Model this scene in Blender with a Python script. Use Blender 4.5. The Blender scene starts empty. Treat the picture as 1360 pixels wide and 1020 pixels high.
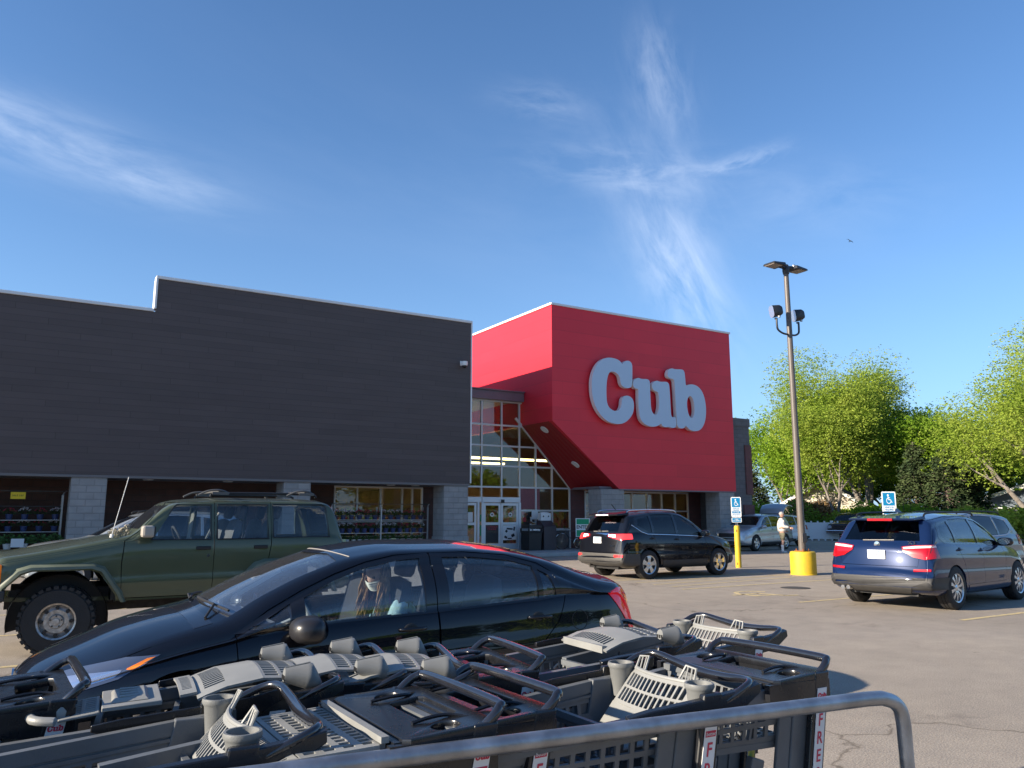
import bpy, bmesh, math, random
from mathutils import Vector, Matrix, noise
from mathutils.bvhtree import BVHTree
R = math.radians
sin, cos, pi = math.sin, math.cos, math.pi
random.seed(7)
S = bpy.context.scene
COL = S.collection

# ------------------------------------------------------------------ camera
# world: +X runs along the shop front (away to the right), +Y towards the shop
H = 1.55
cam_d = bpy.data.cameras.new('camera'); cam = bpy.data.objects.new('camera', cam_d); COL.objects.link(cam)
cam_d.sensor_width = 36.0; cam_d.lens = 1050.0 / 1360.0 * 36.0
cam_d.clip_start = 0.05; cam_d.clip_end = 3000
cam.location = (0, 0, H); cam.rotation_euler = (R(90 + 9.5), 0, R(58.5 - 90))
S.camera = cam
# ------------------------------------------------------------------ light
SUN_AZ, SUN_EL = 171.0, 20.5          # azimuth counted from +X towards +Y
S.view_settings.view_transform = 'Standard'; S.view_settings.look = 'None'
S.view_settings.gamma = 1.0; S.view_settings.exposure = 1.10
S.render.engine = 'CYCLES'
S.cycles.max_bounces = 7; S.cycles.transparent_max_bounces = 16
sl = bpy.data.lights.new('sun', 'SUN'); sl.energy = 5.0; sl.angle = R(0.55); sl.color = (1.0, 0.86, 0.68)
so = bpy.data.objects.new('sun', sl); COL.objects.link(so)
sd = Vector((cos(R(SUN_EL)) * cos(R(SUN_AZ)), cos(R(SUN_EL)) * sin(R(SUN_AZ)), sin(R(SUN_EL))))
so.location = sd * 60; so.rotation_euler = sd.to_track_quat('Z', 'Y').to_euler()

def sky():
    w = bpy.data.worlds.new("World"); S.world = w; w.use_nodes = True
    nt = w.node_tree; N = nt.nodes; L = nt.links; N.clear()
    out = N.new('ShaderNodeOutputWorld'); bg = N.new('ShaderNodeBackground')
    st = N.new('ShaderNodeTexSky'); st.sky_type = 'NISHITA'; st.sun_disc = False
    st.sun_elevation = R(SUN_EL); st.sun_rotation = R(90 - SUN_AZ)
    st.air_density = 1.0; st.dust_density = 0.35; st.ozone_density = 3.2; st.altitude = 200
    bg.inputs[1].default_value = 0.125
    def M(op, a, b=None, c=None):
        n = N.new('ShaderNodeMath'); n.operation = op
        for i, v in enumerate((a, b, c)):
            if v is None: continue
            if isinstance(v, (int, float)): n.inputs[i].default_value = v
            else: L.new(v, n.inputs[i])
        return n.outputs[0]
    tc = N.new('ShaderNodeTexCoord'); sx = N.new('ShaderNodeSeparateXYZ'); L.new(tc.outputs['Generated'], sx.inputs[0])
    az = M('MULTIPLY', M('ARCTAN2', sx.outputs[1], sx.outputs[0]), 180 / pi)
    el = M('MULTIPLY', M('ARCSINE', sx.outputs[2]), 180 / pi)
    def wisp(a0, e0, ang, su, sv, amp, nscale, stretch, thr, seed):
        da = M('MULTIPLY', M('SUBTRACT', az, a0), cos(R(e0))); de = M('SUBTRACT', el, e0)
        u = M('ADD', M('MULTIPLY', da, cos(R(ang))), M('MULTIPLY', de, sin(R(ang))))
        v = M('SUBTRACT', M('MULTIPLY', de, cos(R(ang))), M('MULTIPLY', da, sin(R(ang))))
        r2 = M('ADD', M('POWER', M('ABSOLUTE', M('DIVIDE', u, su)), 2.0), M('POWER', M('ABSOLUTE', M('DIVIDE', v, sv)), 2.0))
        g = M('EXPONENT', M('MULTIPLY', r2, -1.0))
        cx = N.new('ShaderNodeCombineXYZ'); L.new(M('MULTIPLY', u, 1 / stretch), cx.inputs[0]); L.new(v, cx.inputs[1]); cx.inputs[2].default_value = seed
        nz = N.new('ShaderNodeTexNoise'); nz.inputs['Scale'].default_value = nscale; nz.inputs['Detail'].default_value = 9
        nz.inputs['Roughness'].default_value = 0.62; nz.inputs['Distortion'].default_value = 0.35
        L.new(cx.outputs[0], nz.inputs['Vector'])
        f = M('MULTIPLY', M('MAXIMUM', M('SUBTRACT', nz.outputs[0], thr), 0.0), 3.0)
        return M('MULTIPLY', M('MULTIPLY', g, f), amp)
    W = [(46.0, 17.0, 66, 5.2, 2.2, .95, .55, 3.2, .36, 1.0), (47.0, 30.0, 78, 3.2, 1.6, .6, .6, 2.6, .38, 4.0),
         (49.0, 24.3, 8, 6.0, 1.5, .6, .55, 3.0, .40, 9.0), (41.4, 24.2, -10, 2.6, .6, .7, .8, 2.2, .40, 14.0),
         (47.3, 23.0, 60, 5.5, 3.2, .30, .4, 2.0, .38, 19.0),
         (92.5, 23.2, 8, 9.5, 1.9, .72, .42, 4.5, .34, 23.0), (85.0, 21.8, 6, 5.0, 1.4, .45, .5, 4.0, .36, 29.0),
         (56.0, 29.0, 10, 3.0, 1.2, .35, .6, 2.5, .38, 37.0), (60., 22.0, 15, 25, 5, .10, .12, 3.5, .36, 41.0), (36.0, 21.0, 5, 6.0, 2.2, .22, .4, 2.5, .38, 51.0)]
    tot = None
    for a in W:
        o = wisp(*a); tot = o if tot is None else M('ADD', tot, o)
    tot = M('MINIMUM', M('MULTIPLY', tot, .42), 0.55)
    mx = N.new('ShaderNodeMixRGB'); L.new(tot, mx.inputs[0])
    mx.inputs[2].default_value = (4.6, 5.0, 5.7, 1)
    # slightly cooler sky body
    tint = N.new('ShaderNodeMixRGB'); tint.blend_type = 'MULTIPLY'; tint.inputs[0].default_value = 1.0
    tint.inputs[2].default_value = (.49, .64, .77, 1)
    L.new(st.outputs[0], tint.inputs[1])
    hz = N.new('ShaderNodeMixRGB'); L.new(M('MULTIPLY', M('EXPONENT', M('MULTIPLY', M('MAXIMUM', el, 0.0), -.10)), .85), hz.inputs[0])   # pale blue air near the horizon
    hz.inputs[2].default_value = (1.75, 2.65, 3.95, 1); L.new(tint.outputs[0], hz.inputs[1]); L.new(hz.outputs[0], mx.inputs[1])
    L.new(mx.outputs[0], bg.inputs[0]); L.new(bg.outputs[0], out.inputs[0])
sky()

# ------------------------------------------------------------------ materials
def nodes(m):
    m.use_nodes = True; nt = m.node_tree
    return nt, nt.nodes, nt.links
def pbsdf(N): return [n for n in N if n.type == 'BSDF_PRINCIPLED'][0]
def mat(name, col, rough=0.5, metal=0.0, spec=0.5, coat=0.0, var=0.0, vscale=3.0, bump=0.0, bscale=40.0, emit=None, estr=0.0, coat_r=0.03, detail=5, col2=None):
    m = bpy.data.materials.new(name); nt, N, L = nodes(m); p = pbsdf(N)
    p.inputs['Base Color'].default_value = (*col, 1); p.inputs['Roughness'].default_value = rough
    p.inputs['Metallic'].default_value = metal; p.inputs['Specular IOR Level'].default_value = spec
    p.inputs['Coat Weight'].default_value = coat; p.inputs['Coat Roughness'].default_value = coat_r
    tc = N.new('ShaderNodeTexCoord')
    if var > 0 or col2:
        nz = N.new('ShaderNodeTexNoise'); nz.inputs['Scale'].default_value = vscale; nz.inputs['Detail'].default_value = detail
        L.new(tc.outputs['Object'], nz.inputs['Vector'])
        mx = N.new('ShaderNodeMixRGB'); r = N.new('ShaderNodeValToRGB'); r.color_ramp.elements[0].position = .35; r.color_ramp.elements[1].position = .68
        L.new(nz.outputs[0], r.inputs[0]); L.new(r.outputs[0], mx.inputs[0])
        mx.inputs[1].default_value = (*[c * (1 - var) for c in col], 1)
        c2 = col2 or [min(1, c * (1 + var)) for c in col]
        mx.inputs[2].default_value = (*c2, 1)
        L.new(mx.outputs[0], p.inputs['Base Color'])
        rr = N.new('ShaderNodeMapRange'); rr.inputs['To Min'].default_value = max(0.02, rough * .85); rr.inputs['To Max'].default_value = min(1, rough * 1.2)
        L.new(nz.outputs[0], rr.inputs[0]); L.new(rr.outputs[0], p.inputs['Roughness'])
    if bump > 0:
        nb = N.new('ShaderNodeTexNoise'); nb.inputs['Scale'].default_value = bscale; nb.inputs['Detail'].default_value = 4
        L.new(tc.outputs['Object'], nb.inputs['Vector'])
        b = N.new('ShaderNodeBump'); b.inputs['Strength'].default_value = bump; b.inputs['Distance'].default_value = .01
        L.new(nb.outputs[0], b.inputs['Height']); L.new(b.outputs[0], p.inputs['Normal'])
    if emit:
        p.inputs['Emission Color'].default_value = (*emit, 1); p.inputs['Emission Strength'].default_value = estr
    return m
def glass(name, tint, refl=1.0, ior=1.52, rough=0.0, dust_haze=0.0):
    m = bpy.data.materials.new(name); nt, N, L = nodes(m); N.clear()
    o = N.new('ShaderNodeOutputMaterial'); t = N.new('ShaderNodeBsdfTransparent'); t.inputs[0].default_value = (*tint, 1)
    g = N.new('ShaderNodeBsdfGlossy'); g.inputs['Roughness'].default_value = rough; g.inputs[0].default_value = (refl, refl, refl, 1)
    f = N.new('ShaderNodeFresnel'); ge = N.new('ShaderNodeNewGeometry'); mp = N.new('ShaderNodeMapRange'); mp.inputs['To Min'].default_value = ior; mp.inputs['To Max'].default_value = 1 / ior   # both faces of a pane reflect alike
    L.new(ge.outputs['Backfacing'], mp.inputs[0]); L.new(mp.outputs[0], f.inputs[0])
    x = N.new('ShaderNodeMixShader'); L.new(f.outputs[0], x.inputs[0]); L.new(t.outputs[0], x.inputs[1]); L.new(g.outputs[0], x.inputs[2])
    if dust_haze > 0:
        d = N.new('ShaderNodeBsdfDiffuse'); d.inputs[0].default_value = (.5, .5, .48, 1)
        y = N.new('ShaderNodeMixShader'); y.inputs[0].default_value = dust_haze; L.new(x.outputs[0], y.inputs[1]); L.new(d.outputs[0], y.inputs[2])
        x = y
    L.new(x.outputs[0], o.inputs[0]); return m
MAT = {}
def mk(k, *a, **kw): MAT[k] = mat(k, *a, **kw); return MAT[k]
mk('rubber', (.018, .018, .019), .75, var=.25, vscale=9, bump=.3, bscale=60)
mk('black_plastic', (.014, .014, .016), .38, bump=.05, bscale=200)
mk('trim_black', (.012, .012, .013), .55)
mk('cart_black', (.011, .012, .015), .27, spec=.5, coat=.25, coat_r=.22, var=.2, vscale=14)
mk('handle_metal', (.012, .012, .015), .2, spec=.6, coat=.9, coat_r=.10, var=.2, vscale=20)
mk('cart_grey', (.115, .125, .135), .42, var=.13, vscale=8, bump=.10, bscale=300)
mk('cart_light', (.235, .24, .232), .46, var=.08, vscale=9, bump=.08, bscale=260)
mk('chrome', (.75, .76, .78), .12, metal=1)
mk('alloy', (.62, .63, .65), .28, metal=.9)
mk('galv', (.36, .375, .40), .42, metal=.9, var=.22, vscale=12, bump=.12, bscale=90)
mk('steel_rim', (.42, .40, .38), .42, metal=.85, var=.3, vscale=25)
mk('interior', (.035, .036, .04), .8, var=.2, vscale=10)
mk('seat_grey', (.11, .11, .12), .85, var=.15, vscale=20)
mk('beige_trim', (.42, .41, .36), .7)
mk('white_plate', (.75, .76, .77), .4)
mk('white', (.78, .78, .76), .5)
mk('amber', (.85, .22, .01), .2, coat=1, emit=(1, .3, .02), estr=.05)
mk('red_lens', (.36, .004, .010), .2, coat=.6)
mk('red_lens_glow', (.78, .02, .04), .15, coat=.6, emit=(1, .03, .05), estr=.06)  # brighter red and faint glow lift the lens on the car's shaded side
mk('red_lens_lit', (.7, .02, .02), .12, coat=1, emit=(1, .03, .03), estr=1.2)
mk('clear_lens', (.55, .58, .62), .08, metal=.3, coat=1)
mk('lamp_white_lit', (.9, .9, .9), .2, emit=(1, .75, .7), estr=2.5)
MAT['glass_clear'] = glass('glass_clear', (.85, .89, .91), .95, dust_haze=.006)
MAT['glass_dark'] = glass('glass_dark', (.26, .28, .30), .95, ior=1.55)
MAT['glass_mid'] = glass('glass_mid', (.55, .59, .62), .95, ior=1.55)
MAT['glass_store'] = glass('glass_store', (.62, .65, .64), .85, ior=1.75)

# ------------------------------------------------------------------ mesh helpers
class MB:
    def __init__(s): s.v = []; s.f = []; s.m = []; s.cur = 0
    def add(s, vs, fs, mi=None):
        o = len(s.v); s.v += [tuple(v) for v in vs]; s.f += [tuple(i + o for i in f) for f in fs]
        s.m += [s.cur if mi is None else mi] * len(fs); return s
    def hexa(s, p, mi=None):   # 8 points: bottom 4 ccw, top 4 ccw
        return s.add(p, [(3, 2, 1, 0), (4, 5, 6, 7), (0, 1, 5, 4), (1, 2, 6, 5), (2, 3, 7, 6), (3, 0, 4, 7)], mi)
    def box(s, a, b, mi=None):
        x0, y0, z0 = a; x1, y1, z1 = b
        if x0 > x1: x0, x1 = x1, x0
        if y0 > y1: y0, y1 = y1, y0
        if z0 > z1: z0, z1 = z1, z0
        return s.hexa([(x0, y0, z0), (x1, y0, z0), (x1, y1, z0), (x0, y1, z0), (x0, y0, z1), (x1, y0, z1), (x1, y1, z1), (x0, y1, z1)], mi)
    def cbox(s, c, d, mi=None, rot=None):
        hx, hy, hz = d[0] / 2, d[1] / 2, d[2] / 2
        P = [Vector(q) for q in ((-hx, -hy, -hz), (hx, -hy, -hz), (hx, hy, -hz), (-hx, hy, -hz), (-hx, -hy, hz), (hx, -hy, hz), (hx, hy, hz), (-hx, hy, hz))]
        if rot is not None: P = [rot @ q for q in P]
        return s.hexa([Vector(c) + q for q in P], mi)
    def bar(s, a, b, w, h, mi=None, up=(0, 0, 1)):
        a, b = Vector(a), Vector(b); d = (b - a).normalized(); u = Vector(up)
        sd_ = d.cross(u)
        if sd_.length < 1e-4: sd_ = d.cross(Vector((1, 0, 0)))
        sd_.normalize(); u = sd_.cross(d).normalized(); sx, ux = sd_ * w / 2, u * h / 2
        return s.hexa([a - sx - ux, a + sx - ux, b + sx - ux, b - sx - ux, a - sx + ux, a + sx + ux, b + sx + ux, b - sx + ux], mi)
    def tube(s, path, r, n=8, mi=None, caps=True):
        P = [Vector(p) for p in path]; rs = r if isinstance(r, (list, tuple)) else [r] * len(P)
        T = []
        for i in range(len(P)):
            a = P[max(i - 1, 0)]; b = P[min(i + 1, len(P) - 1)]; t = (b - a)
            T.append(t.normalized() if t.length > 1e-9 else Vector((0, 0, 1)))
        u = T[0].orthogonal().normalized(); vs = []
        for i, p in enumerate(P):
            u = (u - T[i] * u.dot(T[i]));
            u = u.normalized() if u.length > 1e-6 else T[i].orthogonal().normalized()
            w = T[i].cross(u)
            for k in range(n):
                a = 2 * pi * k / n; vs.append(p + (u * cos(a) + w * sin(a)) * rs[i])
        fs = [(i * n + k, i * n + (k + 1) % n, (i + 1) * n + (k + 1) % n, (i + 1) * n + k) for i in range(len(P) - 1) for k in range(n)]
        if caps: fs += [tuple(range(n - 1, -1, -1)), tuple(range((len(P) - 1) * n, len(P) * n))]
        return s.add(vs, fs, mi)
    def lathe(s, prof, c=(0, 0, 0), ax='z', n=20, mi=None, closed=False, cap=True):
        vs = []
        for r, h in prof:
            for k in range(n):
                a = 2 * pi * k / n; p = (r * cos(a), r * sin(a), h)
                if ax == 'y': p = (p[0], p[2], -p[1])
                if ax == 'x': p = (p[2], p[0], p[1])
                vs.append((p[0] + c[0], p[1] + c[1], p[2] + c[2]))
        m = len(prof)
        fs = [(i * n + k, i * n + (k + 1) % n, ((i + 1) % m) * n + (k + 1) % n, ((i + 1) % m) * n + k) for i in range(m if closed else m - 1) for k in range(n)]
        if not closed and cap:
            if prof[0][0] > 1e-6: fs.append(tuple(range(n - 1, -1, -1)))
            if prof[-1][0] > 1e-6: fs.append(tuple(range((m - 1) * n, m * n)))
        return s.add(vs, fs, mi)
    def prism(s, poly, ax, a, b, mi=None):   # poly (u,v); ax = 'x','y','z' extrusion axis from a to b
        f = {'y': lambda u, v, t: (u, t, v), 'x': lambda u, v, t: (t, u, v), 'z': lambda u, v, t: (u, v, t)}[ax]
        n = len(poly); vs = [f(u, v, a) for u, v in poly] + [f(u, v, b) for u, v in poly]
        fs = [tuple(range(n)), tuple(range(2 * n - 1, n - 1, -1))] + [(i, i + n, (i + 1) % n + n, (i + 1) % n) for i in range(n)]
        return s.add(vs, fs, mi)
    def ball(s, c, r, n=10, sc=(1, 1, 1), mi=None):
        m = max(4, n // 2); vs = [(c[0], c[1], c[2] + r * sc[2])]
        for i in range(1, m):
            t = pi * i / m
            for k in range(n):
                a = 2 * pi * k / n; vs.append((c[0] + r * sc[0] * sin(t) * cos(a), c[1] + r * sc[1] * sin(t) * sin(a), c[2] + r * sc[2] * cos(t)))
        vs.append((c[0], c[1], c[2] - r * sc[2])); e = len(vs) - 1
        fs = [(0, 1 + k, 1 + (k + 1) % n) for k in range(n)] + [(1 + (i - 1) * n + k, 1 + i * n + k, 1 + i * n + (k + 1) % n, 1 + (i - 1) * n + (k + 1) % n) for i in range(1, m - 1) for k in range(n)]
        fs += [(e, 1 + (m - 2) * n + (k + 1) % n, 1 + (m - 2) * n + k) for k in range(n)]
        return s.add(vs, fs, mi)
    def lattice(s, P, nu, nv, bu, bv, th, edge=(0, 0, 0, 0), mi=None, sub=1):
        # P(u,v)->point ; nu x nv holes; bu,bv = bar fraction of a pitch; edge = extra border fractions u0,u1,v0,v1
        def cuts(n, b, e0, e1):
            L_ = [0.0]; span = 1 - e0 - e1; p = span / n
            for i in range(n): L_ += [e0 + p * (i + b / 2), e0 + p * (i + 1 - b / 2)]
            return L_ + [1.0]
        U = cuts(nu, bu, edge[0], edge[1]); V = cuts(nv, bv, edge[2], edge[3])
        e = 1e-3
        def pt(u, v):
            p = Vector(P(u, v)); a = Vector(P(min(u + e, 1), v)) - Vector(P(max(u - e, 0), v)); b = Vector(P(u, min(v + e, 1))) - Vector(P(u, max(v - e, 0)))
            n = a.cross(b); n = n.normalized() if n.length > 0 else Vector((0, 0, 1)); return p, n
        vs = []; W = len(V)
        for u in U:
            for v in V:
                p, n = pt(u, v); vs += [p + n * th / 2, p - n * th / 2]
        I = lambda i, j, k: (i * W + j) * 2 + k
        solid = lambda i, j: 0 <= i < len(U) - 1 and 0 <= j < len(V) - 1 and not (i % 2 == 1 and j % 2 == 1)
        fs = []
        for i in range(len(U) - 1):
            for j in range(len(V) - 1):
                if not solid(i, j): continue
                fs.append((I(i, j, 0), I(i + 1, j, 0), I(i + 1, j + 1, 0), I(i, j + 1, 0)))
                fs.append((I(i, j, 1), I(i, j + 1, 1), I(i + 1, j + 1, 1), I(i + 1, j, 1)))
                if not solid(i - 1, j): fs.append((I(i, j, 0), I(i, j + 1, 0), I(i, j + 1, 1), I(i, j, 1)))
                if not solid(i + 1, j): fs.append((I(i + 1, j, 0), I(i + 1, j, 1), I(i + 1, j + 1, 1), I(i + 1, j + 1, 0)))
                if not solid(i, j - 1): fs.append((I(i, j, 0), I(i, j, 1), I(i + 1, j, 1), I(i + 1, j, 0)))
                if not solid(i, j + 1): fs.append((I(i, j + 1, 0), I(i + 1, j + 1, 0), I(i + 1, j + 1, 1), I(i, j + 1, 1)))
        return s.add(vs, fs, mi)
    def build(s, name, m, parent=None, smooth=None, bevel=0, loc=None, rotz=None):
        me = bpy.data.meshes.new(name); me.from_pydata(s.v, [], s.f)
        for q in (m if isinstance(m, (list, tuple)) else [m]): me.materials.append(MAT[q] if isinstance(q, str) else q)
        if len(me.materials) > 1: me.polygons.foreach_set('material_index', s.m)
        me.update()
        if smooth:
            me.polygons.foreach_set('use_smooth', [True] * len(me.polygons)); me.set_sharp_from_angle(angle=R(smooth))
        o = bpy.data.objects.new(name, me); COL.objects.link(o)
        if parent: o.parent = parent
        if loc: o.location = loc
        if rotz is not None: o.rotation_euler = (0, 0, rotz)
        if bevel:
            b = o.modifiers.new('bevel', 'BEVEL'); b.width = bevel; b.segments = 2; b.limit_method = 'ANGLE'; b.angle_limit = R(40)
        return o
def tag(o, label=None, cat=None, group=None, kind=None):
    if label: o['label'] = label
    if cat: o['category'] = cat
    if group: o['group'] = group
    if kind: o['kind'] = kind
    return o
def thing(name, label, cat, loc=(0, 0, 0), rz=0, group=None):
    o = bpy.data.objects.new(name, None); COL.objects.link(o); o.empty_display_size = .2
    o.location = loc; o.rotation_euler = (0, 0, rz); return tag(o, label, cat, group)
def dup(root, loc, rz=0, label=None, group=None, scale=None):
    kids = {}
    for o in COL.objects:
        if o.parent: kids.setdefault(o.parent.name, []).append(o)
    def cp(o, par):
        c = o.copy(); COL.objects.link(c)
        if par: c.parent = par
        for k in kids.get(o.name, []): cp(k, c)
        return c
    r = cp(root, None); r.location = loc; r.rotation_euler = (0, 0, rz)
    if scale: r.scale = scale
    if label: r['label'] = label
    if group: r['group'] = group
    return r
def chaikin(P, n=2, closed=True):
    for _ in range(n):
        Q = []; m = len(P)
        for i in range(m if closed else m - 1):
            a, b = P[i], P[(i + 1) % m]
            Q += [tuple(a[k] * .75 + b[k] * .25 for k in range(len(a))), tuple(a[k] * .25 + b[k] * .75 for k in range(len(a)))]
        if not closed: Q = [P[0]] + Q + [P[-1]]
        P = Q
    return P
def smooth_path(P, n=6):   # catmull-rom
    P = [Vector(p) for p in P]; out = []
    for i in range(len(P) - 1):
        a, b, c, d = P[max(i - 1, 0)], P[i], P[i + 1], P[min(i + 2, len(P) - 1)]
        for k in range(n):
            t = k / n; out.append(.5 * ((2 * b) + (c - a) * t + (2 * a - 5 * b + 4 * c - d) * t * t + (3 * b - a - 3 * c + d) * t ** 3))
    return out + [P[-1]]
def flat_curve_mesh(polys, depth, bev=0.0):   # polygons with holes -> solid mesh, in XY, thickness along Z
    cu = bpy.data.curves.new('c', 'CURVE'); cu.dimensions = '2D'; cu.fill_mode = 'BOTH'; cu.extrude = depth / 2; cu.bevel_depth = bev; cu.bevel_resolution = 1
    for P in polys:
        sp = cu.splines.new('POLY'); sp.points.add(len(P) - 1); sp.use_cyclic_u = True
        for i, p in enumerate(P): sp.points[i].co = (p[0], p[1], 0, 1)
    return curve_to_mesh(cu)
def curve_to_mesh(cu):
    o = bpy.data.objects.new('tmp', cu); COL.objects.link(o)
    me = bpy.data.meshes.new_from_object(o.evaluated_get(bpy.context.evaluated_depsgraph_get()))
    bpy.data.objects.remove(o); bpy.data.curves.remove(cu); return me
_tc = {}
def text_mb(txt, size, depth=0.001, sx=1.0, bold=0.0):   # verts, faces of centred text in XY
    k = (txt, size, depth, sx, bold)
    if k in _tc: return _tc[k]
    cu = bpy.data.curves.new('t', 'FONT'); cu.body = txt; cu.size = size; cu.extrude = depth / 2; cu.align_x = 'CENTER'; cu.align_y = 'CENTER'; cu.resolution_u = 3
    cu.offset = bold; cu.space_line = .8
    me = curve_to_mesh(cu); r = ([(v.co.x * sx, v.co.y, v.co.z) for v in me.vertices], [tuple(p.vertices) for p in me.polygons]); bpy.data.meshes.remove(me)
    _tc[k] = r; return r
def put(mb, vf, M, mi): mb.add([M @ Vector(v) for v in vf[0]], vf[1], mi)
FR = lambda x, y, z, X=(1, 0, 0), Y=(0, 0, 1): Matrix.Translation((x, y, z)) @ Matrix((Vector(X), Vector(Y), Vector(X).cross(Vector(Y)))).transposed().to_4x4()   # local X,Y axes -> world
# ================================================================== setting
def ground():
    m = bpy.data.materials.new('asphalt'); nt, N, L = nodes(m); p = pbsdf(N); p.inputs['Roughness'].default_value = .86
    p.inputs['Specular IOR Level'].default_value = .35
    tc = N.new('ShaderNodeTexCoord')
    def nz(sc, det=4, rough=.5, dist=0):
        n = N.new('ShaderNodeTexNoise'); n.inputs['Scale'].default_value = sc; n.inputs['Detail'].default_value = det; n.inputs['Roughness'].default_value = rough; n.inputs['Distortion'].default_value = dist
        L.new(tc.outputs['Object'], n.inputs['Vector']); return n.outputs[0]
    def ramp(x, a, b, ca=(0, 0, 0), cb=(1, 1, 1)):
        r = N.new('ShaderNodeValToRGB'); r.color_ramp.elements[0].position = a; r.color_ramp.elements[1].position = b
        r.color_ramp.elements[0].color = (*ca, 1); r.color_ramp.elements[1].color = (*cb, 1); L.new(x, r.inputs[0]); return r.outputs[0]
    def mix(t, f, a, b):
        n = N.new('ShaderNodeMixRGB'); n.blend_type = t
        for i, v in enumerate((f, a, b)):
            if isinstance(v, (int, float)): n.inputs[i].default_value = v
            elif isinstance(v, tuple): n.inputs[i].default_value = (*v, 1)
            else: L.new(v, n.inputs[i])
        return n.outputs[0]
    base = ramp(nz(.22, 8, .6), .3, .7, (.335, .295, .245), (.40, .355, .30))
    agg = ramp(nz(75, 3, .8), .34, .72, (.58, .57, .56), (1.34, 1.32, 1.28))
    c = mix('MULTIPLY', 1.0, base, agg)
    mid = ramp(nz(2.3, 6, .65), .35, .66, (.88, .88, .89), (1.06, 1.05, 1.04)); c = mix('MULTIPLY', 1.0, c, mid)
    # cracks
    vo = N.new('ShaderNodeTexVoronoi'); vo.feature = 'DISTANCE_TO_EDGE'; vo.inputs['Scale'].default_value = .17
    mp = N.new('ShaderNodeMixRGB'); mp.inputs[0].default_value = .12; L.new(tc.outputs['Object'], mp.inputs[1])
    nn = N.new('ShaderNodeTexNoise'); nn.inputs['Scale'].default_value = 1.1; nn.inputs['Detail'].default_value = 7; L.new(tc.outputs['Object'], nn.inputs['Vector'])
    va = N.new('ShaderNodeVectorMath'); va.operation = 'MULTIPLY_ADD'; va.inputs[1].default_value = (1.6, 1.6, 1.6); L.new(nn.outputs['Color'], va.inputs[0]); L.new(tc.outputs['Object'], va.inputs[2])
    L.new(va.outputs[0], vo.inputs['Vector'])
    crack = ramp(vo.outputs['Distance'], .0, .0045, (.50, .48, .45), (1, 1, 1)); c = mix('MULTIPLY', ramp(nz(.35, 2), .38, .46), c, crack)
    # oil stains & tyre marks
    st = ramp(nz(.75, 5, .7, .6), .58, .70, (1, 1, 1), (.66, .65, .66)); c = mix('MULTIPLY', .8, c, st)
    sp = ramp(nz(5.5, 3, .5), .70, .74, (1, 1, 1), (.45, .44, .44)); c = mix('MULTIPLY', ramp(nz(.5, 2), .5, .6), c, sp)
    pa = ramp(nz(.09, 1, .2), .50, .51, (1, 1, 1), (.93, .935, .95)); c = mix('MULTIPLY', 1.0, c, pa)
    L.new(c, p.inputs['Base Color'])
    b = N.new('ShaderNodeBump'); b.inputs['Strength'].default_value = .5; b.inputs['Distance'].default_value = .012
    L.new(nz(70, 3, .7), b.inputs['Height']); L.new(b.outputs[0], p.inputs['Normal'])
    MAT['asphalt'] = m
    mb = MB(); n = 24
    mb.add([(-900, -900, 0), (900, -900, 0), (900, 900, 0), (-900, 900, 0)], [(0, 1, 2, 3)])
    tag(mb.build('parking_lot_ground', 'asphalt'), kind='structure')
    # grass beyond the lot
    mk('grass', (.075, .12, .03), .9, var=.35, vscale=1.2, bump=.6, bscale=9)
    g = MB(); g.add([(62, -60, .02), (900, -60, .02), (900, 900, .02), (62, 900, .02)], [(0, 1, 2, 3)]); tag(g.build('grass_verge', 'grass'), kind='structure')
    # worn yellow paint
    m = bpy.data.materials.new('line_paint'); nt, N, L = nodes(m); p = pbsdf(N); p.inputs['Roughness'].default_value = .8
    tc = N.new('ShaderNodeTexCoord'); n1 = N.new('ShaderNodeTexNoise'); n1.inputs['Scale'].default_value = 14; n1.inputs['Detail'].default_value = 8; n1.inputs['Roughness'].default_value = .75
    L.new(tc.outputs['Object'], n1.inputs['Vector'])
    r = N.new('ShaderNodeValToRGB'); r.color_ramp.elements[0].position = .36; r.color_ramp.elements[1].position = .56
    r.color_ramp.elements[0].color = (.30, .27, .22, 1); r.color_ramp.elements[1].color = (.60, .47, .22, 1); L.new(n1.outputs[0], r.inputs[0]); L.new(r.outputs[0], p.inputs['Base Color'])
    MAT['line_paint'] = m
    mb = MB(); z = .004
    def line(x0, y0, x1, y1, w=.10):
        a = Vector((x0, y0, 0)); b = Vector((x1, y1, 0)); d = (b - a).normalized(); s_ = Vector((-d.y, d.x, 0)) * w / 2
        mb.add([(*(a - s_).xy, z), (*(b - s_).xy, z), (*(b + s_).xy, z), (*(a + s_).xy, z)], [(0, 1, 2, 3)])
    for y in (7.0, 9.95, 13.0, 15.55, 18.2): line(12.25, y, 17.6, y)
    for y in (13.6, 14.2, 14.8): line(12.5, y, 17.4, y + .5, .08)
    for y in (-.4, 2.2, 4.85, 7.45, 10.1, 12.7, 15.3, 17.9): line(-6.5, y, 4.4, y)
    for y in (9.95, 13.0, 15.6): line(31, y, 36, y)
    tag(mb.build('parking_lines', 'line_paint'), kind='structure')
    mb = MB()   # painted wheelchair symbol on the stall floor
    cx, cy = 12.95, 11.55
    ring = [(cx + .42 * cos(a), cy + .42 * sin(a)) for a in [R(20 + i * 260 / 16) for i in range(17)]]
    for i in range(16): 
        a, b = Vector((*ring[i], 0)), Vector((*ring[i + 1], 0)); mb.bar(a + Vector((0, 0, .003)), b + Vector((0, 0, .003)), .1, .002)
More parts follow.
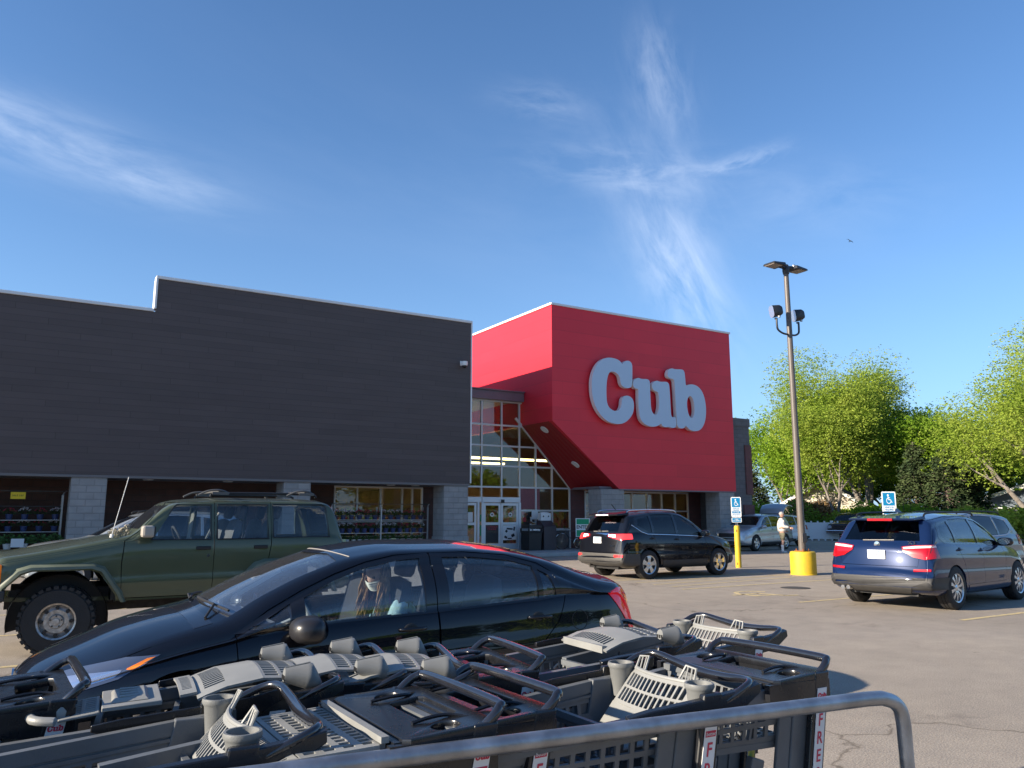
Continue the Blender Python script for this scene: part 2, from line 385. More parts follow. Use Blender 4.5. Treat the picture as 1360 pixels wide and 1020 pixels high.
    for a, b in (((cx, cy), (cx - .75, cy - .05)), ((cx - .45, cy), (cx - .45, cy - .45)), ((cx, cy), (cx + .1, cy - .6)), ((cx + .1, cy - .6), (cx + .4, cy - .7))):
        mb.bar((a[0], a[1], .0045), (b[0], b[1], .0045), .1, .001)
    tag(mb.build('stall_marking', 'line_paint'), kind='structure')
    mb = MB()   # far-row arrow
    # pavement in front of the shop
    mk('concrete', (.36, .35, .34), .85, var=.12, vscale=2.2, bump=.15, bscale=50)
    mb = MB(); mb.box((-14, 26.25, 0), (31.0, 34, .145)); 
    for i in range(30): mb.box((-14 + i * 1.5, 26.40, .1455), (-13.99 + i * 1.5, 29.3, .147))
    o = mb.build('shop_pavement', 'concrete'); tag(o, kind='structure')
    mb = MB(); mb.box((-14, 26.05, 0), (31.2, 26.25, .15)); mb.box((31.0, 26.25, 0), (31.2, 34, .15)); tag(mb.build('kerb', 'concrete', bevel=.02), kind='structure')
    mk('iron', (.05, .045, .04), .7, var=.3)
    t = MB(); t.lathe([(.31, 0), (.31, .008), (.27, .012), (0, .012)], c=(14.6, 11.95, .001), n=24); tag(t.build('manhole_cover', 'iron', smooth=40), 'round dark iron drain cover set in the asphalt', 'manhole cover')
ground()

# ------------------------------------------------------------------ shop
def siding(name, col, pitch, rough, var, vertical=False, bump=.35, spec=.5, dark=.72):
    m = bpy.data.materials.new(name); nt, N, L = nodes(m); p = pbsdf(N); p.inputs['Roughness'].default_value = rough; p.inputs['Specular IOR Level'].default_value = spec
    tc = N.new('ShaderNodeTexCoord'); sx = N.new('ShaderNodeSeparateXYZ'); L.new(tc.outputs['Object'], sx.inputs[0])
    d = N.new('ShaderNodeMath'); d.operation = 'DIVIDE'; d.inputs[1].default_value = pitch; L.new(sx.outputs[2], d.inputs[0])
    fr = N.new('ShaderNodeMath'); fr.operation = 'FRACT'; L.new(d.outputs[0], fr.inputs[0])
    fl = N.new('ShaderNodeMath'); fl.operation = 'FLOOR'; L.new(d.outputs[0], fl.inputs[0])
    cx = N.new('ShaderNodeCombineXYZ'); 
    q = N.new('ShaderNodeMath'); q.operation = 'ADD'; L.new(sx.outputs[0], q.inputs[0]); L.new(sx.outputs[1], q.inputs[1])
    q2 = N.new('ShaderNodeMath'); q2.operation = 'MULTIPLY'; q2.inputs[1].default_value = .35; L.new(q.outputs[0], q2.inputs[0]); 
    L.new(q2.outputs[0], cx.inputs[0]); L.new(fl.outputs[0], cx.inputs[1])
    nz = N.new('ShaderNodeTexNoise'); nz.inputs['Scale'].default_value = 1.3; nz.inputs['Detail'].default_value = 6; L.new(cx.outputs[0], nz.inputs['Vector'])
    r = N.new('ShaderNodeValToRGB'); r.color_ramp.elements[0].position = .3; r.color_ramp.elements[1].position = .7
    r.color_ramp.elements[0].color = (*[c * (1 - var) for c in col], 1); r.color_ramp.elements[1].color = (*[c * (1 + var) for c in col], 1); L.new(nz.outputs[0], r.inputs[0])
    jr = N.new('ShaderNodeValToRGB'); e = jr.color_ramp.elements; e[0].position = 0; e[0].color = (dark, dark, dark, 1); e[1].position = .09; e[1].color = (1, 1, 1, 1); L.new(fr.outputs[0], jr.inputs[0])
    mx = N.new('ShaderNodeMixRGB'); mx.blend_type = 'MULTIPLY'; mx.inputs[0].default_value = 1; L.new(r.outputs[0], mx.inputs[1]); L.new(jr.outputs[0], mx.inputs[2])
    sg = N.new('ShaderNodeMath'); sg.operation = 'MULTIPLY_ADD'; sg.inputs[1].default_value = .618; L.new(fl.outputs[0], sg.inputs[0])
    xl = N.new('ShaderNodeMath'); xl.operation = 'MULTIPLY'; xl.inputs[1].default_value = .27; L.new(q.outputs[0], xl.inputs[0]); L.new(xl.outputs[0], sg.inputs[2])
    bf = N.new('ShaderNodeMath'); bf.operation = 'FLOOR'; L.new(sg.outputs[0], bf.inputs[0]); bx = N.new('ShaderNodeMath'); bx.operation = 'FRACT'; L.new(sg.outputs[0], bx.inputs[0])
    cc = N.new('ShaderNodeCombineXYZ'); L.new(bf.outputs[0], cc.inputs[0]); L.new(fl.outputs[0], cc.inputs[1]); wn = N.new('ShaderNodeTexWhiteNoise'); L.new(cc.outputs[0], wn.inputs[0])
    wr = N.new('ShaderNodeMapRange'); wr.inputs['To Min'].default_value = 1 - var * .7; wr.inputs['To Max'].default_value = 1 + var * .7; L.new(wn.outputs[0], wr.inputs[0])
    je = N.new('ShaderNodeMath'); je.operation = 'GREATER_THAN'; je.inputs[1].default_value = .004; L.new(bx.outputs[0], je.inputs[0]); jm = N.new('ShaderNodeMapRange'); jm.inputs['To Min'].default_value = dark; L.new(je.outputs[0], jm.inputs[0])
    wm = N.new('ShaderNodeMath'); wm.operation = 'MULTIPLY'; L.new(wr.outputs[0], wm.inputs[0]); L.new(jm.outputs[0], wm.inputs[1])
    m2 = N.new('ShaderNodeVectorMath'); m2.operation = 'SCALE'; L.new(mx.outputs[0], m2.inputs[0]); L.new(wm.outputs[0], m2.inputs['Scale']); L.new(m2.outputs[0], p.inputs['Base Color'])
    b = N.new('ShaderNodeBump'); b.inputs['Strength'].default_value = bump; b.inputs['Distance'].default_value = .02; L.new(fr.outputs[0], b.inputs['Height']); L.new(b.outputs[0], p.inputs['Normal'])
    MAT[name] = m; return m
def brick(name, c1, c2, mortar, bw, bh, rough=.9, bump=.5):
    m = bpy.data.materials.new(name); nt, N, L = nodes(m); p = pbsdf(N); p.inputs['Roughness'].default_value = rough
    tc = N.new('ShaderNodeTexCoord'); sx = N.new('ShaderNodeSeparateXYZ'); L.new(tc.outputs['Object'], sx.inputs[0])
    q = N.new('ShaderNodeMath'); q.operation = 'ADD'; L.new(sx.outputs[0], q.inputs[0]); L.new(sx.outputs[1], q.inputs[1])
    cx = N.new('ShaderNodeCombineXYZ'); L.new(q.outputs[0], cx.inputs[0]); L.new(sx.outputs[2], cx.inputs[1])
    b = N.new('ShaderNodeTexBrick'); b.inputs['Scale'].default_value = 1; b.inputs['Brick Width'].default_value = bw; b.inputs['Row Height'].default_value = bh; b.inputs['Mortar Size'].default_value = .012
    b.inputs['Color1'].default_value = (*c1, 1); b.inputs['Color2'].default_value = (*c2, 1); b.inputs['Mortar'].default_value = (*mortar, 1); L.new(cx.outputs[0], b.inputs['Vector'])
    nz = N.new('ShaderNodeTexNoise'); nz.inputs['Scale'].default_value = 3; nz.inputs['Detail'].default_value = 7; L.new(tc.outputs['Object'], nz.inputs['Vector'])
    r = N.new('ShaderNodeValToRGB'); r.color_ramp.elements[0].color = (.72, .72, .72, 1); r.color_ramp.elements[1].color = (1.2, 1.2, 1.2, 1); L.new(nz.outputs[0], r.inputs[0])
    mx = N.new('ShaderNodeMixRGB'); mx.blend_type = 'MULTIPLY'; mx.inputs[0].default_value = 1; L.new(b.outputs[0], mx.inputs[1]); L.new(r.outputs[0], mx.inputs[2]); L.new(mx.outputs[0], p.inputs['Base Color'])
    bp = N.new('ShaderNodeBump'); bp.inputs['Strength'].default_value = bump; bp.inputs['Distance'].default_value = .02
    ad = N.new('ShaderNodeMath'); ad.operation = 'SUBTRACT'; L.new(nz.outputs[0], ad.inputs[0]); L.new(b.outputs['Fac'], ad.inputs[1]); L.new(ad.outputs[0], bp.inputs['Height']); L.new(bp.outputs[0], p.inputs['Normal'])
    MAT[name] = m; return m
siding('dark_siding', (.084, .066, .066), .19, .62, .09, dark=.62, bump=.5)
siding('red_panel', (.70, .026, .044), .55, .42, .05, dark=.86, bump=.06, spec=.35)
brick('split_block', (.33, .32, .31), (.29, .285, .28), (.26, .25, .245), .41, .205, bump=.8)
brick('brown_brick', (.10, .055, .045), (.085, .048, .040), (.07, .05, .045), .41, .205)
brick('maroon_brick', (.17, .075, .07), (.15, .065, .062), (.12, .07, .065), .41, .205)
brick('grey_block', (.15, .145, .15), (.13, .128, .132), (.11, .11, .11), .41, .205)
mk('white_coping', (.72, .73, .74), .45); mk('mullion', (.60, .62, .62), .4, metal=.2); mk('door_alu', (.62, .66, .70), .38, metal=.3)
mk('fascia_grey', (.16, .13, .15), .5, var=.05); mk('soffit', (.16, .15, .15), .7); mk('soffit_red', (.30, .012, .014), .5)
mk('sign_face_sky', (.46, .58, .72), .5); mk('sign_edge', (.75, .72, .70), .5)  # blue of the letter faces stands in for reflected sky
mk('shop_floor', (.3, .28, .25), .3); mk('shop_wall', (.30, .25, .17), .8, var=.15, vscale=1.0); mk('tube_light', (1, .9, .6), emit=(1, .72, .30), estr=7.0)
def merch():
    m = bpy.data.materials.new('merchandise'); nt, N, L = nodes(m); p = pbsdf(N); p.inputs['Roughness'].default_value = .5
    tc = N.new('ShaderNodeTexCoord'); v = N.new('ShaderNodeTexVoronoi'); v.distance = 'CHEBYCHEV'; v.inputs['Scale'].default_value = 5; L.new(tc.outputs['Object'], v.inputs['Vector'])
    h = N.new('ShaderNodeHueSaturation'); h.inputs['Saturation'].default_value = .75; h.inputs['Value'].default_value = .45; L.new(v.outputs['Color'], h.inputs['Color']); L.new(h.outputs[0], p.inputs['Base Color']); MAT['merchandise'] = m
merch()
YF, YG = 26.9, 29.3        # front face of the upper walls; glazed wall
def gz(z): return (z - 1.55) * YG / 28.8 + 1.55
def gx(x): return x * YG / 28.8
XS = 18.45                  # left face of the red volume
def shop():
    T = thing('grocery_store', 'grocery store with dark sided wall and red box reading Cub', 'store', (12, 28, 0))
    ox = Vector((12, 28, 0))
    def fin(mb, n, m, par=T, **k):
        mb.v = [tuple(Vector(v) - ox) for v in mb.v] if par is T else [tuple(Vector(v) - ox) for v in mb.v]
        return mb.build(n, m, par, **k)
    # dark upper wall, two heights
    b = MB(); b.box((3.13, YF, 2.78), (14.58, YF + .3, 9.1)); b.box((-16, YF, 2.78), (3.13, YF + .3, 8.0)); 
    b.box((14.28, YF + .3, 2.78), (14.58, 52, 9.1)); b.box((-16, YF + .3, 2.78), (-15.7, 52, 8.0))
    fin(b, 'dark_wall', 'dark_siding')
    b = MB(); b.box((-15.7, YF + .3, 7.6), (14.28, 52, 7.75)); fin(b, 'flat_roof', 'soffit')
    b = MB(); b.box((3.06, YF - .05, 9.1), (14.63, YF + .35, 9.2)); b.box((14.25, YF + .35, 9.1), (14.63, 52, 9.2));
    b.box((-16.05, YF - .05, 8.0), (3.06, YF + .35, 8.1)); b.box((3.05, YF - .05, 8.1), (3.125, YF + .35, 9.1)); b.box((14.585, YF - .03, 2.8), (14.64, YF + .02, 9.1))
    fin(b, 'roof_coping', 'white_coping', bevel=.015)
    b = MB(); b.box((-15.7, YF + .3, 2.72), (14.28, YG, 2.84)); b.box((-16, YF - .012, 2.70), (14.58, YF + .3, 2.775)); fin(b, 'soffit_panel', 'soffit')
    # recessed brown wall with window opening
    b = MB(); b.box((-15.7, YG, .0), (gx(9.87), YG + .25, 2.72)); b.box((gx(9.87), YG, 0), (gx(13.5), YG + .25, .75)); b.box((gx(9.87), YG, 2.70), (gx(13.5), YG + .25, 2.72)); b.box((gx(13.5), YG, 0), (14.55, YG + .25, 2.72))
    fin(b, 'brick_wall', 'brown_brick')
    def window(x0, x1, z0, z1, vs, hs, y=YG, fw=.06, poly=None, gl='glass_store'):
        f = MB(); d = .09
        f.box((x0, y - .03, z0), (x0 + fw, y + d, z1)); f.box((x1 - fw, y - .03, z0), (x1, y + d, z1)); f.box((x0 + fw, y - .03, z0), (x1 - fw, y + d, z0 + fw)); f.box((x0 + fw, y - .03, z1 - fw), (x1 - fw, y + d, z1))
        for v in vs: f.box((v - fw / 2, y - .032, z0 + fw), (v + fw / 2, y + d - .002, z1 - fw))
        for h in hs: f.box((x0 + fw, y - .028, h - fw / 2), (x1 - fw, y + d - .004, h + fw / 2))
        w = fin(f, 'window', 'mullion'); xs = [x0 + fw] + sorted(vs) + [x1 - fw]
        zs = [z0 + fw] + sorted(hs) + [z1 - fw]
        for i in range(len(xs) - 1):
            g = MB()
            for j in range(len(zs) - 1): g.box((xs[i] + .02, y + .02, zs[j] + .02), (xs[i + 1] - .02, y + .03, zs[j + 1] - .02))
            fin(g, 'pane', gl, w)
        return w
    window(gx(9.87), gx(13.5), .75, 2.70, [gx(x) for x in (10.78, 11.72, 12.62, 13.05)], [1.35])
    # pillars
    for x0, x1 in ((1.18, 2.14), (7.47, 8.4), (13.5, 14.53), (20.95, 22.2), (27.95, 28.95), (-5.1, -4.1)):
        b = MB(); b.box((x0, YF + .02, .145), (x1, YF + .95, 2.70)); b.box((x0 - .03, YF - .01, .145), (x1 + .03, YF + .98, .8)); fin(b, 'pillar', 'split_block', bevel=.02)
    # soffit lamps
    mk('soffit_lamp', (.8, .8, .75), .4)
    for x, y in ((3.4, 28.0), (11.8, 28.0), (12.9, 28.2), (5.9, 28.1)):
        b = MB(); b.lathe([(.0, 0), (.14, 0), (.17, .02), (.17, .03)], c=(x, y, 2.695), n=18); fin(b, 'soffit_light', 'soffit_lamp', smooth=40)
    # glazed entrance wall -----------------------------------------------------
    cols = [14.62] + [gx(x) for x in (16.15, 17.12, 18.01)]
    rows = [gz(z) for z in (6.40, 5.37, 4.49, 3.64, 2.76)]
    f = MB(); fw = .07; y = YG
    zt = gz(6.42)
    dx, dz = 21.05, 2.76          # lower end of the diagonal edge
    X0, Z0 = gx(18.07), 5.50
    for i, x in enumerate(cols): f.box((x - fw / 2, y - .04, gz(2.3) if i in (1, 2) else .15), (x + fw / 2, y + .06, zt))
    def diag_z(x): return Z0 + (x - X0) * (dz - Z0) / (dx - X0)
    def diag_x(z): return X0 + (z - Z0) * (dx - X0) / (dz - Z0)
    for x in (gx(18.84), gx(19.69)): f.box((x - fw / 2, y - .04, .15), (x + fw / 2, y + .06, diag_z(x)))
    xr = gx(20.62); f.box((xr - fw / 2, y - .04, .15), (xr + fw / 2, y + .06, 2.82))
    f.bar((X0 - .25, y + .01, Z0 + .3), (dx, y + .01, dz), .10, .09, up=(0, 1, 0))
    for z in rows[:4]: f.box((cols[0] + .03, y - .038, z - fw / 2), (min(max(diag_x(z), cols[3]), xr), y + .058, z + fw / 2))
    f.box((cols[0] + .03, y - .038, rows[4] - fw / 2), (xr, y + .058, rows[4] + fw / 2))
    f.box((cols[3], y - .038, gz(1.79) - fw / 2), (xr, y + .058, gz(1.79) + fw / 2)); f.box((cols[3], y - .05, gz(.99) - .05), (xr, y + .07, gz(.99) + .05))
    W = fin(f, 'curtain_wall', 'mullion')
    cx = cols + [gx(18.84), gx(19.69), xr]
    zr = [gz(.99), gz(1.79)] + rows[::-1]
    for i in range(len(cx) - 1):
        for j in range(len(zr) - 1):
            a, b_ = cx[i], cx[i + 1]; z0, z1 = zr[j], zr[j + 1]
            if i < 3 and j < 2: continue
            if i >= 3 and diag_z(a) <= z0 + .05: continue
            poly = [(a + .03, z0 + .03), (b_ - .03, z0 + .03), (b_ - .03, z1 - .03), (a + .03, z1 - .03)]
            if i >= 3 and diag_z(b_) < z1:
                za, zb = diag_z(a), diag_z(b_); poly = [(a + .03, z0 + .03)]
                if zb > z0: poly += [(b_ - .03, z0 + .03), (b_ - .03, zb)]
                else: poly += [(diag_x(z0), z0 + .03)]
                if za > z1: poly += [(diag_x(z1), z1 - .03), (a + .03, z1 - .03)]
                else: poly += [(a + .03, za)]
            g = MB(); g.prism(poly, 'y', y + .004, y + .014); fin(g, 'pane', 'glass_store', W)
    b = MB(); b.box((cols[3], y, .15), (XS + 2.6, y + .2, gz(.94))); fin(b, 'knee_wall', 'grey_block')
    b = MB(); b.box((14.6, y - .25, gz(6.42)), (XS - .02, y + .6, gz(6.80))); b.box((14.59, y - .32, gz(6.80)), (XS - .02, y + .6, gz(6.86))); fin(b, 'entrance_fascia', 'fascia_grey', bevel=.01)
    b = MB(); b.box((14.6, y - .02, gz(6.42) - .06), (XS, y + .07, gz(6.42))); fin(b, 'fascia_flashing', 'white_coping')
    # sliding doors
    D = MB(); x0, x1 = gx(16.14), gx(18.0); D.box((x0, y - .12, gz(2.12)), (x1, y - .005, gz(2.34))); D.box((14.62, y - .10, gz(2.12)), (x0 - .01, y - .005, gz(2.34)))
    for x in (x0 + .04, x1 - .02): D.box((x - .06, y - .10, .15), (x + .06, y + .0, gz(2.12)))
    D.box((gx(15.98) - .05, y - .10, .15), (gx(15.98) + .05, y, gz(2.12)))
    dr = fin(D, 'door_frame', 'door_alu', bevel=.006)
    b = MB(); b.box((gx(17.05), y - .19, gz(2.10)), (gx(17.17), y - .12, gz(2.24))); fin(b, 'motion_sensor', 'black_plastic', dr)
    def leaf(a, c, n='sliding_door'):
        L_ = MB(); w = .10; yy = y - .07
        L_.box((a, yy, .17), (a + w, yy + .045, gz(2.1))); L_.box((c - w, yy, .17), (c, yy + .045, gz(2.1))); L_.box((a + w, yy, .17), (c - w, yy + .045, .42)); L_.box((a + w, yy, 2.0), (c - w, yy + .045, gz(2.1))); L_.box((a + w, yy, 1.19), (c - w, yy + .045, 1.30))
        o = fin(L_, n, 'door_alu', T, bevel=.004); 
        for z0, z1 in ((.42, 1.19), (1.30, 2.0)):
            g = MB(); g.box((a + w, yy + .02, z0), (c - w, yy + .03, z1)); fin(g, 'door_glass', 'glass_store', o)
        return o, yy
    mid = (x0 + x1) / 2 - .02
    l1, yy = leaf(x0 + .10, mid); l2, _ = leaf(mid + .02, x1 - .08); leaf(14.75, gx(15.90), 'side_door')
    mk('notice_red', (.45, .03, .04), .5); mk('notice_dark', (.02, .02, .025), .5); mk('notice_green', (.02, .25, .10), .5)
    n = MB(); n.box((x0 + .21, yy + .008, .90), (mid - .11, yy + .018, 1.17), 0); n.box((x0 + .21, yy + .008, .45), (mid - .11, yy + .018, .895), 2)
    put(n, text_mb('CURBSIDE\nONLINE', .12, .002), FR((x0 + mid) / 2 + .05, yy + .006, 1.06), 1); fin(n, 'notice', ['notice_dark', 'notice_red', 'notice_dark'], l1)
    n = MB(); n.box((mid + .13, yy + .008, .55), (x1 - .19, yy + .018, 1.17)); [n.cbox((mid + .13 + (x1 - mid - .32) * u, yy + .006, .55 + .62 * v), (w_, .004, h_), 1, rot=Matrix.Rotation(a, 3, 'Y')) for u, v, w_, h_, a in ((.2, .2, .14, .09, .5), (.75, .3, .16, .12, -.4), (.5, .75, .30, .07, .1), (.25, .6, .10, .10, .8), (.85, .75, .08, .16, .2), (.5, .1, .2, .05, 0))]
    n.v = [(v[0], v[1], v[2] + (v[0] - mid) * .02) for v in n.v]; fin(n, 'notice', ['white', 'notice_dark'], l2)
    for a, l in (((x0 + mid) / 2 + .05, l1), ((x1 + mid) / 2, l2)):
        n = MB(); n.lathe([(.09, 0), (.09, .004), (0, .004)], c=(a, yy + .01, 1.62), ax='y', n=16); n.lathe([(.045, 0), (.045, .006), (0, .006)], c=(a, yy + .006, 1.62), ax='y', n=12, mi=1); fin(n, 'door_decal', ['white', 'notice_dark'], l)
    n = MB(); n.box((gx(15.5), y - .09, 1.32), (gx(15.72), y - .08, 1.72)); fin(n, 'notice', 'white')
    n = MB(); n.box((x0 - .10, y - .108, 1.33), (x0 - .03, y - .102, 1.62)); n.box((x0 - .10, y - .108, .75), (x0 - .03, y - .102, 1.18)); fin(n, 'green_strip', 'notice_green')
    n = MB(); rr = random.Random(3)
    for i in range(14):
        u = rr.uniform(gx(18.1), gx(18.8)); z = rr.uniform(1.05, 1.7); n.box((u - .07, y - .012, z - .09), (u + .08, y - .008 + i * .0002, z + .09), rr.choice((0, 0, 1, 2)))
    n.box((gx(18.60), y - .06, 1.42), (gx(18.92), y - .05, 1.80), 0); fin(n, 'window_notices', ['white', 'notice_red', 'notice_dark'])
    # patterned film behind the pane right of the doors
    m = mat('berry_film', (.30, .10, .11), .6, var=.0, vscale=30, col2=(.14, .06, .07)); MAT['berry_film'] = m
    n = MB(); n.box((gx(18.05), y - .004, gz(1.85)), (gx(18.80), y - .001, gz(2.72))); n.box((gx(18.88), y - .004, gz(1.85)), (gx(19.05), y - .001, gz(2.72))); fin(n, 'window_film', 'berry_film')
    # interior
    b = MB(); b.box((-3, y + .3, .10), (30, 52, .149)); fin(b, 'shop_floor', 'shop_floor')
    b = MB(); b.box((9, 44, .15), (30, 44.2, 9)); b.box((9, y + .3, .15), (9.2, 44, 4.6)); b.box((28.6, y + .3, .15), (28.8, 44, 4.6)); fin(b, 'inner_wall', 'shop_wall')
    b = MB(); b.box((9.2, y + .3, 4.7), (14.2, 44, 4.8)); b.box((14.6, y + .6, 6.6), (28.6, 44, 6.7)); fin(b, 'ceiling', 'white')
    for xx in (10.6, 12.8):
        b = MB()
        for i in range(6): b.box((xx, 31.5 + i * 2, 4.6), (xx + .16, 32.9 + i * 2, 4.66))
        fin(b, 'ceiling_light', 'tube_light')
    for i, (yy3, zz3) in enumerate(((33.0, 4.25), (37.5, 4.35))):
        b = MB(); b.box((15.0, yy3, zz3), (22.5, yy3 + .1, zz3 + .05)); b.box((15.0, yy3 - .03, zz3 + .052), (22.5, yy3 + .13, zz3 + .10)); fin(b, 'ceiling_light', 'tube_light')
    b = MB()
    for i in range(6): b.box((10.2 + i * 2.9, 35, .15), (11.3 + i * 2.9, 43, 1.95))
    b.box((9.4, 31.0, .15), (13.6, 31.7, 1.4))
    fin(b, 'shop_shelves', 'merchandise')
    # red volume ---------------------------------------------------------------
    zc, xe = 10.42, 29.05; dxx = 21.9
    b = MB(); side = [(XS, 5.47), (dxx, 2.72), (xe, 2.72), (xe, zc), (XS, zc)]
    b.prism(side, 'y', YF, YF + .3)
    fin(b, 'red_front', 'red_panel')
    b = MB(); b.box((XS, YF + .3, 5.47), (XS + .3, 46, zc)); fin(b, 'red_side', 'red_panel'); b = MB(); b.box((xe - .3, YF + .3, 2.72), (xe, 46, zc)); fin(b, 'red_side', 'red_panel')
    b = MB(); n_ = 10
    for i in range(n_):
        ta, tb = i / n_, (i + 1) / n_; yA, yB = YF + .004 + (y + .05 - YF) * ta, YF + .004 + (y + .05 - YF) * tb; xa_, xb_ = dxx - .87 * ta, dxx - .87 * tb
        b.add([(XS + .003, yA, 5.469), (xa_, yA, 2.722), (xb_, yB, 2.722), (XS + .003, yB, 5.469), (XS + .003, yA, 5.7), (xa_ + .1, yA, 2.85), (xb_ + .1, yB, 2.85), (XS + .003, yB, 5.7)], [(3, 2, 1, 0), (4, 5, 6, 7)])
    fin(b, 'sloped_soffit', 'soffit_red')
    b = MB(); b.box((dxx - .85, YF + .3, 2.725), (xe - .3, y, 2.82)); b.box((dxx + .02, YF - .01, 2.66), (xe, YF + .3, 2.717)); fin(b, 'soffit_panel', 'fascia_grey')
    b = MB(); b.box((XS - .05, YF - .05, zc), (xe + .05, YF + .35, zc + .1)); b.box((XS - .05, YF + .35, zc), (XS + .3, 46, zc + .1)); b.box((xe - .3, YF + .35, zc), (xe + .05, 46, zc + .1)); fin(b, 'roof_coping', 'white_coping', bevel=.015)
    b = MB(); b.box((XS + .3, YF + .3, 9.9), (xe - .3, 46, 10.0)); fin(b, 'flat_roof', 'soffit')
    d = Vector((dxx - XS, 0, 2.72 - 5.47)).normalized(); nrm = Vector((d.z, 0, -d.x))
    for t, yy2 in ((.10, 27.95), (.62, 27.95)):
        c = Vector((XS, yy2, 5.47)) + Vector((dxx - .38 - XS, 0, 2.72 - 5.47)) * t + nrm * .012
        b = MB(); w = Vector((0, 1, 0)); vs = [c + nrm * -.02] + [c + (d * cos(a) + w * sin(a)) * .20 for a in [2 * pi * k / 20 for k in range(20)]]
        vs += [v + nrm * -.03 for v in vs[1:]]; fs = [tuple(range(1, 21))] + [(1 + k, 1 + (k + 1) % 20, 21 + (k + 1) % 20, 21 + k) for k in range(20)]
        b.add(vs, fs); b.v = b.v; fin(b, 'soffit_light', 'soffit_lamp')
    # lower wall under red volume
    xa = gx(20.62)
    b = MB(); b.box((xa + .05, y, 0), (gx(21.45), y + .25, 2.72)); b.box((gx(21.45), y, 0), (gx(27.75), y + .25, .75)); b.box((gx(22.4), y, .75), (gx(23.0), y + .25, 2.72)); b.box((gx(27.75), y, 0), (xe, y + .25, 2.72)); fin(b, 'brick_wall', 'maroon_brick')
    window(gx(21.45), gx(22.4), .75, 2.70, [], [gz(1.79)]); window(gx(23.0), gx(27.75), .75, 2.70, [gx(x) for x in (24.2, 25.12, 26.02, 26.89)], [gz(1.79)])
    # grey block wing at the right
    b = MB(); b.box((xe + .01, YF + .2, .15), (30.35, 46, 6.25)); b.box((xe + .01, YF + .15, 5.9), (30.38, 46, 6.3)); fin(b, 'block_wing', 'grey_block')
    b = MB(); b.box((29.95, YF + .13, 2.6), (30.39, YF + 6, 5.0)); b.box((29.7, YF + .12, .15), (30.40, YF + 6, 2.1)); b.box((xe - .35, YF + .5, .15), (xe + .4, YF + .96, 2.7)); fin(b, 'brick_band', 'maroon_brick')
    # letters
    LC = [(21.28, 8.39), (21.67, 8.37), (21.89, 8.29), (22.03, 8.14), (22.09, 8.26), (22.26, 8.35), (22.46, 8.34), (22.57, 8.22), (22.58, 8.02), (22.55, 7.26), (22.45, 7.14), (22.22, 7.1), (22.0, 7.16), (21.89, 7.29), (21.87, 7.46), (21.82, 7.63), (21.65, 7.75), (21.49, 7.78), (21.35, 7.77), (21.24, 7.67), (21.15, 7.44), (21.1, 7.09), (21.09, 6.69), (21.11, 6.39), (21.2, 6.2), (21.36, 6.09), (21.55, 6.04), (21.71, 6.07), (21.86, 6.19), (21.92, 6.37), (21.94, 6.59), (22.04, 6.73), (22.27, 6.79), (22.49, 6.72), (22.61, 6.55), (22.62, 6.28), (22.55, 6.01), (22.37, 5.78), (22.12, 5.59), (21.84, 5.49), (21.45, 5.49), (21.07, 5.59), (20.76, 5.81), (20.5, 6.13), (20.35, 6.51), (20.3, 6.89), (20.31, 7.32), (20.43, 7.72), (20.62, 8.04), (20.92, 8.29)]
    LU = [(22.62, 7.46), (22.72, 7.56), (22.92, 7.64), (23.09, 7.59), (23.44, 7.63), (23.57, 7.55), (23.58, 7.39), (23.58, 7.07), (23.59, 6.58), (23.6, 6.35), (23.65, 6.16), (23.79, 6.03), (23.94, 6.06), (24.03, 6.21), (24.09, 6.48), (24.09, 6.71), (24.07, 7.09), (23.83, 7.12), (23.72, 7.22), (23.7, 7.38), (23.79, 7.52), (24.0, 7.61), (24.21, 7.56), (24.57, 7.61), (24.72, 7.54), (24.75, 7.31), (24.77, 6.85), (24.78, 6.3), (24.8, 6.03), (24.89, 5.98), (25.01, 6.02), (25.08, 5.96), (25.09, 5.64), (25.05, 5.55), (24.9, 5.49), (24.6, 5.54), (24.42, 5.5), (24.21, 5.56), (24.19, 5.68), (24.01, 5.55), (23.71, 5.48), (23.36, 5.51), (23.08, 5.65), (22.94, 5.86), (22.9, 6.13), (22.88, 6.53), (22.89, 6.97), (22.9, 7.13), (22.7, 7.13), (22.60, 7.24)]
    LB = [(24.65, 8.01), (24.72, 8.18), (24.93, 8.27), (25.11, 8.23), (25.58, 8.28), (25.71, 8.19), (25.74, 7.95), (25.76, 7.49), (25.92, 7.59), (26.24, 7.63), (26.55, 7.55), (26.8, 7.34), (26.96, 6.97), (27.01, 6.46), (26.93, 5.98), (26.74, 5.64), (26.51, 5.47), (26.19, 5.42), (25.88, 5.48), (25.67, 5.67), (25.6, 5.56), (25.45, 5.5), (25.23, 5.53), (25.14, 5.62), (25.13, 5.91), (25.11, 6.32), (25.09, 6.87), (25.07, 7.43), (25.05, 7.77), (24.79, 7.77), (24.66, 7.85)]
    LH = [(26.05, 7.07), (26.2, 6.92), (26.26, 6.64), (26.27, 6.36), (26.19, 6.12), (26.06, 6.01), (25.91, 6.1), (25.81, 6.37), (25.79, 6.7), (25.84, 6.93), (25.95, 7.04)]
    global CUB
    CUB = [[chaikin(LC, 2)], [chaikin(LU, 2)], [chaikin(LB, 2), chaikin(LH, 2)]]
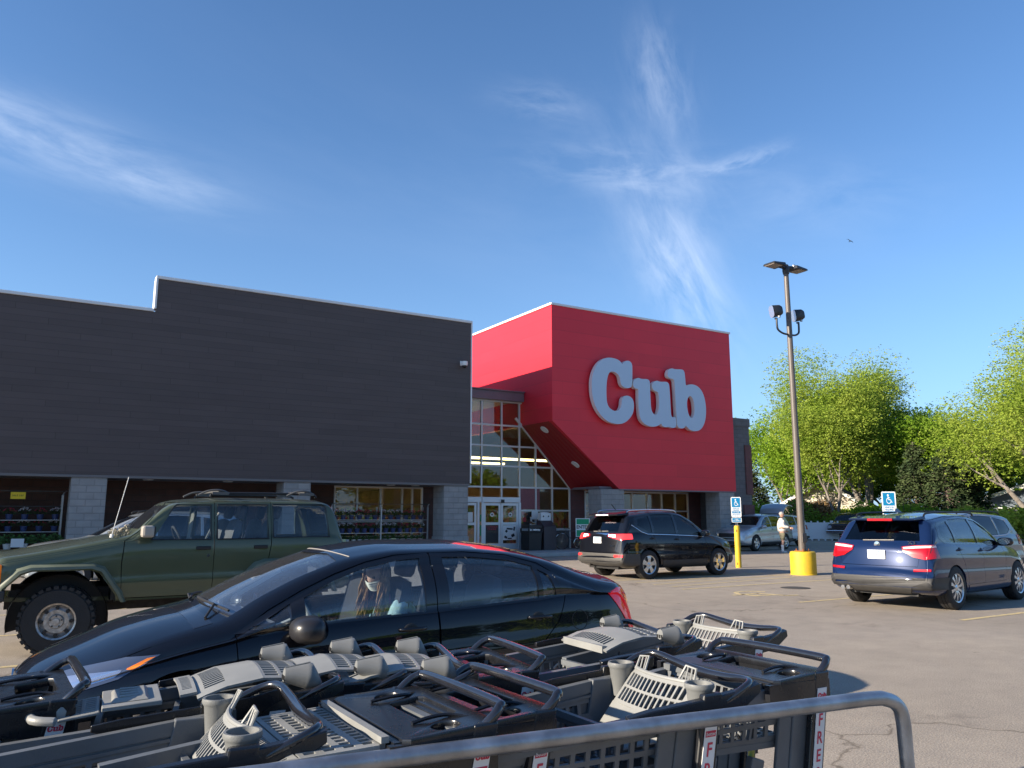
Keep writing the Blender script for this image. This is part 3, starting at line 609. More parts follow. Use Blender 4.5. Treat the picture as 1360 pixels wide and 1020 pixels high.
    for n, P in zip(('C', 'u', 'b'), CUB):
        me = flat_curve_mesh([[(q[0] - 24, q[1] - 7) for q in pp] for pp in P], .20)
        b = MB(); b.add([(v.co.x + 24, 26.72 - v.co.z, v.co.y + 7) for v in me.vertices], [tuple(f.vertices) for f in me.polygons])
        b.m = [0 if abs(sum((1 if False else 0,))) or all(abs(b.v[i][1] - 26.62) < 1e-3 for i in f) else 1 for f in b.f]
        o = fin(b, 'sign_letter', ['sign_face_sky', 'sign_edge']); o['label'] = 'raised letter with reflected sky painted into its pale blue face, ' + n
        bm = bmesh.new(); bm.from_mesh(o.data); bmesh.ops.recalc_face_normals(bm, faces=bm.faces); bm.to_mesh(o.data); bm.free()
    return T
shop()
# security camera under the dark wall's right top
b = MB(); b.lathe([(.0, -.02), (.09, -.02), (.11, .03), (.10, .12), (.0, .12)], c=(0, 0, 0), n=14); b.ball((0, 0, -.03), .085, 12, mi=1); b.box((-.03, .0, .05), (.03, .19, .10)); b.box((-.08, .17, 0), (.08, .20, .16))
o = b.build('security_camera', ['white', 'black_plastic'], smooth=40, loc=(14.2, 26.70, 7.35)); tag(o, 'white dome security camera on the dark wall near its right corner', 'security camera')
o.scale = (1.15, 1.15, 1.15)
# ================================================================== vehicles
def lerp_prof(P, x, cub=True):
    if x <= P[0][0]: return P[0][1]
    if x >= P[-1][0]: return P[-1][1]
    for i in range(len(P) - 1):
        if P[i][0] <= x <= P[i + 1][0]:
            x0, y0 = P[i][:2]; x1, y1 = P[i + 1][:2]; h = x1 - x0
            if h < 1e-9: return y1
            t = (x - x0) / h
            if not cub: return y0 + (y1 - y0) * t
            d = (y1 - y0) / h
            dl = (y0 - P[i - 1][1]) / (x0 - P[i - 1][0]) if i > 0 and x0 > P[i - 1][0] else d
            dr = (P[i + 2][1] - y1) / (P[i + 2][0] - x1) if i + 2 < len(P) and P[i + 2][0] > x1 else d
            def hm(a, b): return 0 if a * b <= 0 else 2 * a * b / (a + b)
            m0, m1 = (hm(dl, d) if i > 0 else d), (hm(d, dr) if i + 2 < len(P) else d)
            return ((2 * t ** 3 - 3 * t * t + 1) * y0 + (t ** 3 - 2 * t * t + t) * h * m0 + (-2 * t ** 3 + 3 * t * t) * y1 + (t ** 3 - t * t) * h * m1)
def loft(P, ins=0.0, xi=0.0, nst=64):
    L_ = P['L']; W = P['W'] / 2
    xs = set([0, L_]); 
    for k in ('top', 'bot', 'belt', 'plan'): xs |= {p[0] for p in P[k]}
    xs |= {L_ * i / nst for i in range(nst + 1)}
    for i in range(1, 7): xs |= {.012 * i * i, L_ - .012 * i * i}
    xs = sorted(x for x in xs if 0 <= x <= L_); o = [xs[0]]
    for x in xs[1:]:
        if x - o[-1] > .012: o.append(x)
    o[-1] = L_; xs = o
    vs = []; n = None
    for x in xs:
        zt = lerp_prof(P['top'], x); z0 = lerp_prof(P['bot'], x); zb = lerp_prof(P['belt'], x); w = W * lerp_prof(P['plan'], x)
        cr = P.get('crown', .05); tum = P.get('tum', .32); rc = P.get('rc', .10)
        ze = zt - cr; zb = min(zb, ze - .012)
        zt -= ins; ze -= ins; z0 += ins; w -= ins; zb = min(zb, ze - .008)
        if zt - z0 < .03: zt = z0 + .03; ze = zt - .006; zb = ze - .004
        hs = zb - z0
        pts = []
        yr = w - P.get('tuck', .09)
        for t in (0, .5, .85): pts.append((yr * t, z0))
        pts.append((yr, z0 + min(.012, hs * .1)))
        side = P.get('side', [(0, -.06), (.12, -.015), (.35, 0), (.6, .0), (.8, -.015), (1, -.05)])
        for i in range(14):
            t = (i + .5) / 14 * .98 + .01; pts.append((w + lerp_prof(side, t), z0 + hs * (.03 + .97 * t)))
        yb = w + side[-1][1] - .004; pts.append((yb, zb))
        hg = ze - zb; rr = min(rc, hg * .9, .5 * w); k = min(1, hg / .12)
        sh = P.get('shoulder', .02) * k; y1 = yb - sh; pts.append((y1, zb + min(.012, hg * .3)))
        ytop = y1 - (hg - rr) * tum - (1 - k) * .02
        bow_g = P.get('bulge', .02) * k
        for i in range(1, 8):
            t = i / 8; pts.append((y1 + (ytop - y1) * t + bow_g * sin(pi * t) , zb + min(.012, hg * .3) + (ze - rr - zb) * t))
        for i in range(6):
            a = pi / 2 * i / 5 * .93; pts.append((ytop - rr * P.get('rcw', 1.4) * (1 - cos(a)), ze - rr + rr * sin(a) * 1.0))
        yl, zl = pts[-1]
        for i in range(1, 8):
            t = 1 - i / 8; pts.append((yl * t, zt - (zt - zl) * (t ** 2.2)))
        pts.append((0, zt))
        full = [(y, z) for y, z in pts] + [(-y, z) for y, z in pts[-2:0:-1]]
        n = len(full); B = P.get('bow', (.22, .18)); xf, xr = P.get('bowlen', (1.9, 1.2))
        for y, z in full:
            q = (abs(y) / W) ** 2.3
            fb = B[0] * max(0, 1 - x / xf) ** .8 * q if x < xf else 0
            rb = B[1] * max(0, 1 - (L_ - x) / xr) ** .8 * q if L_ - x < xr else 0
            xx = xi + x * (L_ - 2 * xi) / L_
            vs.append((xx + fb - rb, y, z))
    m = len(xs)
    fs = [(i * n + k, i * n + (k + 1) % n, (i + 1) * n + (k + 1) % n, (i + 1) * n + k) for i in range(m - 1) for k in range(n)]
    fs += [tuple(range(n - 1, -1, -1)), tuple(range((m - 1) * n, m * n))]
    me = bpy.data.meshes.new('loft'); me.from_pydata(vs, [], fs); me.update()
    bm = bmesh.new(); bm.from_mesh(me); bmesh.ops.recalc_face_normals(bm, faces=bm.faces); bm.to_mesh(me); bm.free(); return me
def mesh_of(mb):
    me = bpy.data.meshes.new('cut'); me.from_pydata(mb.v, [], mb.f)
    bm = bmesh.new(); bm.from_mesh(me); bmesh.ops.recalc_face_normals(bm, faces=bm.faces); bm.to_mesh(me); bm.free(); return me
def boolean(a, b, op, solver='MANIFOLD'):
    oa = bpy.data.objects.new('a', a); ob = bpy.data.objects.new('b', b); COL.objects.link(oa); COL.objects.link(ob)
    md = oa.modifiers.new('b', 'BOOLEAN'); md.operation = op; md.object = ob; md.solver = solver
    dg = bpy.context.evaluated_depsgraph_get(); r = bpy.data.meshes.new_from_object(oa.evaluated_get(dg))
    n = len(r.polygons); bpy.data.objects.remove(oa); bpy.data.objects.remove(ob)
    if solver == 'MANIFOLD' and (n == 0): 
        return boolean(a, b, op, 'EXACT')
    return r
def inflate(me, d):
    m2 = me.copy(); 
    co = [v.co + v.normal * d for v in m2.vertices]
    for v, c in zip(m2.vertices, co): v.co = c
    return m2
def islands(me):
    bm = bmesh.new(); bm.from_mesh(me); bm.verts.ensure_lookup_table(); seen = set(); out = []
    for v in bm.verts:
        if v.index in seen: continue
        st = [v]; seen.add(v.index); comp = []
        while st:
            q = st.pop(); comp.append(q)
            for e in q.link_edges:
                w = e.other_vert(q)
                if w.index not in seen: seen.add(w.index); st.append(w)
        fs = {f for q in comp for f in q.link_faces}
        idx = {q.index: i for i, q in enumerate(comp)}
        out.append(([q.co.copy() for q in comp], [tuple(idx[w.index] for w in f.verts) for f in fs]))
    bm.free(); return out
class Skin:       # exact smooth normals taken from the lofted body
    def __init__(s, me):
        s.me = me; me.calc_loop_triangles(); s.tris = [tuple(t.vertices) for t in me.loop_triangles]
        s.co = [v.co.copy() for v in me.vertices]; s.no = [v.normal.copy() for v in me.vertices]
        s.bvh = BVHTree.FromPolygons(s.co, s.tris)
    def at(s, p):
        loc, n, i, d = s.bvh.find_nearest(p)
        a, b, c = s.tris[i]; A, B, C = s.co[a], s.co[b], s.co[c]
        v0, v1, v2 = B - A, C - A, loc - A; d00, d01, d11, d20, d21 = v0.dot(v0), v0.dot(v1), v1.dot(v1), v2.dot(v0), v2.dot(v1)
        dn = d00 * d11 - d01 * d01
        if abs(dn) < 1e-14: return n, loc
        v = (d11 * d20 - d01 * d21) / dn; w = (d00 * d21 - d01 * d20) / dn
        return (s.no[a] * (1 - v - w) + s.no[b] * v + s.no[c] * w).normalized(), loc
    def apply(s, me, lim=.6):
        me.polygons.foreach_set('use_smooth', [True] * len(me.polygons)); cache = {}; out = []
        for p in me.polygons:
            pn = p.normal.copy()
            for vi in p.vertices:
                if vi not in cache: cache[vi] = s.at(me.vertices[vi].co)[0]
                n = cache[vi]; out.append(n if n.dot(pn) > lim else pn)
        me.normals_split_custom_set(out)
    def hit(s, x, z, side):   # outer surface y at (x,z), side=+-1
        l, n, i, d = s.bvh.ray_cast(Vector((x, side * 3, z)), Vector((0, -side, 0))); return l.y if l else side * .8
    def top(s, x, y):
        l, n, i, d = s.bvh.ray_cast(Vector((x, y, 4)), Vector((0, 0, -1))); return l.z if l else 1
    def endx(s, y, z, e):     # e=-1 from front, +1 from rear
        l, n, i, d = s.bvh.ray_cast(Vector((e * 12, y, z)), Vector((-e, 0, 0))); return l.x if l else 0
def obj_of(name, verts, faces, m, parent, skin=None, loc=None):
    me = bpy.data.meshes.new(name); me.from_pydata([tuple(v) for v in verts], [], faces); me.materials.append(MAT[m] if isinstance(m, str) else m); me.update()
    if skin: skin.apply(me)
    o = bpy.data.objects.new(name, me); COL.objects.link(o); o.parent = parent
    if loc: o.location = loc
    return o
def ribbon(pts, w, ax, a, b, closed=False):
    # thin band following pts (2D), extruded along ax from a to b
    P = [Vector(p) for p in pts]; n = len(P); Lf, Rt = [], []
    for i in range(n):
        p0 = P[(i - 1) % n] if (closed or i > 0) else P[i]; p1 = P[(i + 1) % n] if (closed or i < n - 1) else P[i]
        d = (p1 - p0).normalized(); nn = Vector((-d.y, d.x)); Lf.append(P[i] + nn * w / 2); Rt.append(P[i] - nn * w / 2)
    f = {'y': lambda u, t: (u[0], t, u[1]), 'x': lambda u, t: (t, u[0], u[1]), 'z': lambda u, t: (u[0], u[1], t)}[ax]
    mb = MB(); vs = []
    for i in range(n): vs += [f(Lf[i], a), f(Rt[i], a), f(Rt[i], b), f(Lf[i], b)]
    fs = []
    for i in range(n if closed else n - 1):
        j = (i + 1) % n
        for k in range(4): fs.append((4 * i + k, 4 * i + (k + 1) % 4, 4 * j + (k + 1) % 4, 4 * j + k))
    if not closed: fs += [(3, 2, 1, 0), (4 * n - 4, 4 * n - 3, 4 * n - 2, 4 * n - 1)]
    mb.add(vs, fs); return mb
def wheel(parent, x, y, r, w, style, rim_r, side, steer=0, tyre='rubber', rimmat='alloy'):
    wo = bpy.data.objects.new('wheel', None); COL.objects.link(wo); wo.parent = parent; wo.location = (x, y, r); wo.empty_display_size = .1
    wo.rotation_euler = (0, 0, steer + (0 if side < 0 else pi))       # built with outer face at -y
    t = MB(); h = w / 2; n = 44
    prof = [(rim_r, h), (rim_r + .01, h * .98), (r * .90, h * 1.0), (r * .97, h * .86), (r, h * .74), (r, h * .28), (r - .008, h * .26), (r - .008, h * .20), (r, h * .18), (r, -h * .18), (r - .008, -h * .20), (r - .008, -h * .26), (r, -h * .28), (r, -h * .74), (r * .97, -h * .86), (r * .90, -h * 1.0), (rim_r + .01, -h * .98), (rim_r, -h)]
    t.lathe(prof, ax='y', n=n, closed=True)
    if style == 'steel':
        for k in range(30):
            a = 2 * pi * k / 30
            for s_ in (-1, 1):
                c = Vector((cos(a + s_ * .04), 0, sin(a + s_ * .04))) * (r * .985); c.y = s_ * h * .80
                t.cbox(c, (.035, h * .42, .05), rot=Matrix.Rotation(-a, 3, 'Y'))
    t.build('tyre', tyre, wo, smooth=35)
    m = MB(); o = -h * .92
    m.lathe([(rim_r + .004, o), (rim_r - .004, o - .006), (rim_r - .022, o + .004), (rim_r - .03, o + .05), (rim_r - .035, h * .8)], ax='y', n=36, cap=False)
    if style == 'steel':
        m.lathe([(rim_r - .03, o + .05), (rim_r * .80, o + .045), (rim_r * .62, o + .020), (rim_r * .40, o + .022), (rim_r * .34, o - .006), (rim_r * .20, o - .004), (rim_r * .18, o - .022), (0, o - .024)], ax='y', n=36, cap=False)
        d = m; d.cur = 1
        for k in range(8):
            a = 2 * pi * k / 8; c = Vector((cos(a) * rim_r * .74, o + .020, sin(a) * rim_r * .74)); d.lathe([(.020, -.012), (.020, .02)], c=c, ax='y', n=12)
        for k in range(5):
            a = 2 * pi * k / 5 + .3; c = Vector((cos(a) * rim_r * .29, o - .016, sin(a) * rim_r * .29)); d.lathe([(.009, -.004), (.009, .008)], c=c, ax='y', n=8)
        m.build('rim', ['steel_rim', 'trim_black'], wo, smooth=30)
    else:
        ns = {'five': 5, 'multi': 10, 'six': 6, 'plain': 7}[style]; rr = rim_r - .03
        for k in range(ns):
            a = 2 * pi * k / ns + .25; u = Vector((cos(a), 0, sin(a))); v = Vector((-sin(a), 0, cos(a)))
            sp = (.10, .055) if style in ('five', 'six') else (.035, .022)
            def q(rad, hw, y): return [u * rad - v * hw + Vector((0, y, 0)), u * rad + v * hw + Vector((0, y, 0))]
            A = q(.05, sp[1] * .8, o + .012); B = q(rr * .6, sp[1] * .85, o + .0); C = q(rr + .01, sp[0] * .72 if style in ('five', 'six') else sp[0] * .9, o + .012)
            vs = []
            for pr in (A, B, C): vs += pr + [p + Vector((0, .03, 0)) for p in pr]
            fs = []
            for b0 in (0, 4):
                fs += [(b0, b0 + 4, b0 + 5, b0 + 1), (b0 + 2, b0 + 3, b0 + 7, b0 + 6), (b0, b0 + 2, b0 + 6, b0 + 4), (b0 + 1, b0 + 5, b0 + 7, b0 + 3)]
            m.add(vs, fs)
        m.lathe([(.0, o - .004), (.028, o - .002), (.045, o + .01), (.065, o + .014), (.07, o + .05)], ax='y', n=16, cap=False)
        m.build('rim', rimmat, wo, smooth=30)
        d = MB(); d.lathe([(0, o + .07), (rim_r * .72, o + .072), (rim_r * .72, o + .085), (0, o + .085)], ax='y', n=24); d.build('brake_disc', 'steel_rim', wo, smooth=30)
        d = MB(); d.lathe([(rim_r - .033, h * .5), (0, h * .5)], ax='y', n=24, cap=False); d.build('wheel_back', 'trim_black', wo)
    return wo
PLATE = {}
def plate(T, x, y, z, e, txt, small='Minnesota'):
    b = MB(); 
    w, h = .305, .152
    b.box((x - .004 * (e < 0), y - w / 2, z - h / 2), (x + .008 * e, y + w / 2, z + h / 2), 0)
    X = (0, e, 0)
    fx_ = x + .0085 * e + .0005 * e
    b.cbox((fx_, y, z + .055), (.001, w - .02, .030), 2)
    put(b, text_mb(txt, .085, .001, .8), FR(fx_ + e * .001, y, z - .015, X), 1)
    put(b, text_mb(small, .03, .0008), FR(fx_ + e * .002, y, z + .056, X), 1)
    return b.build('license_plate', ['white_plate', 'plate_ink', 'plate_blue'], T)
mk('plate_ink', (.03, .04, .12), .5); mk('plate_blue', (.25, .45, .68), .5)
def car(P, name, label, cat, loc, heading, group=None):
    """local frame: front bumper at x=0, rear at x=L, left side of the car at y<0; heading 'west' (-X) = rz 0"""
    T = thing(name, label, cat, (0, 0, 0), 0, group); paint = P['paint']; L_ = P['L']; W = P['W'] / 2
    A = loft(P); sk = Skin(A); C = loft(P, .045, .07)
    shell = boolean(A.copy(), C, 'DIFFERENCE')
    # wheel arches
    cw = MB()
    for x in P['axles']:
        for s_ in (-1, 1): cw.prism([(x + q[0], q[1]) for q in P['archpoly']] if P.get('archpoly') else [(x + P['arch'] * cos(a), P['wr'] + P.get('archz', 0) + P['arch'] * sin(a)) for a in [2 * pi * k / 44 for k in range(44)]], 'y', s_ * (W - .34), s_ * (W + .2))
    shell = boolean(shell, mesh_of(cw), 'DIFFERENCE')
    # windows
    def cutter(polys, ax, a, b):
        m = MB()
        for p in polys: m.prism(p, ax, a, b)
        return mesh_of(m)
    cuts = []
    if P.get('side_win'): cuts.append((cutter(P['side_win'], 'y', -2, 2), 'side_window', P.get('side_glass', 'glass_clear')))
    if P.get('front_win'): cuts.append((cutter([P['front_win']], 'x', -.5, P['fw_x']), 'windscreen', P.get('front_glass', 'glass_clear')))
    if P.get('rear_win'): cuts.append((cutter([P['rear_win']], 'x', P['rw_x'], L_ + .5), 'rear_window', P.get('rear_glass', 'glass_mid')))
    Gm = inflate(A, -.006); Gi = inflate(A, -.012)
    for cm, nm, gl in cuts:
        g = boolean(boolean(Gm.copy(), cm.copy(), 'INTERSECT'), Gi.copy(), 'DIFFERENCE')
        lim = P.get('zglass', .8)
        for vs, fs in islands(g):
            c = sum(vs, Vector()) / len(vs)
            if len(vs) < 8 or c.z < lim: continue
            if nm == 'side_window':
                 pass
            obj_of(nm, vs, fs, gl, T, sk)
        shell = boolean(shell, cm, 'DIFFERENCE')
    # black window surrounds : thin skins round each side window group
    for poly, nm, m in P.get('patches_side', []): patch(T, A, sk, [poly], 'y', nm, m)
    # door / bonnet gaps
    gap = P.get('gap', .007)
    for pts, ax, a, b, cl in P.get('gaps', []):
        try:
            r_ = boolean(shell.copy(), mesh_of(ribbon(pts, gap, ax, a, b, cl)), 'DIFFERENCE')
            if len(r_.polygons) > 100: shell = r_
        except Exception as e: print('gap', e)
    isl = islands(shell); isl.sort(key=lambda t: -len(t[0]))
    big = None
    for i, (vs, fs) in enumerate(isl):
        if len(vs) < 12: continue
        c = sum(vs, Vector()) / len(vs); nm = 'body'
        zs = [v.z for v in vs]; xs = [v.x for v in vs]; ys = [v.y for v in vs]
        span = max(xs) - min(xs)
        if i > 0 and span < L_ * .6:
            if abs(c.y) > .45: nm = 'door' if max(zs) - min(zs) > .4 else ('body_panel')
            elif c.x < L_ * .4: nm = 'bonnet'
            elif c.x > L_ * .75: nm = P.get('rearname', 'boot_lid')
            elif min(zs) > 1.2: nm = 'roof'
            else: nm = 'body_panel'
        obj_of(nm, vs, fs, paint, T, sk)
    # floor, wheel wells, interior
    u = MB(); z0 = P.get('floor', .26)
    u.box((.25, -W + .36, z0 - .06), (L_ - .25, W - .36, z0 + .12))
    a0, a1 = P['axles']; u.box((a0 + P['arch'] + .02, -W + .10, z0 - .02), (a1 - P['arch'] - .02, W - .10, z0 + .10))
    for x in P['axles']:
        for s_ in (-1, 1):
            n = 20; vs = []; rr = P['arch'] + .012
            for k in range(n + 1):
                a = -.25 + (pi + .5) * k / n; p = (x + rr * cos(a), P['wr'] + P.get('archz', 0) + rr * sin(a)); vs += [(p[0], s_ * (W - .085), p[1]), (p[0], s_ * (W - .35), p[1])]
            u.add(vs, [(2 * k, 2 * k + 1, 2 * k + 3, 2 * k + 2) for k in range(n)])
            m = len(u.v); u.add([(x, s_ * (W - .35), P['wr'])] + [vs[2 * k + 1] for k in range(n + 1)], [(0, k + 1, k + 2) for k in range(n)])
        u.tube([(x, -W + .2, P['wr']), (x, W - .2, P['wr'])], .035, 8)
    u.build('underbody', 'trim_black', T)
    bz = P['beltz']; cab0, cab1 = P['cabin']
    it = MB(); it.box((cab0 + .05, -W + .14, z0 + .13), (cab1, W - .14, z0 + .2)); it.hexa([(cab0 - .25, -W + .20, .55), (cab0 + .3, -W + .20, .55), (cab0 + .3, W - .20, .55), (cab0 - .25, W - .20, .55), (cab0 - .3, -W + .22, bz - .09), (cab0 + .22, -W + .22, bz - .02), (cab0 + .22, W - .22, bz - .02), (cab0 - .3, W - .22, bz - .09)])
    it.build('dashboard', P.get('dash', 'interior'), T)
    st = MB(); sx0 = cab0 + 1.05
    for s_ in (-1, 1): st = MB(); seat(st, sx0, s_ * (W * .42), z0 + .12, bz); st.build('front_seat', P.get('seatmat', 'seat_grey'), T, smooth=50)
    rx = P.get('rearseat', sx0 + .95)
    for yy in (-.42, .42): st = MB(); seat(st, rx, yy * W / .88, z0 + .12, bz, .52); st.build('rear_seat', P.get('seatmat', 'seat_grey'), T, smooth=50)
    sw = MB(); c = Vector((cab0 + .48, -W * .42, bz - .02)); pp = []
    for k in range(25):
        a = 2 * pi * k / 24; v = Vector((0, cos(a) * .185, sin(a) * .185)); v = Matrix.Rotation(R(-25), 3, 'Y') @ v; pp.append(c + v)
    sw.tube(pp, .016, 8, caps=False); sw.tube([pp[0], c + Vector((.0, 0, 0)), pp[12]], .014, 6); sw.tube([pp[18], c, c + Vector((-.25, 0, -.1))], .02, 6); sw.build('steering_wheel', P.get('swmat', 'interior'), T, smooth=40)
    for x in P['axles']:
        for s_ in (-1, 1): wheel(T, x, s_ * (W - P.get('tw', .215) / 2 - .012), P['wr'], P.get('tw', .215), P['rim'], P['rim_r'], s_, P.get('steer', 0) if x == P['axles'][0] else 0, rimmat=P.get('rimmat', 'alloy'))
    if P.get('extra'): P['extra'](T, P, A, sk)
    T.location = (*loc, 0); T.rotation_euler = (0, 0, heading)
    return T
def seat(mb, x, y, zf, bz, w=.50):
    h = w / 2
    def blob(c, d, rot=None, n=10):
        k = len(mb.v); mb.ball((0, 0, 0), 1, n)
        for i in range(k, len(mb.v)):
            v = Vector(mb.v[i]); v = Vector([math.copysign(abs(q) ** .5, q) for q in v]); v = Vector((v.x * d[0] / 2, v.y * d[1] / 2, v.z * d[2] / 2))
            if rot is not None: v = rot @ v
            mb.v[i] = tuple(v + Vector(c))
    R_ = Matrix.Rotation(R(14), 3, 'Y')
    blob((x - .28, y, zf + .20), (.52, w * .9, .18)); blob((x + .07, y, zf + .50), (.15, w * .9, .62), R_); blob((x + .19, y, zf + .88), (.10, .27, .18), R_)
def patch(T, A, sk, polys, ax, name, m, d=.003, both=True, rng=None, zmin=None, parent=None):
    a, b = rng or ((-2, 2) if ax == 'y' else (-9, 9)); mb = MB()
    for p in polys: mb.prism(p, ax, a, b)
    try:
        X = boolean(boolean(inflate(A, d), mesh_of(mb), 'INTERSECT'), inflate(A, -.004), 'DIFFERENCE')
    except Exception as e: print('patch', name, e); return []
    out = []
    for vs, fs in islands(X):
        if len(vs) < 4: continue
        c = sum(vs, Vector()) / len(vs)
        if rng and ax == 'x' and False: pass
        if zmin and c.z < zmin: continue
        out.append(obj_of(name, vs, fs, m, parent or T, sk))
    return out
def mirror(T, x, y, z, s_, paint, k=1.0, flat=False):
    b = MB(); n = 14; prof = []
    cx, cy, cz = x, y + s_ * .13 * k, z
    b.ball((cx + .0, cy, cz), 1, 18)
    for i in range(len(b.v)):
        v = Vector(b.v[i]) - Vector((cx, cy, cz)); v = Vector([math.copysign(abs(q) ** .75, q) for q in v])
        xx = v.x * (.115 if v.x < 0 else .06) * k; b.v[i] = (cx + xx, cy + v.y * .125 * k, cz + v.z * (.075 if not flat else .09) * k)
    o = b.build('wing_mirror', paint, T, smooth=60)
    g = MB(); g.lathe([(.0, 0), (.058 * k, 0)], c=(cx + .062 * k, cy, cz), ax='x', n=16)
    g.v = [(v[0], cy + (v[1] - cy) * 1.6, v[2]) for v in g.v]; g.build('mirror_glass', 'chrome', o)
    a = MB(); a.tube([(cx - .01, y - s_ * .06, z - .045 * k), (cx, cy - s_ * .04, z - .05 * k)], .028 * k, 8); a.build('mirror_arm', 'trim_black', o, smooth=40)
    return o
def handle(T, sk, x, z, s_, m, w=.17, pocket=True):
    y = sk.hit(x, z, s_); b = MB()
    b.tube(smooth_path([(x - w / 2, y, z), (x - w * .35, y + s_ * .032, z + .003), (x + w * .35, y + s_ * .032, z + .003), (x + w / 2, y, z)], 3), .013, 8)
    b.build('door_handle', m, T, smooth=50)
    if pocket:
        b = MB(); b.ball((x - .01, y - s_ * .003, z - .004), .052, 16, sc=(1.1, .14, .85)); b.build('handle_recess', 'trim_black', T, smooth=60)
def rescale(T, kx, kz):      # body only: the wheels stay round
    T.scale = (kx, 1, kz)
    for c in list(COL.objects):
        if c.parent == T and c.name.startswith('wheel'): c.scale = (1 / kx, 1, 1 / kz); c.location.z /= kz
def paintmat(k, col, flake=0.0, rough=.28, dust_haze=.05):
    m = mat(k, col, rough, metal=flake, spec=.08, coat=1.0, coat_r=.03, var=.06, vscale=2.0); nt, N, L = nodes(m); p = pbsdf(N)
    p.inputs['Coat IOR'].default_value = 1.5
    # a light film of road dust, denser in noise patches
    tc = N.new('ShaderNodeTexCoord'); nz = N.new('ShaderNodeTexNoise'); nz.inputs['Scale'].default_value = 6; nz.inputs['Detail'].default_value = 9; nz.inputs['Roughness'].default_value = .7; L.new(tc.outputs['Object'], nz.inputs['Vector'])
    r = N.new('ShaderNodeMapRange'); r.inputs['From Min'].default_value = .35; r.inputs['From Max'].default_value = .75; r.inputs['To Min'].default_value = .02; r.inputs['To Max'].default_value = .02 + dust_haze; L.new(nz.outputs[0], r.inputs[0])
    L.new(r.outputs[0], p.inputs['Coat Roughness']); MAT[k] = m; return m
paintmat('paint_black', (.004, .005, .009), .0, .3, .02); paintmat('paint_navy', (.006, .017, .062), .10, .3, .02); paintmat('paint_black2', (.005, .006, .010), .0, .3, .02)
paintmat('paint_green', (.080, .098, .060), .25, .42, .22); paintmat('paint_silver', (.44, .48, .50), .6, .35); paintmat('paint_grey', (.17, .20, .22), .5, .35); paintmat('paint_white', (.68, .69, .70), 0, .35)
mk('cladding', (.052, .050, .048), .55, var=.1, vscale=10)
mk('cladding_dark', (.03, .03, .031), .55, var=.1, vscale=10)

def expand(poly, d):
    P = [Vector(p) for p in poly]; n = len(P); ar = sum(P[i].x * P[(i + 1) % n].y - P[(i + 1) % n].x * P[i].y for i in range(n)); sg = 1 if ar > 0 else -1; o = []
    for i in range(n):
        a = (P[i] - P[i - 1]).normalized(); b = (P[(i + 1) % n] - P[i]).normalized(); na = Vector((a.y, -a.x)) * sg; nb = Vector((b.y, -b.x)) * sg
        m = na + nb; m = m / max(.5, m.dot(na)) if m.length > .1 else na; o.append(tuple(P[i] + m * d))
    return o
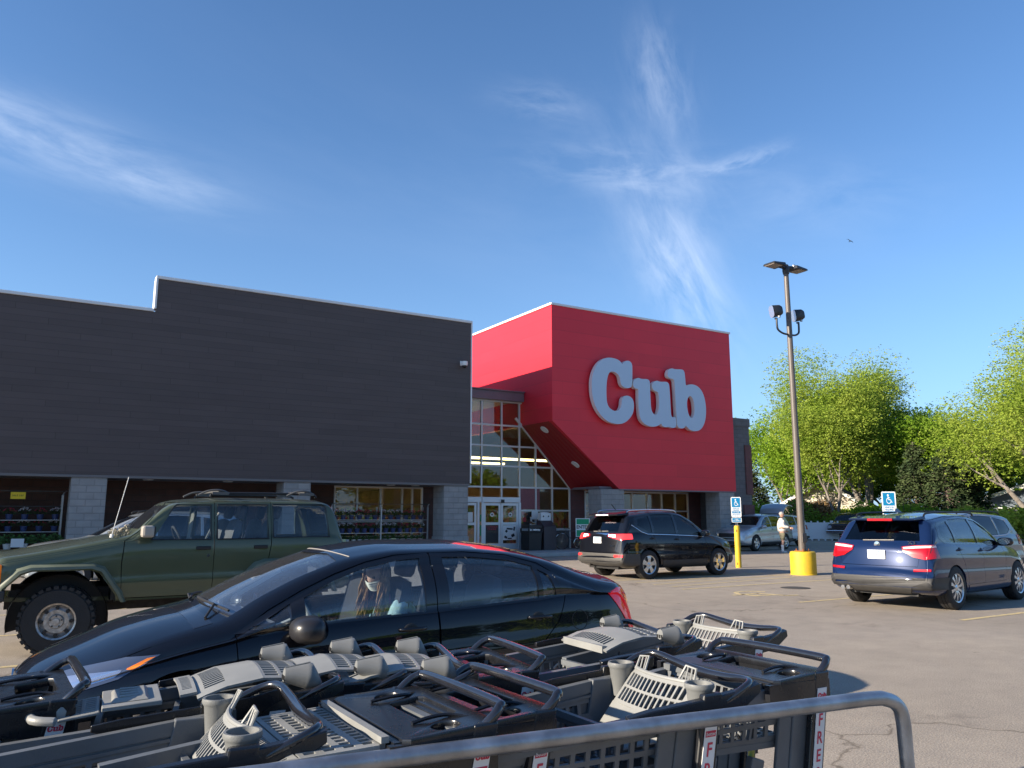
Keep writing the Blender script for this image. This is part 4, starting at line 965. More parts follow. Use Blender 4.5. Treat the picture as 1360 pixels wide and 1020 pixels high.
# ---------------------------------------------------------------- black saloon in front
def sedan():
    L_ = 4.52
    P = dict(L=L_, W=1.755, paint='paint_black', axles=(.93, 3.62), wr=.315, arch=.365, rim='five', rim_r=.20, tw=.205, steer=0,
        top=[(0, .50), (.03, .62), (.12, .70), (.35, .80), (.6, .90), (.85, .965), (1.0, .995), (1.3, 1.14), (1.65, 1.285), (2.0, 1.385), (2.4, 1.43), (2.8, 1.43), (3.2, 1.40), (3.6, 1.325), (3.95, 1.205), (4.2, 1.135), (4.38, 1.10), (4.45, 1.05), (4.49, .9), (4.52, .62)],
        bot=[(0, .34), (.08, .26), (.5, .19), (4.0, .2), (4.4, .27), (4.52, .40)],
        belt=[(0, .46), (.1, .58), (.35, .67), (.8, .78), (1.3, .855), (2.2, .905), (3.2, .955), (3.8, .985), (4.3, .97), (4.52, .56)],
        plan=[(0, .80), (.2, .90), (.55, .97), (1.2, 1.0), (3.4, 1.0), (4.1, .96), (4.4, .90), (4.52, .84)],
        crown=.055, tum=.42, rc=.11, shoulder=.012, bow=(.34, .20), bowlen=(2.3, 1.3), bulge=.035,
        side=[(0, -.055), (.15, -.02), (.30, -.012), (.45, .0), (.62, -.004), (.72, -.022), (.85, -.030), (1, -.062)],
        side_win=[[(1.27, .885), (1.54, .90), (1.54, 1.035)],
                  [(1.63, .903), (2.48, .935), (2.48, 1.308), (2.3, 1.295), (2.05, 1.245), (1.83, 1.165), (1.63, 1.07)],
                  [(2.66, .942), (3.40, .985), (3.40, 1.225), (3.2, 1.275), (2.9, 1.307), (2.66, 1.312)],
                  [(3.44, .988), (3.56, .998), (3.52, 1.155), (3.44, 1.20)]],
        front_win=[(-.66, .955), (-.4, 1.0), (0, 1.02), (.4, 1.0), (.66, .955), (.57, 1.26), (.50, 1.34), (-.50, 1.345), (-.57, 1.27)], fw_x=1.9, rear_win=[(-.6, 1.17), (.6, 1.17), (.50, 1.345), (-.50, 1.345)], rw_x=3.1,
        zglass=.85, beltz=.93, cabin=(1.25, 3.6), rearseat=3.02, floor=.24, dash='dash_grey', seatmat='seat_dark', swmat='beige_trim', side_glass='glass_sedan', front_glass='glass_sedan')
    dt = [(1.26, .28), (1.22, .60), (1.20, .86), (1.4, 1.0), (1.62, 1.115), (1.85, 1.215), (2.08, 1.29), (2.3, 1.333), (2.56, 1.347), (2.56, .60), (2.54, .28)]
    dr = [(2.56, .27), (2.567, .6), (2.567, 1.345), (2.85, 1.345), (3.2, 1.315), (3.45, 1.245), (3.62, 1.14), (3.64, .99), (3.55, .80), (3.40, .66), (3.24, .45), (3.10, .27)]
    P['gaps'] = [(dt, 'y', -2, 2, True), (dr[1:], 'y', -2, 2, False), ([(2.555, .275), (3.10, .275)], 'y', -2, 2, False),
                 ([(.10, -.58), (.5, -.69), (.98, -.74)], 'z', .5, 1.3, False), ([(.10, .58), (.5, .69), (.98, .74)], 'z', .5, 1.3, False), ([(4.02, -.70), (4.30, -.67), (4.45, -.6)], 'z', .95, 1.3, False), ([(4.02, .70), (4.30, .67), (4.45, .6)], 'z', .95, 1.3, False)]
    def ex(T, P, A, sk):
        # black glazing frames around the side windows
        fr = [(1.19, .866), (1.60, .885), (2.5, .920), (3.4, .965), (3.62, .985), (3.71, 1.02), (3.70, 1.08), (3.60, 1.16), (3.38, 1.26), (2.95, 1.325), (2.55, 1.333), (2.28, 1.32), (2.02, 1.268), (1.8, 1.185), (1.56, 1.07), (1.35, .965)]
        hole = P['side_win']
        mb = MB(); mb.prism(fr, 'y', -2, 2); X = boolean(inflate(A, .0025), mesh_of(mb), 'INTERSECT'); X = boolean(X, inflate(A, -.003), 'DIFFERENCE')
        mb = MB(); [mb.prism(h, 'y', -2, 2) for h in hole]; X = boolean(X, mesh_of(mb), 'DIFFERENCE'); X = boolean(X, mesh_of(ribbon([(2.563, .8), (2.563, 1.5)], .007, 'y', -2, 2)), 'DIFFERENCE')
        for vs, fs in islands(X):
            if len(vs) > 10: obj_of('window_trim', vs, fs, 'trim_gloss', T, sk)
        # rear quarter dark panel
        patch(T, A, sk, [[(3.60, 1.0), (3.675, 1.03), (3.67, 1.07), (3.57, 1.15)]], 'y', 'quarter_panel', 'trim_gloss', .004)
        # head and tail lamps
        hl = [(.14, .56), (.34, .585), (.56, .65), (.78, .775), (.60, .765), (.32, .70), (.14, .64)]
        patch(T, A, sk, [hl], 'y', 'headlight', 'headlamp', .004)
        patch(T, A, sk, [[(.63, .70), (.755, .765), (.71, .758), (.60, .703)]], 'y', 'indicator', 'amber', .0055)
        patch(T, A, sk, [[(.18, .60), (.36, .61), (.54, .66), (.58, .70), (.36, .68), (.18, .645)]], 'y', 'headlight_reflector', 'chrome_soft', .0055)
        tl = [(4.08, .985), (4.20, 1.02), (4.55, 1.03), (4.60, .86), (4.60, .68), (4.30, .68), (4.22, .80)]
        patch(T, A, sk, [tl], 'y', 'tail_light', 'red_lens_glow', .006)
        patch(T, A, sk, [[(4.34, .975), (4.5, .98), (4.6, .88), (4.40, .90)]], 'y', 'reversing_light', 'clear_lens', .008)
        patch(T, A, sk, [[(-.6, .33), (.6, .33), (.5, .46), (-.5, .46)]], 'x', 'grille', 'trim_black', .004, rng=(-1, .5))
        patch(T, A, sk, [[(-.45, .53), (.45, .53), (.35, .63), (-.35, .63)]], 'x', 'grille', 'trim_black', .004, rng=(-1, .5))
        b = MB(); b.lathe([(.055, 0), (.055, .012), (.04, .014), (0, .01)], c=(sk.endx(0, .585, -1) - .005, 0, .585), ax='x', n=20); b.build('badge', 'chrome', T, smooth=40)
        for s_ in (-1, 1):
            mirror(T, 1.63, s_ * .80, .885, s_, 'mirror_black', 1.17); handle(T, sk, 2.36, .825, s_, 'paint_black', .19); handle(T, sk, 3.38, .845, s_, 'paint_black', .19)
        # fuel flap outline on the left side
        c = []; 
        for k in range(25):
            a = 2 * pi * k / 24; x, z = 3.75 + .075 * cos(a), .80 + .075 * sin(a); c.append((x, sk.hit(x, z, -1) - .001, z))
        b = MB(); b.tube(c, .0028, 5, caps=False); b.build('fuel_flap_seam', 'trim_black', T)
        # roof aerial, wipers, cowl
        cw = MB(); 
        for y in [-.70 + .1 * i for i in range(15)]:
            z = sk.top(1.2, y)
        patch(T, A, sk, [[(.97, -.68), (.93, -.3), (.91, 0), (.93, .3), (.97, .68), (1.08, .67), (1.035, .35), (1.02, 0), (1.035, -.35), (1.08, -.67)]], 'z', 'scuttle', 'trim_gloss', .002, rng=(.8, 1.3))
        for y0, y1, x1 in ((-.62, -.05, 1.20), (.05, .60, 1.18)):
            w = MB(); pts = []
            for t in [i / 8 for i in range(9)]:
                yy = y0 + (y1 - y0) * t; xx = 1.05 + .15 * (yy / .66) ** 2 + .03 * t; pts.append((xx, yy, sk.top(xx, yy) + .018))
            w.tube(pts, .009, 6); w.tube([(1.05, y0 + .05, sk.top(1.05, y0 + .05) + .008), (pts[2][0] - .02, pts[2][1], pts[2][2] + .012), pts[4]], .008, 6); w.build('wiper', 'trim_black', T, smooth=40)
        # roof front seam
        s2 = MB(); pts = []
        for i in range(21):
            y = -.53 + 1.06 * i / 20; x = 1.905 + .10 * (abs(y) / .55) ** 2; pts.append((x, y, sk.top(x, y) + .001))
        s2.tube(pts, .0045, 5); s2.build('windscreen_seal', 'seal_grey', T)
        # interior pillars trim (pale) and mirror
        b = MB(); b.bar((2.56, .66, 1.30), (2.52, .76, .85), .05, .03); b.bar((1.80, .60, 1.17), (1.50, .68, .98), .05, .03); b.bar((2.56, -.66, 1.25), (2.54, -.72, .95), .04, .02); b.build('interior_trim', 'beige_trim', T)
        b = MB(); b.cbox((1.90, 0, 1.19), (.03, .23, .07)); b.tube([(1.90, 0, 1.22), (1.86, 0, 1.27)], .01, 6); b.build('rear_view_mirror', 'interior', T, bevel=.01)
        b = MB(); b.bar((2.60, -.60, 1.02), (2.68, -.50, .70), .05, .012); b.bar((2.6, .64, 1.1), (2.75, .45, .65), .04, .004); b.build('seat_belt', 'beige_trim', T)
    P['extra'] = ex
    mk('trim_gloss', (.008, .008, .010), .12, coat=.6); mk('mirror_black', (.022, .022, .025), .33, bump=.03, bscale=300); mk('dash_grey', (.16, .17, .19), .7); mk('seat_dark', (.028, .029, .035), .8)
    mk('headlamp', (.10, .13, .2), .10, metal=.4, coat=1); mk('chrome_soft', (.55, .62, .75), .2, metal=.8, coat=1); mk('seal_grey', (.22, .21, .20), .5)
    MAT['glass_sedan'] = glass('glass_sedan', (.86, .91, .95), 1.0, ior=1.68, dust_haze=.022)  # diffuse share raised to paint the sky's hazy reflection into the panes
    T = car(P, 'sedan_car', 'black four-door saloon with a driver inside, behind the trolleys', 'car', (.02, 6.05), R(-1.6))
    T.scale = (1, 1, .957); return T
SEDAN = sedan()
def sym(P): return [P, [(-y, z) for y, z in P][::-1]]
# ---------------------------------------------------------------- green off-roader
def offroader():
    L_ = 4.20; z = .17
    P = dict(L=L_, W=1.72, paint='paint_green', axles=(.74, 3.32), wr=.378, arch=.50, rim='steel', rim_r=.205, tw=.27, steer=R(-9),
        top=[(0, .98), (.02, 1.08), (.10, 1.135), (.3, 1.165), (.8, 1.25), (1.25, 1.335), (1.42, 1.37), (1.62, 1.55), (1.86, 1.735), (2.0, 1.765), (2.6, 1.80), (3.4, 1.795), (3.82, 1.775), (3.94, 1.72), (4.08, 1.33), (4.14, 1.2), (4.18, 1.1), (4.20, .9)],
        bot=[(0, .66), (.1, .60), (1.2, .56), (4.1, .58), (4.2, .66)],
        belt=[(0, .92), (.1, 1.02), (.3, 1.06), (1.0, 1.17), (1.4, 1.245), (2.0, 1.265), (4.0, 1.275), (4.1, 1.15), (4.2, .85)],
        plan=[(0, .93), (.15, .97), (.5, .985), (1.2, 1.0), (3.6, 1.0), (4.1, .975), (4.2, .96)],
        crown=.045, tum=.26, rc=.07, rcw=1.1, shoulder=.012, bow=(.06, .04), bowlen=(.9, .8), bulge=.008, tuck=.04,
        side=[(0, -.03), (.22, -.01), (.27, .008), (.33, .008), (.36, -.004), (.7, .0), (.9, -.008), (1, -.022)],
        archpoly=[(-.56, .40), (-.56, .74), (-.40, .90), (-.30, .935), (.28, .935), (.38, .90), (.56, .64), (.60, .40)],
        side_win=[[(1.66, 1.275), (1.70, 1.275), (2.33, 1.275), (2.33, 1.685), (1.93, 1.685), (1.90, 1.66)], [(2.42, 1.275), (3.04, 1.275), (3.04, 1.69), (2.42, 1.69)], [(3.12, 1.285), (3.86, 1.285), (3.82, 1.68), (3.77, 1.70), (3.12, 1.695)]],
        front_win=[(-.70, 1.40), (.70, 1.40), (.62, 1.69), (-.62, 1.69)], fw_x=2.1, rear_win=[(-.6, 1.3), (.6, 1.3), (.55, 1.66), (-.55, 1.66)], rw_x=3.7,
        zglass=1.2, beltz=1.27, cabin=(1.55, 3.7), rearseat=3.05, floor=.60, side_glass='glass_clear', front_glass='glass_clear', rear_glass='glass_dark', swmat='interior', gap=.010)
    P['gaps'] = [([(1.36, .60), (1.34, 1.0), (1.36, 1.26), (1.50, 1.36), (1.72, 1.60), (1.85, 1.722), (2.375, 1.732), (2.378, 1.2), (2.375, .60)], 'y', -2, 2, True),
                 ([(2.377, 1.736), (3.085, 1.738), (3.085, 1.2), (3.05, 1.0), (2.92, .86), (2.80, .60), (2.37, .60)], 'y', -2, 2, False),
                 ([(.06, -.70), (1.30, -.775)], 'z', .9, 1.6, False), ([(.06, .70), (1.30, .775)], 'z', .9, 1.6, False)]
    def ex(T, P, A, sk):
        W = .86
        for ax_ in P['axles']:     # trapezoid wheel-arch flares, grey green
            for s_ in (-1, 1):
                inn = [(-.60, .62), (-.57, .76), (-.41, .92), (-.30, .955), (.29, .955), (.39, .92), (.57, .66), (.62, .56)]; out = [(-.66, .62), (-.63, .79), (-.45, .975), (-.32, 1.015), (.31, 1.015), (.43, .975), (.63, .69), (.69, .56)]
                b = MB(); n = len(inn); vs = []
                for (u, v), (p, q) in zip(inn, out):
                    y0 = sk.hit(min(max(ax_ + p, .1), L_ - .1), q, s_)
                    vs += [(ax_ + u, y0 + s_ * .085, v), (ax_ + (u + p) / 2, y0 + s_ * .075, (v + q) / 2), (ax_ + p, y0 - s_ * .004, q), (ax_ + u, y0 - s_ * .03, v + .004)]
                fs = []
                for i in range(n - 1):
                    for k in range(4): fs.append((4 * i + k, 4 * i + (k + 1) % 4, 4 * i + 4 + (k + 1) % 4, 4 * i + 4 + k))
                fs += [(3, 2, 1, 0), (4 * n - 4, 4 * n - 3, 4 * n - 2, 4 * n - 1)]
                b.add(vs, fs); o = b.build('wheel_arch_flare', 'flare_green', T, smooth=50)
                bm = bmesh.new(); bm.from_mesh(o.data); bmesh.ops.recalc_face_normals(bm, faces=bm.faces); bm.to_mesh(o.data); bm.free()
        for h in P['side_win']:    # rubber seals
            for s_ in (-1, 1):
                pts = [(x, sk.hit(x, zz, s_) - s_ * .002, zz) for x, zz in expand(h, .008)]; b = MB(); b.tube(pts + pts[:1], .011, 5, caps=False); b.build('window_seal', 'trim_black', T)
        for s_ in (-1, 1):
            b = MB(); b.box((1.52, s_ * .84, 1.30), (1.66, s_ * 1.02, 1.44)); o = b.build('wing_mirror', 'mirror_pale', T, bevel=.03)
            g = MB(); g.box((1.655, s_ * .86, 1.315), (1.668, s_ * 1.01, 1.425)); g.build('mirror_glass', 'trim_black', o)
            for x in (2.26, 2.96):
                y = sk.hit(x, 1.16, s_); b = MB(); b.box((x - .095, y - s_ * .01, 1.14), (x + .075, y + s_ * .022, 1.185)); b.build('door_handle', 'trim_black', T, bevel=.008)
            y = sk.hit(2.31, 1.07, s_); b = MB(); b.lathe([(.016, -.008), (.016, .008), (.0, .008)], c=(2.31, y, 1.07), ax='y', n=12); b.build('door_lock', 'chrome', T)
            b = MB(); b.box((.004, s_ * .70, .80), (.15, s_ * (W - .025), 1.02)); b.build('marker_lamp', 'amber', T, bevel=.01)
            b = MB(); b.box((-.012, s_ * .42, .80), (.05, s_ * .69, 1.0)); b.build('headlight', 'clear_lens', T, bevel=.01)
            b = MB(); b.box((4.10, s_ * .66, .85), (4.215, s_ * .85, 1.2)); b.build('tail_light', 'red_lens', T, bevel=.01)
            b = MB(); b.tube(smooth_path([(2.35, s_ * .55, 1.80), (2.5, s_ * .55, 1.845), (3.6, s_ * .54, 1.845), (3.74, s_ * .54, 1.80)], 4), .016, 6); b.build('roof_rail', 'trim_black', T, smooth=40)
        for x in (2.42, 3.55):
            b = MB()
            for s_ in (-1, 1):
                b.tube(smooth_path([(x - .22, s_ * .56, 1.82), (x - .10, s_ * .57, 1.875), (x + .05, s_ * .57, 1.885), (x + .16, s_ * .56, 1.84)], 4), .014, 6); b.cbox((x + .05, s_ * .56, 1.845), (.20, .07, .035))
            b.tube([(x + .04, -.56, 1.875), (x + .04, .56, 1.875)], .016, 8); b.build('roof_bar', 'roof_rack', T, smooth=40)
        b = MB(); b.box((-.14, -.86, .62), (.0, .86, .74)); b.box((-.14, -.90, .62), (.20, -.84, .745)); b.box((-.14, .84, .62), (.20, .90, .745)); b.build('front_bumper', 'cladding_dark', T, bevel=.02)
        b = MB(); b.box((4.19, -.82, .60), (4.31, .82, .75)); b.build('rear_bumper', 'cladding_dark', T, bevel=.02)
        b = MB()
        for i in range(10): b.box((-.008, -.36 + i * .08, .80), (.02, -.32 + i * .08, 1.0))
        b.build('grille', 'trim_black', T)
        b = MB()      # axles, springs and exhaust seen under the raised body
        for x in P['axles']: b.ball((x, .1, .40), .13, 10); b.tube([(x, -.7, .40), (x, .7, .40)], .045, 8)
        for s_ in (-1, 1):
            b.bar((.75, s_ * .42, .44), (1.9, s_ * .38, .50), .07, .07); b.bar((2.5, s_ * .45, .52), (3.9, s_ * .45, .55), .06, .03); b.tube([(.72, s_ * .42, .45), (.74, s_ * .45, .85)], .05, 10)
            b.bar((.2, s_ * .40, .56), (4.0, s_ * .40, .58), .08, .12)
        b.box((1.5, -.25, .42), (2.2, .25, .56)); b.tube([(1.2, .3, .45), (3.2, .35, .47), (4.1, .55, .52)], .035, 8); b.build('chassis', 'chassis_rust', T, smooth=40)
        b = MB(); b.tube([(1.22, -.74, 1.30), (1.225, -.74, 1.34)], .02, 8); b.tube([(1.225, -.74, 1.34), (1.36, -.72, 2.02)], .004, 6); b.build('aerial', 'white', T)
        b = MB()      # cowl with wipers and leaf litter
        for y0 in (-.45, .15): b.tube([(1.40, y0, sk.top(1.40, y0) + .01), (1.47, y0 + .25, sk.top(1.47, y0 + .25) + .02), (1.52, y0 + .5, sk.top(1.52, y0 + .5) + .02)], .009, 6)
        b.build('wiper', 'trim_black', T)
        rr = random.Random(5); b = MB()
        for i in range(90):
            x = 1.25 + rr.random() * .20; y = -.72 + rr.random() * .9; zz = sk.top(x, y) + rr.random() * .05; b.cbox((x, y, zz), (.03, .02, .006), rot=Matrix.Rotation(rr.random() * 6, 3, (rr.random(), rr.random(), .3)))
        b.build('leaf_litter', 'litter', T)['kind'] = 'stuff'
        b = MB(); b.cbox((1.80, 0, 1.60), (.03, .25, .07)); b.tube([(1.80, 0, 1.62), (1.84, 0, 1.70)], .01, 6); b.build('rear_view_mirror', 'interior', T)
        b = MB(); b.bar((2.38, .70, 1.66), (2.30, .60, 1.2), .05, .006); b.bar((2.44, -.72, 1.6), (2.30, -.66, 1.25), .10, .012); b.build('seat_belt', 'beige_trim', T)
    P['extra'] = ex
    mk('flare_green', (.12, .14, .10), .55, var=.1, vscale=8); mk('mirror_pale', (.35, .32, .28), .4); mk('roof_rack', (.10, .10, .10), .4); mk('chassis_rust', (.04, .033, .028), .8, var=.4, vscale=12); mk('litter', (.25, .23, .18), .9, var=.4, vscale=60)
    return car(P, 'off_road_car', 'raised olive green off-road estate on big tyres beside the black saloon', 'car', (-.28, 11.40), 0)
offroader()

def suv(P, rear, label, loc, rz, group=None, name='suv_car'):
    base = dict(W=1.85, wr=.355, arch=.40, rim='five', rim_r=.235, tw=.23, crown=.05, tum=.34, rc=.12, shoulder=.012, bow=(.26, .13), bowlen=(1.7, .7), bulge=.02,
        side=[(0, -.03), (.12, .0), (.35, .004), (.55, -.01), (.68, -.004), (.82, -.015), (1, -.055)], side_glass='glass_dark', front_glass='glass_mid', rear_glass='glass_dark', zglass=.9, beltz=1.06, cabin=(1.4, 4.0), floor=.30, rearname='tailgate')
    base.update(P); base['extra'] = rear
    return car(base, name, label, 'car', loc, rz, group)
def common(T, P, A, sk, handles, mir, clad=None, clad_m='cladding', body_band=None):
    for s_ in (-1, 1):
        mirror(T, mir[0], s_ * mir[1], mir[2], s_, mir[3], 1.05)
        for x, zz in handles: handle(T, sk, x, zz, s_, P.get('handle_mat', P['paint']), .17)
        if P.get('rails'):
            x0, x1, y, zz, m = P['rails']; b = MB(); b.tube(smooth_path([(x0, s_ * y, zz - .045), (x0 + .15, s_ * y, zz + .008), ((x0 + x1) / 2, s_ * y, zz + .02), (x1 - .15, s_ * y, zz), (x1, s_ * y, zz - .05)], 5), .017, 8); b.build('roof_rail', m, T, smooth=40)
    if clad:      # lower body cladding with wheel-arch lips
        L_ = P['L']; polys = []
        a0, a1 = P['axles']; r0, r1 = P['arch'] - .004, P['arch'] + .075; zc = P['wr'] + P.get('archz', 0)
        for ax_ in (a0, a1):
            up = [(ax_ + r1 * cos(t), zc + r1 * sin(t)) for t in [pi * k / 16 for k in range(17)]]; polys.append(up + [(ax_ - r1, .1), (ax_ + r1, .1)])

        for p in polys:
            mb = MB(); mb.prism(p, 'y', -2, 2); X = boolean(boolean(inflate(A, .010), mesh_of(mb), 'INTERSECT'), inflate(A, -.004), 'DIFFERENCE')
            c = MB(); ax_ = sum(q[0] for q in p[:17]) / 17; c.prism([(ax_ + r0 * cos(t), zc + r0 * sin(t)) for t in [2 * pi * k / 40 for k in range(40)]], 'y', -2, 2)
            X = boolean(X, mesh_of(c), 'DIFFERENCE')
            for vs, fs in islands(X):
                if len(vs) > 6 and abs(sum(v.y for v in vs) / len(vs)) > .5: obj_of('arch_trim', vs, fs, clad_m, T, sk)
        patch(T, A, sk, [[(a0 + r1 + .004, .15), (a1 - r1 - .004, .15), (a1 - r1 - .004, clad), (a0 + r1 + .004, clad)]], 'y', 'sill_trim', clad_m, .008)
def trim_line(T, sk, pts, m, r=.008, name='trim_strip', sides=(-1, 1)):
    for s_ in sides:
        b = MB(); b.tube([(x, sk.hit(x, z, s_) + s_ * .002, z) for x, z in pts], r, 6); b.build(name, m, T, smooth=40)
def win_frame(T, A, sk, outline, holes, m='trim_gloss'):
    mb = MB(); mb.prism(outline, 'y', -2, 2); X = boolean(boolean(inflate(A, .0025), mesh_of(mb), 'INTERSECT'), inflate(A, -.003), 'DIFFERENCE')
    mb = MB(); [mb.prism(h, 'y', -2, 2) for h in holes]; X = boolean(X, mesh_of(mb), 'DIFFERENCE')
    for vs, fs in islands(X):
        if len(vs) > 10: obj_of('window_frame', vs, fs, m, T, sk)
def rear_wiper(T, sk, z, y0, y1, dz=.02):
    b = MB(); b.tube([(sk.endx(y, z + dz * (y - y0), 1) + .015, y, z + dz * (y - y0)) for y in [y0 + (y1 - y0) * t / 6 for t in range(7)]], .011, 6); b.build('rear_wiper', 'wiper_grey', T)
mk('wiper_grey', (.16, .15, .14), .5)
# black compact SUV with lit tail lamps
def suv_black():
    def ex(T, P, A, sk):
        common(T, P, A, sk, [(2.52, .94), (3.42, .97)], (1.52, .84, 1.08, 'paint_black2'), .44, 'cladding_dark')
        win_frame(T, A, sk, [(1.40, 1.0), (2.5, 1.045), (3.6, 1.09), (3.98, 1.26), (3.90, 1.46), (3.7, 1.53), (2.9, 1.60), (2.3, 1.575), (1.85, 1.40)], P['side_win'])
        trim_line(T, sk, [(1.45, .995), (2.0, 1.022), (2.8, 1.052), (3.55, 1.075), (3.75, 1.13), (4.05, 1.30)], 'chrome', .009)
        patch(T, A, sk, [[(-1, .34), (1, .34), (1, .62), (-1, .62)]], 'x', 'rear_bumper', 'cladding', .014, rng=(3.90, 5))
        patch(T, A, sk, [[(-1, .3), (1, .3), (1, .52), (-1, .52)]], 'x', 'front_bumper', 'cladding_dark', .012, rng=(-1, .40))
        patch(T, A, sk, sym([(.38, 1.075), (1, 1.09), (1, .985), (.80, .94), (.60, .975), (.38, 1.02)]), 'x', 'tail_light', 'red_lens_lit', .03, rng=(4.12, 5))
        patch(T, A, sk, sym([(.40, 1.065), (.60, 1.07), (.62, 1.0), (.40, 1.03)]), 'x', 'brake_lamp', 'lamp_white_lit', .034, rng=(4.35, 5))
        patch(T, A, sk, [[(-.38, 1.10), (.38, 1.10), (.38, 1.06), (-.38, 1.06)]], 'x', 'trim_strip', 'chrome', .01, rng=(4.2, 5))
        patch(T, A, sk, sym([(.62, .54), (.86, .54), (.86, .59), (.62, .59)]), 'x', 'reflector', 'red_lens_lit', .018, rng=(4.2, 5))
        x = sk.endx(0, .93, 1); plate(T, x + .012, 0, .93, 1, '348 RXM'); b = MB(); b.lathe([(.075, 0), (.075, .012), (.055, .014), (.05, .006), (0, .006)], c=(sk.endx(0, 1.12, 1), 0, 1.12), ax='x', n=20); b.build('badge', 'chrome', T, smooth=40)
        put(b := MB(), text_mb('AWD', .07, .004), FR(sk.endx(.5, .80, 1) + .004, .52, .80, (0, 1, 0)), 0); b.build('badge_text', 'chrome', T)
        b = MB(); b.hexa([(3.95, -.60, 1.54), (4.32, -.56, 1.515), (4.32, .56, 1.515), (3.95, .60, 1.54), (3.93, -.58, 1.60), (4.34, -.55, 1.555), (4.34, .55, 1.555), (3.93, .58, 1.60)]); b.build('spoiler', 'paint_black2', T, bevel=.012)
        b = MB(); b.box((4.31, -.22, 1.525), (4.355, .22, 1.545)); b.build('brake_lamp', 'lamp_white_lit', T)
        b = MB(); b.tube([(3.85, .0, 1.66), (4.0, 0, 1.80)], .012, 6); b.build('aerial', 'trim_black', T)
        patch(T, A, sk, [[(.10, .72), (.45, .74), (.62, .84), (.45, .86), (.12, .80)]], 'y', 'headlight', 'headlamp', .006)
        rear_wiper(T, sk, 1.135, -.25, .30)
        b = MB(); b.tube([(4.35, -.35, .33), (4.5, -.35, .32)], .03, 8); b.box((3.9, -.4, .26), (4.3, .4, .40)); b.build('exhaust', 'chassis_rust', T)
    P = dict(L=4.57, W=1.845, paint='paint_black2', axles=(.90, 3.56),
        top=[(0, .60), (.03, .74), (.12, .88), (.4, .97), (.9, 1.06), (1.15, 1.10), (1.5, 1.31), (1.85, 1.51), (2.15, 1.625), (2.55, 1.67), (3.1, 1.66), (3.7, 1.61), (4.08, 1.56), (4.16, 1.48), (4.41, 1.13), (4.47, 1.06), (4.50, .95), (4.53, .66), (4.57, .60)],
        bot=[(0, .36), (.1, .28), (.5, .24), (4.2, .27), (4.45, .33), (4.57, .42)], belt=[(0, .55), (.1, .74), (.35, .86), (1.1, .985), (2.0, 1.01), (3.2, 1.055), (3.9, 1.09), (4.35, 1.08), (4.5, .9), (4.57, .5)],
        plan=[(0, .80), (.2, .90), (.6, .975), (1.2, .99), (3.6, 1.0), (4.2, .975), (4.45, .95), (4.57, .92)],
        side_win=[[(1.54, 1.025), (2.42, 1.06), (2.42, 1.535), (2.2, 1.52), (1.9, 1.38), (1.62, 1.18)], [(2.50, 1.063), (3.30, 1.10), (3.30, 1.54), (2.9, 1.565), (2.50, 1.55)], [(3.38, 1.11), (3.50, 1.12), (3.86, 1.28), (3.80, 1.43), (3.38, 1.51)]],
        front_win=[(-.68, 1.12), (.68, 1.12), (.58, 1.54), (-.58, 1.54)], fw_x=2.2, rear_win=[(-.60, 1.14), (.60, 1.14), (.52, 1.50), (-.52, 1.50)], rw_x=3.95, zglass=1.0,
        rails=(2.2, 4.0, .56, 1.65, 'chrome'), cabin=(1.35, 4.1))
    P['gaps'] = [([(1.42, .42), (1.40, .8), (1.42, .985), (1.75, 1.32), (2.1, 1.555), (2.46, 1.59), (2.465, .42)], 'y', -2, 2, True), ([(2.468, 1.592), (2.9, 1.60), (3.34, 1.575), (3.35, 1.1), (3.30, .85), (3.18, .75), (3.06, .42), (2.46, .42)], 'y', -2, 2, False),
                 ([(-.72, 1.56), (-.80, 1.10), (-.74, .95), (-.62, .64), (.62, .64), (.74, .95), (.80, 1.10), (.72, 1.56)], 'x', 4.1, 5, False)]
    rescale(suv(P, ex, 'black compact SUV with lit tail lamps, left of the yellow sign post', (16.87, 16.50), pi + R(2.5), 'SUVs parked in the marked bays'), .96, 1.03)
suv_black()
